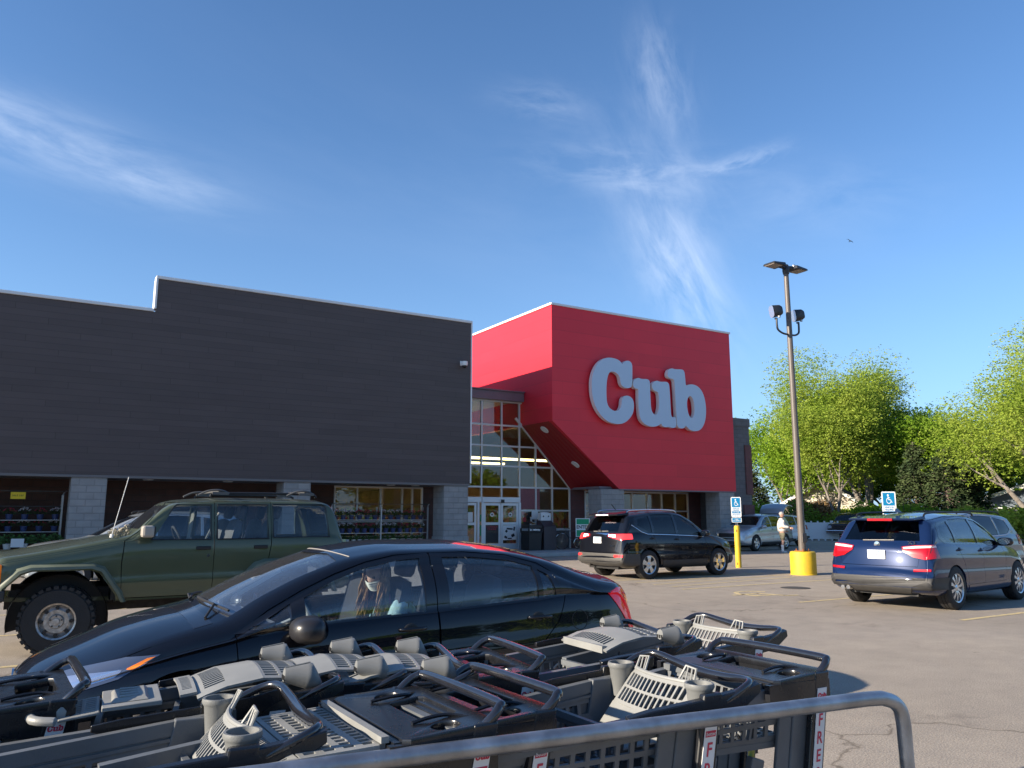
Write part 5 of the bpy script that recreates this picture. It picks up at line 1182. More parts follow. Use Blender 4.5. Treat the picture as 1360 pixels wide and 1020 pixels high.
# dark blue SUV
def suv_blue():
    def ex(T, P, A, sk):
        common(T, P, A, sk, [(2.50, .98), (3.42, 1.01)], (1.60, .86, 1.12, 'paint_black2'), .40, 'paint_navy')
        win_frame(T, A, sk, [(1.45, 1.04), (2.5, 1.075), (3.6, 1.10), (3.90, 1.125), (4.06, 1.22), (3.98, 1.40), (3.86, 1.49), (2.9, 1.585), (2.3, 1.565), (1.85, 1.40)], P['side_win'])
        patch(T, A, sk, [[(-1, .36), (1, .36), (1, .56), (-1, .56)]], 'x', 'rear_bumper', 'cladding_dark', .012, rng=(3.98, 5))
        patch(T, A, sk, [[(-.5, .28), (.5, .28), (.58, .40), (-.58, .40)]], 'x', 'bumper_diffuser', 'cladding', .018, rng=(4.2, 5))
        patch(T, A, sk, sym([(.42, 1.075), (.62, 1.10), (1, 1.115), (1, .90), (.78, .86), (.60, .90), (.44, 1.0)]), 'x', 'tail_light', 'red_lens', .016, rng=(4.26, 5))
        patch(T, A, sk, sym([(.44, 1.065), (.62, 1.088), (.88, 1.10), (.88, 1.065), (.46, 1.035)]), 'x', 'light_bar', 'tail_white', .020, rng=(4.26, 5))
        patch(T, A, sk, sym([(.60, .66), (.86, .67), (.86, .71), (.60, .70)]), 'x', 'reflector', 'red_lens', .016, rng=(4.2, 5))
        x = sk.endx(0, .92, 1); plate(T, x + .010, 0, .93, 1, '581 KZV')
        b = MB(); b.lathe([(.052, 0), (.052, .012), (0, .016)], c=(sk.endx(0, 1.10, 1), 0, 1.10), ax='x', n=20); b.build('badge', 'chrome', T, smooth=40)
        put(b := MB(), text_mb('X3', .09, .006, 1.2), FR(sk.endx(.6, 1.10, 1) + .006, .56, 1.135, (0, 1, 0)), 0); b.build('badge_text', 'chrome', T)
        b = MB(); b.hexa([(3.97, -.62, 1.54), (4.34, -.58, 1.515), (4.34, .58, 1.515), (3.97, .62, 1.54), (3.95, -.60, 1.60), (4.36, -.57, 1.553), (4.36, .57, 1.553), (3.95, .60, 1.60)]); b.build('spoiler', 'paint_navy', T, bevel=.012)
        b = MB(); b.box((4.33, -.22, 1.51), (4.372, .22, 1.55)); b.build('brake_lamp', 'red_lens', T)
        b = MB(); b.hexa([(3.55, -.03, 1.66), (3.72, -.02, 1.66), (3.72, .02, 1.66), (3.55, .03, 1.66), (3.67, -.008, 1.735), (3.73, -.005, 1.73), (3.73, .005, 1.73), (3.67, .008, 1.735)]); b.build('aerial', 'paint_navy', T)
        rear_wiper(T, sk, 1.17, -.28, .26)
        for y in (-.62, -.52): 
            b = MB(); b.tube([(4.4, y, .33), (4.63, y, .335)], .036, 12); b.build('exhaust', 'chrome', T, smooth=40)
        patch(T, A, sk, [[(.10, .74), (.45, .76), (.66, .86), (.45, .88), (.12, .84)]], 'y', 'headlight', 'headlamp', .006)
        c = MB(); c.box((3.98, -.5, .30), (4.3, .5, .42)); c.build('silencer', 'steel_rim', T, bevel=.03)
    P = dict(L=4.65, W=1.88, paint='paint_navy', axles=(.87, 3.68), wr=.36, arch=.40, rim='multi', rim_r=.245,
        top=[(0, .66), (.03, .80), (.12, .90), (.4, .99), (.9, 1.08), (1.2, 1.13), (1.5, 1.29), (1.85, 1.49), (2.2, 1.625), (2.6, 1.67), (3.1, 1.665), (3.7, 1.615), (4.10, 1.56), (4.18, 1.48), (4.45, 1.16), (4.52, 1.09), (4.56, .98), (4.58, .70), (4.65, .64)],
        bot=[(0, .36), (.1, .27), (.5, .23), (4.2, .25), (4.5, .30), (4.65, .40)], belt=[(0, .6), (.1, .80), (.4, .89), (1.2, 1.02), (2.0, 1.045), (3.4, 1.085), (4.1, 1.11), (4.4, 1.09), (4.55, .9), (4.65, .5)],
        plan=[(0, .80), (.2, .90), (.6, .975), (1.2, .99), (3.6, 1.0), (4.2, .98), (4.5, .95), (4.65, .92)],
        side_win=[[(1.62, 1.065), (2.44, 1.095), (2.44, 1.53), (2.2, 1.50), (1.9, 1.37), (1.68, 1.21)], [(2.52, 1.098), (3.38, 1.125), (3.38, 1.53), (2.9, 1.55), (2.52, 1.54)], [(3.46, 1.13), (3.80, 1.15), (3.96, 1.25), (3.88, 1.40), (3.80, 1.455), (3.46, 1.505)]],
        front_win=[(-.68, 1.15), (.68, 1.15), (.58, 1.54), (-.58, 1.54)], fw_x=2.2, rear_win=[(-.66, 1.17), (.66, 1.17), (.56, 1.50), (-.56, 1.50)], rw_x=4.0, zglass=1.0, side_glass='glass_mid', rear_glass='glass_dark',
        rails=(1.95, 4.0, .60, 1.645, 'trim_black'), cabin=(1.4, 4.1), side=[(0, -.05), (.10, -.015), (.22, -.02), (.38, -.002), (.55, -.014), (.74, .0), (.84, -.02), (1, -.06)])
    P['gaps'] = [([(1.48, .40), (1.44, .8), (1.46, 1.03), (1.75, 1.32), (2.1, 1.545), (2.48, 1.575), (2.485, .40)], 'y', -2, 2, True), ([(2.488, 1.577), (2.9, 1.585), (3.42, 1.56), (3.44, 1.1), (3.40, .88), (3.28, .75), (3.16, .40), (2.48, .40)], 'y', -2, 2, False),
                 ([(-.74, 1.56), (-.83, 1.12), (-.70, .95), (-.66, .74), (.66, .74), (.70, .95), (.83, 1.12), (.74, 1.56)], 'x', 4.15, 5, False)]
    mk('tail_white', (.8, .55, .55), .15, coat=1)
    rescale(suv(P, ex, 'dark blue SUV seen from behind, right of the yellow lamp base', (16.93, 9.10), pi + R(7), 'SUVs parked in the marked bays'), .955, .975)
suv_blue()
# plainer bodies for the cars further off
def far_suv(paint, label, loc, rz, k=1.0, openhatch=False, rim='five', glass_='glass_mid', white_rear=False, group='cars parked further off'):
    def ex(T, P, A, sk):
        common(T, P, A, sk, [(2.5, .95), (3.4, .97)], (1.5, .86, 1.08, paint), .40, 'cladding_dark')
        trim_line(T, sk, [(1.45, 1.005), (2.0, 1.03), (2.8, 1.058), (3.7, 1.09), (4.1, 1.20), (3.95, 1.47), (3.2, 1.575), (2.5, 1.59), (2.0, 1.49)], 'chrome', .008)
        patch(T, A, sk, [[(.10, .70), (.42, .72), (.60, .86), (.40, .86), (.10, .80)]], 'y', 'headlight', 'clear_lens', .006)
        patch(T, A, sk, [[(-.5, .62), (.5, .62), (.56, .80), (-.56, .80)]], 'x', 'grille', 'trim_black', .006, rng=(-1, .3))
        patch(T, A, sk, [[(-.62, .32), (.62, .32), (.55, .46), (-.55, .46)]], 'x', 'grille', 'trim_black', .006, rng=(-1, .3))
        patch(T, A, sk, sym([(.55, 1.08), (1, 1.10), (1, .86), (.70, .86)]), 'x', 'tail_light', 'red_lens', .012, rng=(4.25, 5))
        patch(T, A, sk, [[(-1, .30), (1, .30), (1, .52), (-1, .52)]], 'x', 'rear_bumper', 'cladding', .010, rng=(4.1, 5))
        if openhatch:     # raised tailgate hinged at the roof's rear edge
            b = MB(); n = 10; hx, hz = 4.05, 1.62; prof = [(0, 0), (.18, .30), (.42, .50), (.66, .55), (.92, .50)]
            pr = smooth_path([(p[0], p[1], 0) for p in prof], 4); vs = []
            for i, p in enumerate(pr):
                hw = .60 + .10 * i / len(pr)
                for j in range(n + 1):
                    y = -hw + 2 * hw * j / n; e = (abs(y) / hw) ** 3 * .07; vs += [(hx + p.x, y, hz + p.y - e), (hx + p.x + .02, y, hz + p.y - e - .05)]
            m = len(pr); I = lambda i, j, k: (i * (n + 1) + j) * 2 + k; fs = []
            for i in range(m - 1):
                for j in range(n):
                    fs.append((I(i, j, 0), I(i + 1, j, 0), I(i + 1, j + 1, 0), I(i, j + 1, 0)))
            f2 = []
            for i in range(m - 1):
                for j in range(n): f2.append((I(i, j, 1), I(i, j + 1, 1), I(i + 1, j + 1, 1), I(i + 1, j, 1)))
            ed = [(I(i, 0, 0), I(i, 0, 1), I(i + 1, 0, 1), I(i + 1, 0, 0)) for i in range(m - 1)] + [(I(i, n, 0), I(i + 1, n, 0), I(i + 1, n, 1), I(i, n, 1)) for i in range(m - 1)] + [(I(m - 1, j, 0), I(m - 1, j, 1), I(m - 1, j + 1, 1), I(m - 1, j + 1, 0)) for j in range(n)]
            b.add(vs, fs + ed, 0); b.add(vs, f2, 1); b.build('open_tailgate', [paint, 'interior'], T, smooth=50)
    P = dict(L=4.70, W=1.85, paint=paint, axles=(.93, 3.72), nst=40,
        top=[(0, .60), (.03, .78), (.12, .93), (.4, 1.01), (.9, 1.08), (1.15, 1.12), (1.5, 1.30), (1.85, 1.49), (2.15, 1.61), (2.6, 1.67), (3.4, 1.66), (4.0, 1.62), (4.2, 1.58), (4.28, 1.5), (4.5, 1.13), (4.56, 1.02), (4.60, .9), (4.63, .64), (4.70, .58)],
        bot=[(0, .36), (.1, .28), (.5, .24), (4.2, .27), (4.5, .33), (4.70, .42)], belt=[(0, .55), (.1, .78), (.35, .89), (1.1, .995), (2.0, 1.02), (3.2, 1.055), (3.9, 1.08), (4.4, 1.07), (4.6, .85), (4.70, .5)],
        plan=[(0, .80), (.2, .90), (.6, .975), (1.2, .99), (3.6, 1.0), (4.2, .975), (4.5, .95), (4.7, .92)],
        side_win=[[(1.56, 1.035), (2.44, 1.07), (2.44, 1.54), (2.2, 1.52), (1.9, 1.38), (1.64, 1.19)], [(2.50, 1.073), (3.38, 1.10), (3.38, 1.54), (2.9, 1.57), (2.50, 1.555)], [(3.44, 1.105), (3.80, 1.12), (4.0, 1.22), (3.92, 1.44), (3.44, 1.53)]],
        front_win=[(-.68, 1.15), (.68, 1.15), (.58, 1.55), (-.58, 1.55)], fw_x=2.2, rear_win=[(-.62, 1.14), (.62, 1.14), (.52, 1.50), (-.52, 1.50)], rw_x=4.0, zglass=1.0, side_glass=glass_, rim=rim,
        rails=(2.1, 4.0, .58, 1.655, 'trim_black'), cabin=(1.4, 4.1))
    P['gaps'] = [([(1.44, .42), (1.42, .8), (1.44, .995), (1.75, 1.32), (2.1, 1.555), (2.47, 1.59), (2.475, .42)], 'y', -2, 2, True), ([(2.478, 1.592), (2.9, 1.60), (3.41, 1.575), (3.42, 1.1), (3.36, .86), (3.2, .42), (2.47, .42)], 'y', -2, 2, False)]
    return suv(P, ex, label, loc, rz, group)
far_suv('paint_grey', 'blue-grey SUV behind the dark blue SUV at the right edge', (17.3, 11.55), 0, glass_='glass_dark')
far_suv('paint_silver', 'silver SUV with its tailgate raised, behind the yellow sign post', (27.3, 25.9), R(13), openhatch=True)
w = far_suv('paint_white', 'white people carrier partly hidden behind the lamp pole', (31.6, 28.9), R(6), rim='plain')
far_suv('paint_silver', 'pale car whose windscreen shows beyond the green off-roader bonnet', (.05, 19.6), 0)
def pickup():
    def ex(T, P, A, sk):
        common(T, P, A, sk, [(2.55, 1.0)], (1.75, .93, 1.2, 'chrome'), None)
        b = MB(); b.box((-.03, -.62, .74), (.06, .62, .98)); b.build('grille', 'trim_black', T, bevel=.01)
        b = MB()
        for z in (.75, .86, .975): b.box((-.045, -.64, z - .018), (.03, .64, z + .018))
        b.build('grille_bar', 'chrome', T)
        for s_ in (-1, 1):
            b = MB(); b.box((-.035, s_ * .64, .78), (.12, s_ * .92, .96)); b.build('headlight', 'clear_lens', T, bevel=.015)
        b = MB(); b.box((-.16, -.96, .48), (.06, .96, .68)); b.build('front_bumper', 'chrome', T, bevel=.03)
    P = dict(L=5.4, W=1.96, paint='paint_black', axles=(1.0, 4.3), wr=.39, arch=.46, rim='six', rim_r=.22,
        top=[(0, .95), (.05, 1.08), (.4, 1.14), (1.3, 1.20), (1.5, 1.24), (1.85, 1.55), (2.15, 1.74), (2.6, 1.78), (3.2, 1.76), (3.38, 1.70), (3.5, 1.22), (5.2, 1.20), (5.38, 1.18), (5.4, .8)],
        bot=[(0, .56), (.3, .48), (5.2, .50), (5.4, .56)], belt=[(0, .9), (.1, 1.02), (1.4, 1.14), (3.4, 1.16), (5.2, 1.15), (5.4, .75)], plan=[(0, .94), (.2, .97), (1.2, 1), (5.2, 1), (5.4, .98)],
        crown=.04, tum=.28, rc=.08, bow=(.08, .02), side_win=[[(1.78, 1.19), (2.50, 1.19), (2.50, 1.66), (2.16, 1.66)], [(2.58, 1.19), (3.25, 1.19), (3.20, 1.66), (2.58, 1.67)]], front_win=[(-.75, 1.26), (.75, 1.26), (.64, 1.68), (-.64, 1.68)], fw_x=2.3, rear_win=None,
        zglass=1.1, cabin=(1.6, 3.2), beltz=1.17, floor=.52)
    P['gaps'] = [([(1.6, .56), (1.6, 1.15), (2.1, 1.70), (2.54, 1.70), (2.54, .56)], 'y', -2, 2, True)]
    suv(P, ex, 'black pickup truck with chrome grille, between the lamp pole and the blue SUV', (44.6, 32.6), R(22), 'cars parked further off', 'pickup_truck')
pickup()
# ================================================================== shopping trolleys
mk('berry_red', (.55, .03, .07), .45); mk('sticker_white', (.74, .74, .73), .4); mk('produce', (.10, .20, .03), .5, var=.0, vscale=60, col2=(.55, .38, .05))
def skew_box(b, x0, x1, y0, y1, z0, z1, k, mi=None):      # box whose x shifts by k*(1-z)
    f = lambda x, z: x - k * (1 - z)
    b.hexa([(f(x0, z0), y0, z0), (f(x1, z0), y0, z0), (f(x1, z0), y1, z0), (f(x0, z0), y1, z0), (f(x0, z1), y0, z1), (f(x1, z1), y0, z1), (f(x1, z1), y1, z1), (f(x0, z1), y1, z1)], mi)
def cub_word(b, M_, h, mi):       # the shop's lettering, flat
    for P in CUB:
        me = flat_curve_mesh([[((q[0] - 23.65) * h / 3.1, (q[1] - 6.9) * h / 3.1) for q in pp] for pp in P], .0008)
        put(b, ([tuple(v.co) for v in me.vertices], [tuple(f.vertices) for f in me.polygons]), M_, mi); bpy.data.meshes.remove(me)
def trolley(kind, seatpanel=False):
    T = thing('shopping_trolley', 'x', 'shopping trolley', (0, 0, 0), 0, 'shopping trolleys in the trolley bay')
    hw = lambda x: .252 + (.192 - .252) * (-x - .1) / .85          # half width of the basket
    zr = lambda x: .955 + .075 * (x + .1)                            # rim height
    zb = lambda x: .765 - .02 * (x + .1)
    # upper basket
    b = MB()
    for s_ in (-1, 1):
        P = lambda u, v: (-.13 - .80 * u, s_ * (hw(-.13 - .80 * u) - .022 * (1 - v)), zb(-.13 - .8 * u) + (zr(-.13 - .8 * u) - .02 - zb(-.13 - .8 * u)) * v)
        b.lattice(P, 13, 2, .30, .34, .010, (.14, .03, .14, .16))
        for t0, t1 in ((0, 1),):
            b.bar((-.11, s_ * (hw(-.11) + .004), zr(-.11)), (-.94, s_ * (hw(-.94) + .004), zr(-.94)), .030, .038)
        b.bar((-.13, s_ * (hw(-.13) - .006), zr(-.1) - .032), (-.93, s_ * (hw(-.93) - .006), zr(-.93) - .032), .016, .010)
        b.bar((-.13, s_ * (hw(-.13) - .024), zb(-.13)), (-.93, s_ * (hw(-.93) - .024), zb(-.93)), .02, .02)
    P = lambda u, v: (-.93 - .015 * v, (u - .5) * 2 * (hw(-.93) - .02), zb(-.93) + (zr(-.93) - zb(-.93) - .01) * v); b.lattice(P, 8, 2, .32, .3, .010, (.05, .05, .12, .12))
    b.bar((-.945, -hw(-.94) - .01, zr(-.94)), (-.945, hw(-.94) + .01, zr(-.94)), .018, .022)
    P = lambda u, v: (-.13 - .80 * u, (v - .5) * 2 * (hw(-.13 - .8 * u) - .022), zb(-.13 - .8 * u)); b.lattice(P, 16, 9, .38, .34, .008)
    b.build('basket', 'cart_grey', T, smooth=30)
    # lower basket
    b = MB(); z0, z1 = .30, .50
    for s_ in (-1, 1):
        P = lambda u, v: (-.20 - .66 * u, s_ * (hw(-.2 - .66 * u) - .03 * (1 - v) - .01), z0 + (z1 - z0) * v); b.lattice(P, 10, 2, .3, .3, .009, (.05, .05, .12, .14))
        b.bar((-.18, s_ * (hw(-.18) - .006), z1), (-.88, s_ * (hw(-.88) - .006), z1), .026, .03)
    P = lambda u, v: (-.88, (u - .5) * 2 * (hw(-.88) - .02), z0 + (z1 - z0) * v); b.lattice(P, 7, 2, .32, .3, .009, (.05, .05, .12, .12)); b.bar((-.885, -.20, z1), (-.885, .20, z1), .026, .03)
    P = lambda u, v: (-.20 - .68 * u, (v - .5) * 2 * (hw(-.2 - .68 * u) - .04), z0); b.lattice(P, 12, 7, .38, .36, .008)
    b.build('lower_basket', 'cart_black', T, smooth=30)
    # rear posts and base frame
    po = -.12 if kind[0] == 'B' else 0.0
    b = MB()
    for s_ in (-1, 1):
        skew_box(b, po - .155, po - .045, s_ * .222, s_ * .256, .14, .965, .20); skew_box(b, po - .22, po - .155, s_ * .236, s_ * .25, .45, .93, .20)
        b.bar((-.24, s_ * .24, .16), (-.80, s_ * .20, .14), .035, .05); b.bar((-.55, s_ * .22, .16), (-.36, s_ * .235, .74), .03, .06, up=(1, 0, 0))
        b.bar((-.72, s_ * .205, .15), (-.56, s_ * .215, .77), .026, .06, up=(1, 0, 0))
    b.box((-.30, -.24, .12), (-.25, .24, .17)); b.box((-.82, -.20, .12), (-.78, .20, .17)); b.build('frame', 'cart_grey', T, bevel=.004)
    for s_ in (-1, 1):
        b = MB(); skew_box(b, po - .088, po - .012, s_ * .258, s_ * .285, .16, 1.0, .20, 0); b.build('post_cover', 'cart_black', T, bevel=.006)
        b = MB(); y = s_ * .2865; skew_box(b, po - .074, po - .026, min(y, y + s_ * .002), max(y, y + s_ * .002), .30, .945, .20, 0)
        Xa = (1, 0, 0) if s_ < 0 else (-1, 0, 0); Ya = Vector((.196, 0, .98)); yy = y + s_ * .003
        fr = lambda z: Matrix.Translation((po - .050 - .2 * (1 - z), yy, z)) @ Matrix((Vector(Xa), Ya, Vector(Xa).cross(Ya))).transposed().to_4x4()
        cub_word(b, fr(.920), .020, 1)
        b.hexa([tuple(fr(.885) @ Vector(q)) for q in ((-.020, -.009, -.0012), (.020, -.009, -.0012), (.020, -.009, .0002), (-.020, -.009, .0002), (-.020, .009, -.0012), (.020, .009, -.0012), (.020, .009, .0002), (-.020, .009, .0002))], 1)
        put(b, text_mb('better', .015, .0008), fr(.885) @ Matrix.Translation((0, 0, .0012)), 0)
        for i, ch in enumerate('FRESH'): put(b, text_mb(ch, .058, .0008, .85, .0008), fr(.838 - i * .058), 1)
        b.hexa([tuple(fr(.47) @ Vector(q)) for q in ((-.022, -.09, -.0015), (.022, -.09, -.0015), (.022, -.09, .0003), (-.022, -.09, .0003), (-.022, .06, -.0015), (.022, .06, -.0015), (.022, .06, .0003), (-.022, .06, .0003))], 2)
        b.build('sticker', ['sticker_white', 'berry_red', 'produce'], T)
    for x in (-.26, -.80):
        for s_ in (-1, 1):
            y = s_ * (.235 if x > -.5 else .19); b = MB(); b.lathe([(0, -.014), (.054, -.014), (.06, -.008), (.06, .008), (.054, .014), (0, .014)], c=(x + .02, y, .06), ax='y', n=18); b.build('castor_wheel', 'rubber', T, smooth=30)
            b = MB(); b.box((x - .01, y - .022, .05), (x + .03, y - .017, .13)); b.box((x - .01, y + .017, .05), (x + .03, y + .022, .13)); b.box((x - .015, y - .022, .125), (x + .035, y + .022, .135)); b.build('castor_fork', 'galv', T)
    b = MB()
    b.tube([(-.40, -.20, .80), (-.30, -.08, .82), (-.22, .02, .86), (-.18, .05, .93)], .004, 5); b.build('seat_strap', 'trim_black', T)
    if kind[0] == 'A':      # console with cup wells
        circ = lambda cx, cy, r: [(cx + r * cos(2 * pi * k / 20), cy + r * sin(2 * pi * k / 20)) for k in range(20)]
        rnd = lambda x0, x1, y0, y1: chaikin([(x0, y0), (x1, y0), (x1, y1), (x0, y1)], 2) if False else [(x0 + .015, y0), (x1 - .015, y0), (x1, y0 + .015), (x1, y1 - .015), (x1 - .015, y1), (x0 + .015, y1), (x0, y1 - .015), (x0, y0 + .015)]
        me = flat_curve_mesh([rnd(-.285, -.015, -.278, .278), circ(-.135, -.205, .043), circ(-.135, .205, .043), rnd(-.17, -.05, -.125, .125)], .018, .004)
        b = MB(); b.add([(v.co.x, v.co.y, v.co.z + .978 + .10 * (v.co.x + .13) - .25 * v.co.y ** 2 * 0 + (.012 if v.co.x < -.20 else 0)) for v in me.vertices], [tuple(f.vertices) for f in me.polygons])
        for s_ in (-1, 1):
            b.lathe([(.044, 0), (.040, -.07), (.0, -.07)], c=(-.135, s_ * .205, .98), n=20, cap=False)
            b.hexa([(-.33, s_ * .262, .925), (-.015, s_ * .262, .88), (-.015, s_ * .284, .88), (-.33, s_ * .284, .925), (-.33, s_ * .262, .978), (-.015, s_ * .262, .972), (-.015, s_ * .284, .972), (-.33, s_ * .284, .978)])
            b.tube(smooth_path([(-.21, s_ * .15, .992), (-.15, s_ * .145, 1.0), (-.09, s_ * .15, 1.0), (-.03, s_ * .20, .99)], 3), .006, 6)
        b.box((-.175, -.128, .925), (-.045, .128, .930)); b.box((-.178, -.13, .93), (-.172, .13, .975)); b.box((-.05, -.13, .93), (-.044, .13, .975)); b.bar((-.30, -.262, .955), (-.30, .262, .955), .02, .05)
        b.build('console', 'cart_black', T, smooth=35)
        b = MB(); hp = smooth_path([(-.07, -.256, .985), (-.05, -.264, 1.015), (-.02, -.270, 1.043), (.0, -.262, 1.060), (.012, -.235, 1.065), (.012, 0, 1.068), (.012, .235, 1.065), (.0, .262, 1.060), (-.03, .270, 1.045), (-.07, .266, 1.015), (-.10, .258, .985)], 5)
        hp = [Vector((p.x, p.y, p.z - .03)) for p in hp]; b.tube(hp, [.014 if abs(p.y) > .25 else .0155 for p in hp], 12); b.build('handle', 'handle_metal', T, smooth=60)
        b = MB()
        if kind == 'Aflat':
            P = lambda u, v: (-.32 - .22 * u, (v - .5) * .46, .968 - .004 * u); b.lattice(P, 4, 14, .42, .34, .012, (.05, .02, .03, .03))
            P = lambda u, v: (-.545 - .085 * u, (v - .5) * (.46 - .05 * u), .966 - .018 * u - .02 * u * u); b.lattice(P, 1, 30, .3, .45, .008, (.1, .25, .05, .05))
            b.bar((-.325, -.24, .985), (-.325, .24, .985), .022, .016); b.bar((-.63, -.20, .925), (-.63, .20, .925), .012, .05)
            for s_ in (-1, 1): b.bar((-.34, s_ * .238, .958), (-.62, s_ * .222, .95), .01, .035)
            b.build('child_flap', 'cart_light', T, smooth=30)
        else:
            P = lambda u, v: (-.325 - .05 * u, (v - .5) * .45, .955 - .16 * u); b.lattice(P, 3, 12, .3, .34, .010, (.06, .05, .04, .04)); b.bar((-.325, -.235, .965), (-.325, .235, .965), .028, .024); b.build('child_flap', 'cart_grey', T, smooth=30)
    else:
        for s_ in (-1, 1):    # tapering black cheeks running back to the handle
            pts = [(-.50, .945, .962), (-.42, .922, .972), (-.20, .915, .985), (-.06, .930, .998), (.03, .980, 1.014)]
            b = MB(); vs = []
            for x, za, zb_ in pts:
                vs += [(x, s_ * .266, za), (x, s_ * .288, za + .006), (x, s_ * .284, zb_), (x, s_ * .262, zb_ + .004)]
            fs = [(4 * i + k, 4 * i + (k + 1) % 4, 4 * i + 4 + (k + 1) % 4, 4 * i + 4 + k) for i in range(len(pts) - 1) for k in range(4)] + [(3, 2, 1, 0), (16, 17, 18, 19)]
            b.add(vs, fs)
            o = b.build('side_cheek', 'cart_black', T, smooth=30, bevel=.003)
            bm = bmesh.new(); bm.from_mesh(o.data); bmesh.ops.recalc_face_normals(bm, faces=bm.faces); bm.to_mesh(o.data); bm.free()
        hp = smooth_path([(-.16, .272, .985), (-.10, .276, 1.018), (-.03, .268, 1.048), (.010, .225, 1.056), (.022, .12, 1.040), (.024, 0, 1.026), (.024, -.12, 1.028), (.022, -.21, 1.036), (.004, -.262, 1.036), (-.05, -.276, 1.018), (-.12, -.274, .99)], 5)
        hp = [Vector((p.x, p.y, p.z - .022)) for p in hp]; b = MB(); b.tube(hp, [.012 + .006 * max(0, 1 - abs(p.y) / .27) for p in hp], 12); b.build('handle', 'handle_metal', T, smooth=60)
        if kind == 'Bopen':
            b = MB(); bow = lambda v: .035 * (1 - (2 * v - 1) ** 2)
            P = lambda u, v: (-.205 - .10 * u - bow(v) * (1 - u * .5), (v - .5) * .335, .992 - .105 * u); b.lattice(P, 2, 13, .16, .30, .007, (.10, .06, .04, .04))
            P = lambda u, v: (-.305 - .09 * u - bow(v) * .5, (v - .5) * .34, .887 - .10 * u); b.lattice(P, 1, 1, .99, .99, .007)
            tr = [(-.205 - bow(v), (v - .5) * .335, .993) for v in [i / 12 for i in range(13)]]; b.tube(tr, .008, 8)
            for s_ in (-1, 1):
                for r0 in (.052, ):
                    e = [(-.215, s_ * .155, .99), (-.195, s_ * .15, 1.035), (-.195, s_ * .10, 1.04), (-.225, s_ * .09, .992)]; b.tube(e, .0045, 6); b.tube([(-.212, s_ * .135, .99), (-.197, s_ * .132, 1.037)], .003, 5); b.tube([(-.215, s_ * .113, .99), (-.197, s_ * .112, 1.038)], .003, 5)
            b.v = [(v[0] + .075, v[1], v[2] + .012) for v in b.v]; b.build('child_flap', 'cart_light', T, smooth=40)
            for s_ in (-1, 1):
                b = MB(); b.lathe([(.040, 0), (.047, 0), (.049, -.010), (.045, -.018), (.042, -.022), (.034, -.115), (0, -.115)], c=(-.165, s_ * .212, 1.02), n=24, cap=False); b.lathe([(.040, 0), (.031, -.108), (0, -.108)], c=(-.165, s_ * .212, 1.02), n=24, cap=False)
                b.build('cup_holder', 'cart_mid', T, smooth=50)
        else:
            b = MB(); w_ = lambda u: .175 - .02 * u + .02 * sin(pi * u)
            P = lambda u, v: (-.13 - .13 * u, (v - .5) * 2 * w_(0), .992 + .016 * sin(pi * v) + .010 * u); b.lattice(P, 2, 12, .20, .32, .007, (.10, .02, .06, .06))
            P = lambda u, v: (-.26 - .20 * u, (v - .5) * 2 * w_(u * .5), 1.002 + .016 * sin(pi * v) - .045 * u * u); b.lattice(P, 1, 13, .30, .36, .008, (.50, .06, .14, .14))
            ps = [P(u, v) for u in [0] for v in [0]]
            if seatpanel:
                P2 = lambda u, v: (-.46 - .05 * u, (v - .5) * .30, .972 + .010 * sin(pi * v) - .006 * u); b.lattice(P2, 1, 14, .25, .5, .008, (.1, .1, .15, .15))
            else:
                b.bar((-.455, -.16, .963), (-.455, .16, .963), .02, .03)
            b.v = [(v[0] + .05, v[1], v[2] + .022) for v in b.v]; b.build('child_flap', 'cart_light', T, smooth=40)
            if seatpanel:     # opened seat plate with its embossed tile
                b = MB(); b.hexa([(-.68, -.13, .958), (-.51, -.14, .966), (-.51, .14, .966), (-.68, .13, .958), (-.68, -.13, .972), (-.51, -.14, .980), (-.51, .14, .980), (-.68, .13, .972)])
                b.hexa([(-.655, -.095, .974), (-.545, -.10, .979), (-.545, .10, .979), (-.655, .095, .974), (-.645, -.08, .984), (-.555, -.085, .989), (-.555, .085, .989), (-.645, .08, .984)])
                for i in range(4): b.box((-.63 + i * .0, -.07 + i * .04, .985), (-.575, -.05 + i * .04, .990))
                P3 = lambda u, v: (-.685 - .11 * u, (v - .5) * .25, .955 - .012 * u); b.lattice(P3, 2, 8, .30, .5, .009, (.05, .22, .05, .05))
                for s_ in (-1, 1): b.lathe([(.0, -.02), (.016, -.02), (.018, .0), (.010, .015), (0, .016)], c=(-.79, s_ * .085, .965), n=12)
                b.tube(smooth_path([(-.80, -.16, .95), (-.86, -.13, .955), (-.88, 0, .958), (-.86, .13, .955), (-.80, .16, .95)], 4), .014, 8)
                b.build('child_seat', 'cart_light', T, smooth=35, bevel=.003)
            for s_ in (-1, 1):
                b = MB(); n = 18; ax = Vector((1, 0, -.12)).normalized(); sd_ = Vector((0, 1, 0)); up = sd_.cross(ax).normalized() * -1; c0 = Vector((-.155, s_ * .225, 1.040))
                vs = []
                for t, r in ((0, .0), (0, .021), (.025, .028), (.070, .039), (.078, .042), (.088, .041)):
                    for k in range(n): a = 2 * pi * k / n; vs.append(c0 + ax * t + sd_ * (r * cos(a)) + up * (r * sin(a)))
                for t, r, dz_ in ((.102, .033, .010), (.130, .013, .033)):     # hinge gusset running down to the flap
                    for k in range(n): a = 2 * pi * k / n; vs.append(c0 + ax * t + sd_ * (r * cos(a) * 1.1) + up * (r * sin(a) - dz_))
                b.add(vs, [(i * n + k, i * n + (k + 1) % n, (i + 1) * n + (k + 1) % n, (i + 1) * n + k) for i in range(7) for k in range(n)] + [tuple(range(7 * n, 8 * n))])
                b.tube([c0 + ax * .0 + up * .022, c0 + ax * .078 + up * .043, c0 + ax * .08 + sd_ * -s_ * .042], .003, 6)
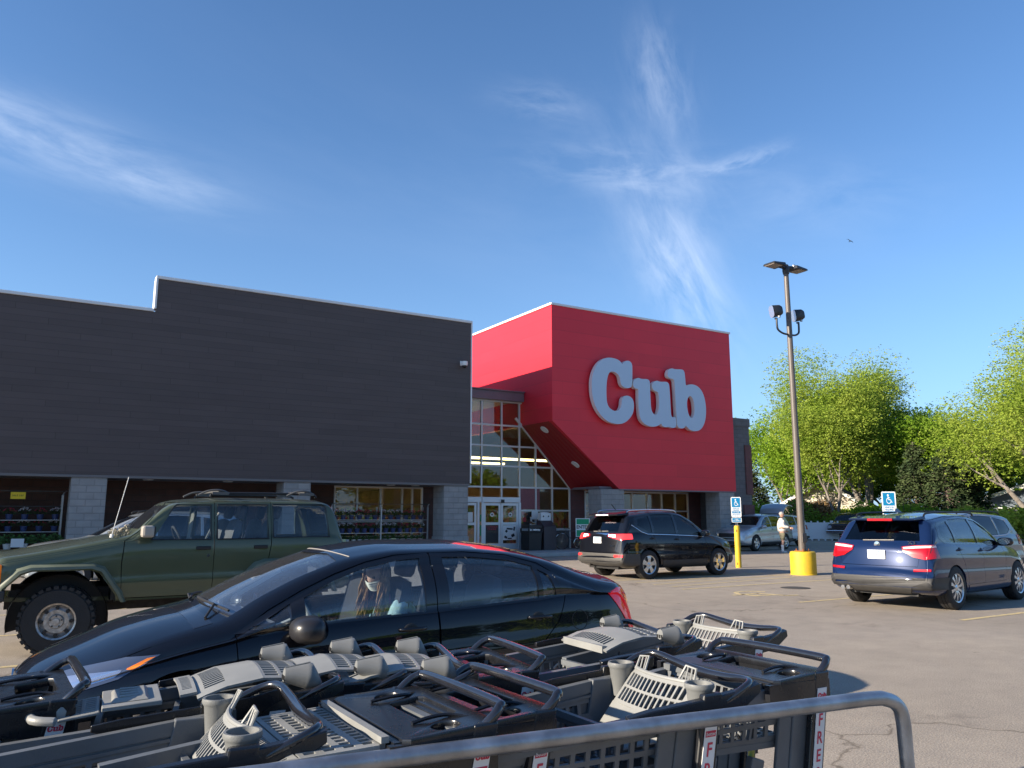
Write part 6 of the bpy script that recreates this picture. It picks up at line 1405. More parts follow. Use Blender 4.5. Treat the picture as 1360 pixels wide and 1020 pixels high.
                for k in range(3): b.cbox(c0 + ax * -.0015 + sd_ * (k - 1) * .014 - up * .008, (.003, .007, .014), 1)
                b.build('cup_holder', ['cart_mid', 'trim_black'], T, smooth=40)
    return T
mk('cart_mid', (.165, .172, .172), .45, var=.08, vscale=9, bump=.08, bscale=260)
PR = {'Aflat': trolley('Aflat'), 'A': trolley('A'), 'Bopen': trolley('Bopen'), 'Bfold': trolley('Bfold'), 'Bseat': trolley('Bfold', True)}
used = set()
def put_trolley(kind, x, y, rz, label):
    o = PR[kind]
    if kind in used: o = dup(o, (x, y, 0), R(rz), label)
    else: used.add(kind); o.location = (x, y, 0); o.rotation_euler = (0, 0, R(rz)); o['label'] = label
    return o
for a in (('Bopen', .70, 2.34, -4, 'trolley with two upright pale cup holders at the bottom left of the bay'),
          ('Aflat', 1.17, 2.24, 0, 'trolley with its pale slotted flap lying flat, centre front'),
          ('A', 1.385, 2.28, 1, 'trolley nested tight behind the flat-flap one, bare shiny handle'),
          ('Bopen', 2.09, 2.17, -3, 'trolley with upright slotted flap and cup holders, just behind the rail'),
          ('A', 2.56, 2.24, 0, 'front-row trolley nearest the rail bend, black console on top'),
          ('A', .20, 3.16, 2, 'far-left trolley with black console beside the saloon bonnet'),
          ('Bseat', .95, 2.90, -5, 'trolley with an opened child seat plate, below the saloon mirror'),
          ('Bfold', 1.21, 2.90, -8, 'second-row trolley with tipped cups, right after the opened seat one'),
          ('Bfold', 1.42, 2.77, -12, 'second-row trolley with tipped cups, below the saloon rear door'),
          ('A', 1.71, 2.79, -8, 'second-row trolley with a black console, in front of the saloon rear wheel'),
          ('Bfold', 2.60, 2.94, -4, 'trolley with folded flap just below the saloon tail light'),
          ('Bopen', 3.13, 2.94, 2, 'last trolley at the back right with a wavy black handle')):
    put_trolley(*a)
for k, o in PR.items():
    if k not in used: print('unused', k)
# bay rail
b = MB(); path = smooth_path([(-1.6, 2.28, .95), (-.6, 2.15, .95), (.81, 1.965, .95), (2.45, 1.745, .95)], 6) + smooth_path([(2.52, 1.736, .947), (2.575, 1.73, .93), (2.605, 1.725, .90), (2.615, 1.724, .85)], 3) + [Vector((2.62, 1.723, .4)), Vector((2.62, 1.723, 0))]
b.tube(path, .0238, 18); b.lathe([(.07, 0), (.07, .01), (0, .01)], c=(2.62, 1.723, 0), n=20)
b.tube([(2.62, 1.723, .45), (.8, 1.965, .45), (-1.6, 2.28, .45)], .022, 12); b.tube([(-1.6, 2.28, .95), (-1.6, 2.28, 0)], .0265, 12)
o = b.build('trolley_bay_rail', 'galv', smooth=50); tag(o, 'galvanised tube rail of the trolley bay, bent down at its right end', 'rail')
# ================================================================== people
def skin_figure(name, pts, edges, mats, parent, sub=2, root=0):
    """pts: {key:(x,y,z,r)}"""
    keys = list(pts); me = bpy.data.meshes.new(name); me.from_pydata([pts[k][:3] for k in keys], [(keys.index(a), keys.index(b)) for a, b in edges], [])
    o = bpy.data.objects.new(name, me); COL.objects.link(o)
    o.modifiers.new('skin', 'SKIN'); sv = me.skin_vertices[0].data
    for i, k in enumerate(keys):
        r = pts[k][3]; sv[i].radius = r if isinstance(r, tuple) else (r, r)
        sv[i].use_root = (i == root)
    s_ = o.modifiers.new('sub', 'SUBSURF'); s_.levels = s_.render_levels = sub
    dg = bpy.context.evaluated_depsgraph_get(); r = bpy.data.meshes.new_from_object(o.evaluated_get(dg)); bpy.data.objects.remove(o)
    r.materials.clear(); r.materials.append(MAT[mats]); r.polygons.foreach_set('use_smooth', [True] * len(r.polygons))
    q = bpy.data.objects.new(name, r); COL.objects.link(q); q.parent = parent; return q
mk('skin', (.50, .30, .22), .55, var=.06, vscale=12); mk('hair_grey', (.35, .33, .31), .7); mk('shirt_white', (.62, .60, .55), .85, var=.06, vscale=14, bump=.3, bscale=25); mk('shorts', (.16, .15, .10), .9, var=.4, vscale=16); mk('sock', (.72, .71, .70), .9); mk('shoe', (.5, .5, .5), .6)
def head(mb, c, yaw, pitch, r=.105):
    """egg-shaped head with brow, nose, lips, chin and ears; faces local -x"""
    k = len(mb.v); n = 28; mb.ball((0, 0, 0), 1, n)
    M_ = Matrix.Translation(c) @ Matrix.Rotation(yaw, 4, 'Z') @ Matrix.Rotation(pitch, 4, 'Y')
    for i in range(k, len(mb.v)):
        v = Vector(mb.v[i]); x, y, z = v
        x *= r * .92; y *= r * .76; z *= r * 1.18
        if z < 0: y *= 1 + z / r * .28; x *= 1 + z / r * .12 * (1 if x > 0 else .3)
        if x < 0:
            g = math.exp(-((y / (.018)) ** 2 + ((z + .012) / .024) ** 2)); x -= g * .020
            g = math.exp(-((abs(y) - .032) ** 2 / .00022 + (z - .012) ** 2 / .00018)); x += g * .010
            g = math.exp(-((y / .026) ** 2 + ((z + .058) / .010) ** 2)); x -= g * .007
        mb.v[i] = tuple(M_ @ Vector((x, y, z)))
    for s_ in (-1, 1):
        k = len(mb.v); mb.ball((0, 0, 0), 1, 10)
        for i in range(k, len(mb.v)): v = Vector(mb.v[i]); mb.v[i] = tuple(M_ @ Vector((v.x * .018 + .012, v.y * .010 + s_ * r * .76, v.z * .030 - .005)))
    return M_
def shopper():
    T = thing('person', 'person in white jacket and camouflage shorts standing by the silver SUV boot', 'person', (27.9, 23.35, 0), R(130))
    # local: faces -x ; 1.70 m
    J = {'pelvis': (0, 0, .92, (.15, .12)), 'hip': (0, 0, .84, (.13, .11)), 'waist': (.01, 0, 1.05, (.155, .12)), 'chest': (.02, 0, 1.28, (.175, .125)), 'shl': (.02, 0, 1.40, (.15, .10)), 'neck': (0, 0, 1.47, .055), 'neck2': (-.01, 0, 1.53, .052)}
    E = [('pelvis', 'hip'), ('pelvis', 'waist'), ('waist', 'chest'), ('chest', 'shl'), ('shl', 'neck'), ('neck', 'neck2')]
    for s_, nm in ((-1, 'a'), (1, 'b')):
        fwd = -.32 if s_ > 0 else -.12
        J.update({'sh' + nm: (.02, s_ * .19, 1.38, .062), 'el' + nm: (.03 + fwd * .3, s_ * .25, 1.12, .050), 'wr' + nm: (fwd, s_ * .22, .98 + (.10 if s_ > 0 else -.04), .036), 'kn' + nm: (-.01, s_ * .10, .48, .062), 'th' + nm: (0, s_ * .10, .72, .088), 'an' + nm: (.02, s_ * .11, .09, .042), 'ca' + nm: (.02, s_ * .105, .34, .058)})
        E += [('shl', 'sh' + nm), ('sh' + nm, 'el' + nm), ('el' + nm, 'wr' + nm), ('hip', 'th' + nm), ('th' + nm, 'kn' + nm), ('kn' + nm, 'ca' + nm), ('ca' + nm, 'an' + nm)]
    body = skin_figure('body', J, E, 'skin', T)
    m = MB(); head(m, (-.02, 0, 1.62), 0, R(8)); m.build('head', 'skin', T, smooth=80)
    h = MB(); h.ball((-.005, 0, 1.648), .108, 16, sc=(.95, .82, .95)); h.v = [(v[0] if v[2] > 1.63 or v[0] > 0 else v[0] * .3, v[1], max(v[2], 1.60 if v[0] > -.03 else 1.655)) for v in h.v]; h.build('hair', 'hair_grey', T, smooth=80)
    # jacket: shell around the torso and arms
    K = {'w0': (.01, 0, .86, (.205, .165)), 'w1': (.01, 0, 1.02, (.20, .16)), 'c': (.02, 0, 1.26, (.205, .155)), 's': (.02, 0, 1.39, (.165, .12)), 'n': (.0, 0, 1.49, (.075, .07))}
    E2 = [('w0', 'w1'), ('w1', 'c'), ('c', 's'), ('s', 'n')]
    for s_, nm in ((-1, 'a'), (1, 'b')):
        fwd = -.32 if s_ > 0 else -.12
        K.update({'sh' + nm: (.02, s_ * .19, 1.38, .085), 'el' + nm: (.03 + fwd * .3, s_ * .25, 1.12, .075), 'wr' + nm: (fwd * .9, s_ * .225, 1.0 + (.08 if s_ > 0 else -.02), .058)}); E2 += [('s', 'sh' + nm), ('sh' + nm, 'el' + nm), ('el' + nm, 'wr' + nm)]
    skin_figure('jacket', K, E2, 'shirt_white', T)
    K = {'b': (0, 0, .90, (.165, .14)), 'h': (0, 0, .82, (.15, .13))}; E3 = [('b', 'h')]
    for s_, nm in ((-1, 'a'), (1, 'b')): K.update({'t' + nm: (0, s_ * .10, .70, .112), 'k' + nm: (-.005, s_ * .10, .50, .105)}); E3 += [('h', 't' + nm), ('t' + nm, 'k' + nm)]
    skin_figure('shorts', K, E3, 'shorts', T)
    for s_ in (-1, 1):
        b = MB(); b.tube([(.02, s_ * .108, .34), (.022, s_ * .108, .25), (.02, s_ * .11, .08)], [.066, .062, .052], 12); b.build('sock', 'sock', T, smooth=60)
        b = MB(); b.ball((-.04, s_ * .11, .045), .05, 14, sc=(2.6, .95, .85)); b.build('shoe', 'shoe', T, smooth=80)
    for s_, fx0, zz in ((-1, -.12, .94), (1, -.32, 1.08)):
        b = MB(); c = Vector((fx0 - .04, s_ * .22, zz - .03)); b.ball(c, .04, 12, sc=(1.1, .55, 1.1))
        for k in range(4): q = c + Vector((-.02, 0, -.02 + k * .018)); b.tube([q, q + Vector((-.05, 0, -.012)), q + Vector((-.07, s_ * -.01, -.035))], [.010, .009, .007], 7)
        b.tube([c + Vector((0, 0, .03)), c + Vector((-.04, -s_ * .02, .04)), c + Vector((-.06, -s_ * .03, .02))], [.012, .010, .008], 7); b.build('hand', 'skin', T, smooth=60)
shopper()
def driver():
    mk('hair_blond', (.30, .17, .08), .45, var=.35, vscale=30, bump=.4, bscale=120); mk('hair_dark', (.10, .055, .03), .5, var=.3, vscale=30); mk('mask', (.72, .70, .60), .8); mk('teal_jacket', (.34, .50, .50), .8, var=.15, vscale=25, bump=.5, bscale=30); mk('red_top', (.55, .10, .14), .8); mk('phone', (.02, .02, .02), .2)
    ox, oy = SEDAN.location.x, SEDAN.location.y
    T = thing('person', 'person with long blond hair and pale face mask in the saloon driver seat', 'person', (ox, oy, 0), SEDAN.rotation_euler.z)
    x0, y0 = 2.34, -.36
    J = {'p': (x0 + .22, y0, .48, (.16, .13)), 'w': (x0 + .17, y0, .62, (.15, .11)), 'c': (x0 + .09, y0 - .01, .82, (.17, .12)), 's': (x0 + .03, y0 - .02, .92, (.14, .09)), 'n': (x0 - .02, y0 - .02, .99, .05), 'n2': (x0 - .045, y0 - .03, 1.04, .048)}
    E = [('p', 'w'), ('w', 'c'), ('c', 's'), ('s', 'n'), ('n', 'n2')]
    for s_, nm in ((-1, 'a'), (1, 'b')): 
        J.update({'h' + nm: (x0 - .05, y0 + s_ * .10, .46, .085), 'k' + nm: (x0 - .38, y0 + s_ * .12, .56, .065), 'f' + nm: (x0 - .52, y0 + s_ * .12, .36, .045), 'sh' + nm: (x0 + .04, y0 + s_ * .165, .90, .058), 'el' + nm: (x0 - .06, y0 + s_ * .24, .70, .045), 'wr' + nm: (x0 - .26, y0 + s_ * .08, .70, .030)})
        E += [('p', 'h' + nm), ('h' + nm, 'k' + nm), ('k' + nm, 'f' + nm), ('s', 'sh' + nm), ('sh' + nm, 'el' + nm), ('el' + nm, 'wr' + nm)]
    skin_figure('body', J, E, 'red_top', T)
    K = {}; E2 = []
    K.update({'c0': (x0 + .18, y0, .60, (.17, .13)), 'c': (x0 + .11, y0 - .01, .80, (.19, .135)), 's': (x0 + .055, y0 - .02, .925, (.155, .10))}); E2 += [('c0', 'c'), ('c', 's')]
    for s_, nm in ((-1, 'a'), (1, 'b')): K.update({'sh' + nm: (x0 + .045, y0 + s_ * .17, .91, .078), 'el' + nm: (x0 - .06, y0 + s_ * .245, .70, .066), 'wr' + nm: (x0 - .24, y0 + s_ * .10, .70, .046)}); E2 += [('s', 'sh' + nm), ('sh' + nm, 'el' + nm), ('el' + nm, 'wr' + nm)]
    skin_figure('jacket', K, E2, 'teal_jacket', T)
    hc = Vector((x0 - .085, y0 - .05, 1.135)); yaw = R(30); pt = R(-24)
    m = MB(); M_ = head(m, hc, yaw, pt, .100); m.build('head', 'skin', T, smooth=80)
    e = MB()
    for s_ in (-1, 1): c = M_ @ Vector((-.080, s_ * .031, .012)); e.ball(c, .011, 10)
    e.build('eyes', 'trim_black', T, smooth=80)
    k = MB(); n = 14; vs = []
    for i in range(n + 1):
        for j in range(n + 1):
            y = -.074 + .148 * i / n; z = -.010 - .082 * j / n; q = 1 - (y / .088) ** 2 - ((z + .02) / .13) ** 2
            x = -.098 * math.sqrt(max(q, .05)) - .012 * math.exp(-(y / .02) ** 2) * math.exp(-((z + .02) / .03) ** 2) - .006 + .003 * sin(j * 2.2); vs.append(M_ @ Vector((x, y, z)))
    k.add(vs, [(i * (n + 1) + j, (i + 1) * (n + 1) + j, (i + 1) * (n + 1) + j + 1, i * (n + 1) + j + 1) for i in range(n) for j in range(n)])
    for s_ in (-1, 1): k.tube([M_ @ Vector((-.05, s_ * .074, -.015)), M_ @ Vector((.005, s_ * .082, .01))], .002, 5)
    k.build('face_mask', 'mask', T, smooth=80)
    hcap = MB(); hcap.ball((0, 0, 0), 1, 26)
    for i, v in enumerate(hcap.v):
        v = Vector(v); p = Vector((v.x * .104 + .010, v.y * .090, v.z * .122 + .006))
        if p.x < -.03 and p.z < .055: p = Vector((p.x * .4 + .01, p.y * .8, p.z))
        hcap.v[i] = tuple(M_ @ p)
    hcap.build('hair_crown', 'hair_dark', T, smooth=80)
    rr = random.Random(11); b = MB(); b.cur = 0
    for i in range(260):    # long strands falling past the cheek on to chest and shoulders
        a = rr.uniform(-2.35, 2.35); s0 = Vector((cos(a) * .075 * (1 if cos(a) > 0 else .55) + .01, sin(a) * .086, rr.uniform(.0, .075)))
        p0 = M_ @ s0; side = 1 if sin(a) > 0 else -1
        d = Vector((-.035 + rr.uniform(-.03, .03), (-.03 if sin(a) < 0 else .03) + rr.uniform(-.02, .02), 0)) if abs(sin(a)) > .3 else Vector((.04, rr.uniform(-.06, .06), 0))
        Lh = rr.uniform(.26, .40); pts = [p0]
        ph = rr.random() * 6
        for t in (.2, .4, .6, .8, 1): pts.append(p0 + d * (t ** 1.2) + Vector((.012 * sin(ph + t * 9), .012 * cos(ph + t * 8), -Lh * t)))
        b.tube(pts, [.006, .008, .0075, .007, .005, .002], 4, mi=0 if rr.random() < .62 else 1)
    b.build('hair', ['hair_blond', 'hair_dark'], T)['kind'] = 'stuff'
    for s_ in (-1, 1):
        b = MB(); c = Vector((x0 - .29, y0 + s_ * .065, .71)); b.ball(c, .036, 12, sc=(1.15, .8, .5))
        for j in range(4):
            q = c + Vector((-.030, (j - 1.5) * .016, .0)); b.tube([q, q + Vector((-.028, -s_ * .006, .012)), q + Vector((-.034, -s_ * .020, .034 - j * .002))], [.009, .0082, .007], 7)
        b.tube([c + Vector((.0, s_ * -.02, .01)), c + Vector((-.015, s_ * -.04, .028)), c + Vector((-.03, s_ * -.045, .045))], [.011, .010, .008], 7); b.build('hand', 'skin', T, smooth=60)
    b = MB(); b.cbox((0, 0, 0), (.010, .075, .15)); b.v = [tuple(Matrix.Rotation(R(35), 3, 'Y') @ Vector(v) + Vector((x0 - .325, y0, .755))) for v in b.v]; o = b.build('phone', 'phone', None, bevel=.003)
    o.location = T.location; o.rotation_euler = T.rotation_euler; tag(o, 'black phone held up by the person in the saloon', 'phone')
driver()
# ================================================================== lamp pole, signs
mk('yellow_paint', (.72, .47, .012), .6, var=.05, vscale=7, detail=9, col2=(.56, .37, .03), bump=.15, bscale=30); mk('pole_brown', (.11, .095, .085), .45, var=.08); mk('lamp_black', (.02, .022, .028), .4); mk('lamp_lens', (.35, .28, .22), .3); mk('sign_blue', (.005, .20, .42), .4); mk('sign_white', (.75, .76, .77), .4); mk('rust', (.25, .09, .03), .9)
def lamp():
    T = thing('lamp_post', 'tall brown car park lamp post on a round yellow base', 'lamp post', (18.12, 14.52, 0))
    b = MB(); prof = [(.345, 0), (.345, .02), (.335, .03), (.338, .55), (.325, .60), (.30, .615), (0, .615)]; b.lathe(prof, n=36); b.build('base', 'yellow_paint', T, smooth=40)
    b = MB(); b.cbox((0, 0, .63), (.30, .30, .02)); [b.lathe([(.018, 0), (.018, .05), (0, .05)], c=(sx * .11, sy * .11, .635), n=6) for sx in (-1, 1) for sy in (-1, 1)]; b.build('base_plate', 'rust', T)
    b = MB(); b.tube([(0, 0, .63), (.0, 0, 4), (0, 0, 8.50)], [.098, .085, .068], 20); b.build('pole', 'pole_brown', T, smooth=50)
    b = MB(); b.box((-.09, -.1, .85), (.09, -.075, 1.1)); b.build('access_cover', 'pole_brown', T, bevel=.01)
    rx, ry = 1.0, 0.0
    d = Vector((rx, ry, 0))
    q = Vector((0.55, -.83, 0)).normalized()
    # flat lamp heads
    for s_, tilt in ((-1, .02), (1, -.02)):
        u = (d * s_); w = Vector((-u.y, u.x, 0)); c = Vector((0, 0, 8.60))
        b = MB(); P = lambda a, l, z: tuple(c + u * a + w * l + Vector((0, 0, z)))
        b.hexa([P(.05, -.04, -.06), P(.26, -.10, -.02), P(.26, .10, -.02), P(.05, .04, -.06), P(.05, -.04, .05), P(.26, -.10, .06), P(.26, .10, .06), P(.05, .04, .05)])
        b.hexa([P(.22, -.22, -.035), P(.72, -.22, -.025), P(.72, .22, -.025), P(.22, .22, -.035), P(.24, -.20, .065), P(.70, -.18, .03), P(.70, .18, .03), P(.24, .20, .065)])
        o = b.build('lamp_head', 'lamp_black', T, bevel=.015)
        g = MB(); g.hexa([P(.34, -.17, -.045), P(.69, -.17, -.04), P(.69, .17, -.04), P(.34, .17, -.045), P(.34, -.17, -.03), P(.69, -.17, -.025), P(.69, .17, -.025), P(.34, .17, -.03)]); g.build('lamp_lens', 'lamp_lens', o)
        if s_ > 0: g = MB(); g.lathe([(.05, .0), (.05, .07), (.03, .09), (0, .09)], c=tuple(c + u * .36 + Vector((0, 0, .05))), n=12); g.build('photocell', 'galv', o)
    b = MB(); b.lathe([(.085, 8.40), (.10, 8.48), (.10, 8.62), (.06, 8.68), (0, 8.68)], n=16); b.build('pole_cap', 'lamp_black', T, smooth=40)
    # floodlights on curved brackets
    for s_, top in ((-1, 7.02), (1, 6.93)):
        u = d * s_; c = Vector((0, 0, 6.62)); e = 1.25 if s_ < 0 else 1.0
        pts = smooth_path([tuple(c), tuple(c + u * .22 * e + Vector((0, 0, .01))), tuple(c + u * .38 * e + Vector((0, 0, .09))), tuple(c + u * .41 * e + Vector((0, 0, .22))), tuple(c + u * .41 * e + Vector((0, 0, .42)))], 5)
        b = MB(); b.tube(pts, .028, 10); b.build('bracket', 'lamp_black', T, smooth=50)
        fc = c + u * .41 * e + Vector((0, 0, .62)); ax = (Vector((-.86, .42, -.14))).normalized(); up = Vector((0, 0, 1)); sd_ = ax.cross(up).normalized(); up = sd_.cross(ax)
        b = MB(); n = 20; vs = []
        for t, k in ((-.17, .35), (-.15, .7), (-.08, .95), (.06, 1.0), (.10, 1.02), (.13, 1.02)):
            for j in range(n):
                a = 2 * pi * j / n; cx_ = math.copysign(abs(cos(a)) ** .6, cos(a)); sy_ = math.copysign(abs(sin(a)) ** .6, sin(a)); vs.append(fc + ax * t + sd_ * .15 * k * cx_ + up * .165 * k * sy_)
        b.add(vs, [(i * n + j, i * n + (j + 1) % n, (i + 1) * n + (j + 1) % n, (i + 1) * n + j) for i in range(5) for j in range(n)] + [tuple(range(n - 1, -1, -1))])
        o = b.build('floodlight', 'lamp_black', T, smooth=40); g = MB(); g.add([v + ax * .012 for v in vs[-n:]], [tuple(range(n))]); g.build('flood_glass', 'chrome_soft', o)
        for sg in (-1, 1): g = MB(); g.cbox(fc + sd_ * .12 * sg + up * -.19, (.05, .05, .05)); g.build('hinge', 'galv', o)
lamp()
def access_sign(x, y, label, post, H_, sub=True):
    T = thing('parking_sign', label, 'sign', (x, y, 0), R(-38))
    b = MB()
    for i in range(12): z = i * (H_ - .4) / 12
    b.box((-.035, .0, .5), (-.028, .026, H_ - .05)); b.box((.028, 0, .5), (.035, .026, H_ - .05)); b.box((-.035, .026, .5), (.035, .032, H_ - .05)); b.build('sign_post', 'galv', T)
    w, h = .305, .46; zt = H_
    def panel(zc, hh, ww, nm):
        b = MB(); b.prism([(-ww / 2 + .02, zc - hh / 2), (ww / 2 - .02, zc - hh / 2), (ww / 2, zc - hh / 2 + .02), (ww / 2, zc + hh / 2 - .02), (ww / 2 - .02, zc + hh / 2), (-ww / 2 + .02, zc + hh / 2), (-ww / 2, zc + hh / 2 - .02), (-ww / 2, zc - hh / 2 + .02)], 'y', -.006, -.002, 0)
        return b
    b = panel(zt - h / 2, h, w, 'p'); y_ = -.0075
    b.box((-.125, y_, zt - .235), (.125, y_ + .001, zt - .02), 1)
    hx, hz = 0.0, zt - .13; s = .9    # wheelchair symbol
    b.lathe([(.020, 0), (.020, .001), (0, .001)], c=(hx - .015 * s, y_ - .001, hz + .075 * s), ax='y', n=12, mi=0)
    pts = [(hx - .012, hz + .05), (hx - .008, hz - .005), (hx + .040, hz - .008), (hx + .058, hz - .052), (hx + .075, hz - .048)]
    for p, q in zip(pts, pts[1:]): b.bar((p[0], y_ - .001, p[1]), (q[0], y_ - .001, q[1]), .015, .001, 0, up=(0, 1, 0))
    b.bar((hx - .01, y_ - .0012, hz + .028), (hx + .03, y_ - .0012, hz + .024), .012, .001, 0, up=(0, 1, 0))
    cc = [(hx + .0 + .048 * cos(a), hz - .022 + .048 * sin(a)) for a in [R(110 + i * 21) for i in range(12)]]
    for p, q in zip(cc, cc[1:]): b.bar((p[0], y_ - .0014, p[1]), (q[0], y_ - .0014, q[1]), .012, .001, 0, up=(0, 1, 0))
    Mx = lambda z: FR(0, y_ - .0006, z, (1, 0, 0), (0, 0, 1))
    put(b, text_mb('VEHICLE ID', .040, .0006, .95, .0006), Mx(zt - .265), 1); put(b, text_mb('REQUIRED', .040, .0006, .95, .0006), Mx(zt - .305), 1)
    b.box((-.125, y_, zt - .375), (.125, y_ + .001, zt - .328), 1); put(b, text_mb('UP TO $200', .036, .0006, .9), FR(0, y_ - .0012, zt - .352, (1, 0, 0), (0, 0, 1)), 0)
    put(b, text_mb('FINE FOR VIOLATION', .026, .0006, .95, .0005), Mx(zt - .400), 1); put(b, text_mb('<  >', .045, .0006, 1.6, .001), Mx(zt - .436), 1)
    b.v = [(v[0], v[1], zt - (zt - v[2]) * 1.33) for v in b.v]; b.build('sign_plate', ['sign_white', 'sign_blue'], T); h *= 1.33
    if sub:
        b = panel(zt - h - .09, .15, .30, 'v'); b.box((-.13, y_, zt - h - .15), (.13, y_ + .001, zt - h - .03), 1); put(b, text_mb('VAN\nACCESSIBLE', .045, .0006, .95, .0006), FR(0, y_ - .0012, zt - h - .09, (1, 0, 0), (0, 0, 1)), 0); b.build('sign_plate', ['sign_white', 'sign_blue'], T)
    b = MB(); b.tube([(0, .01, 0), (0, .01, post - .05), (0, .01, post - .01), (0, .01, post)], [.088, .088, .082, .05], 20); b.build('bollard', 'yellow_paint', T, smooth=40)
    b = MB()
    for i, (a, z) in enumerate(((-.7, post - .16), (.5, .3), (-.9, .12))): b.ball((.084 * cos(a - 1.2), .01 + .084 * sin(a - 1.2), z), .03, 8, sc=(.6, .6, 1.6))
    b.build('rust_patch', 'rust', T, smooth=60)
access_sign(18.86, 17.5, 'blue wheelchair parking sign with second plate on a yellow bollard', 1.27, 2.14)
access_sign(16.62, 10.90, 'blue wheelchair parking sign standing above the dark blue SUV roof', 1.2, 2.10, False)
# ================================================================== things along the shop front
mk('bin_black', (.015, .015, .017), .5); mk('bin_dark', (.055, .045, .052), .5, var=.1); mk('bin_bag', (.03, .03, .033), .3)
def bins():
    y = 28.55
    T = thing('litter_bin', 'square black litter bin with rubbish showing, by the shop door', 'litter bin', (18.40, y - .1, .147))
    b = MB(); b.hexa([(-.30, -.28, 0), (.30, -.28, 0), (.30, .28, 0), (-.30, .28, 0), (-.33, -.31, .72), (.33, -.31, .72), (.33, .31, .72), (-.33, .31, .72)]); b.build('bin_body', 'bin_black', T, bevel=.02)
    b = MB(); b.box((-.36, -.34, .72), (.36, .34, .78)); b.box((-.33, -.31, .90), (.33, .31, 1.04)); [b.box((sx * .33 - .03, sy * .31 - .03, .78), (sx * .33 + .03, sy * .31 + .03, .9)) for sx in (-1, 1) for sy in (-1, 1)]; b.build('bin_lid', 'bin_black', T, bevel=.02)
    b = MB(); rr = random.Random(2)
    for i in range(7): b.cbox((rr.uniform(-.25, .25), rr.uniform(-.3, -.2), .82 + rr.random() * .04), (.12, .08, .06), rot=Matrix.Rotation(rr.random() * 3, 3, 'Z'))
    b.build('rubbish', 'white', T)
    T = thing('recycling_bin', 'taller brown bin with white wipes box on its sloping top', 'bin', (19.25, y + .05, .147))
    b = MB(); b.box((-.32, -.30, 0), (.32, .30, .98)); b.hexa([(-.32, -.30, .985), (.32, -.30, .985), (.32, .30, .985), (-.32, .30, .985), (-.30, .05, 1.22), (.30, .05, 1.22), (.30, .30, 1.24), (-.30, .30, 1.24)]); b.build('bin_body', 'bin_dark', T, bevel=.015)
    b = MB(); b.box((-.26, .02, 1.22), (.26, .26, 1.54)); b.ball((0, .14, 1.54), .26, 14, sc=(1, .4, .18)); o = b.build('wipes_box', 'white', T, bevel=.01)
    g = MB()
    for s_ in (-1, 1): g.lathe([(.035, 0), (.035, .004), (0, .004)], c=(s_ * .13, .015, 1.40), ax='y', n=10)
    g.build('opening', 'bin_black', o)
bins()
def bike(loc, rz, r, fr, tyrem, label, extra=None):
    T = thing('bicycle', label, 'bicycle', loc, rz, 'bicycles parked by the shop window'); s = r / .34
    for x in (-.52 * s, .52 * s):
        w = bpy.data.objects.new('wheel', None); COL.objects.link(w); w.parent = T; w.location = (x, 0, r)
        b = MB(); b.tube([(r * cos(a), 0, r * sin(a)) for a in [2 * pi * k / 28 for k in range(29)]], .020, 8, caps=False); b.build('tyre', tyrem, w, smooth=60)
        b = MB(); b.tube([((r - .025) * cos(a), 0, (r - .025) * sin(a)) for a in [2 * pi * k / 28 for k in range(29)]], .009, 6, caps=False)
        for k in range(14): a = 2 * pi * k / 14; b.tube([(0, 0, 0), ((r - .03) * cos(a), 0, (r - .03) * sin(a))], .0018, 4)
        b.build('rim', 'chrome', w)
    A = Vector((-.52 * s, 0, r)); Bk = Vector((-.08 * s, 0, r * .85)); Se = Vector((-.20 * s, 0, r + .42 * s)); Hd = Vector((.34 * s, 0, r + .40 * s)); F = Vector((.52 * s, 0, r))
    b = MB()
    for p, q in ((A, Bk), (Bk, Se), (A, Se), (Se, Hd), (Bk, Hd + Vector((0, 0, -.08)))): b.tube([p, q], .016, 8)
    b.build('bicycle_frame', fr, T, smooth=50)
    b = MB(); b.tube([Hd + Vector((-.03, 0, .06)), Hd, F + Vector((-.06, .03, .1)), F], .014, 8); b.build('fork', extra or fr, T, smooth=50)
    b = MB(); b.tube([Se, Se + Vector((-.03, 0, .12))], .012, 8); b.ball(Se + Vector((-.03, 0, .14)), .05, 10, sc=(2.4, 1.2, .5)); b.build('saddle', 'trim_black', T, smooth=50)
    b = MB(); h = Hd + Vector((-.03, 0, .10)); b.tube([h + Vector((-.04, -.26, .02)), h + Vector((.03, -.10, 0)), h, h + Vector((.03, .10, 0)), h + Vector((-.04, .26, .02))], .012, 8); b.build('handlebar', 'trim_black', T, smooth=50)
    b = MB(); b.tube([Bk + Vector((-.06, -.07, -.10)), Bk, Bk + Vector((.06, .07, .10))], .009, 6); b.box(Bk + Vector((-.11, -.10, -.11)), Bk + Vector((-.02, -.05, -.09))); b.lathe([(.08, -.03), (.08, -.025), (0, -.025)], c=Bk, ax='y', n=18); b.build('crank', 'trim_black', T)
mk('bike_blue', (.01, .03, .18), .3, coat=.6); mk('bike_lime', (.35, .50, .05), .4); mk('bike_grey', (.10, .10, .11), .4)
bike((20.6, 28.55, .147), R(172), .35, 'bike_grey', 'rubber', 'grey bicycle with large wheels nearest the bins')
bike((21.15, 28.15, .147), R(150), .26, 'bike_blue', 'rubber', 'small blue bicycle with a lime green fork', 'bike_lime')
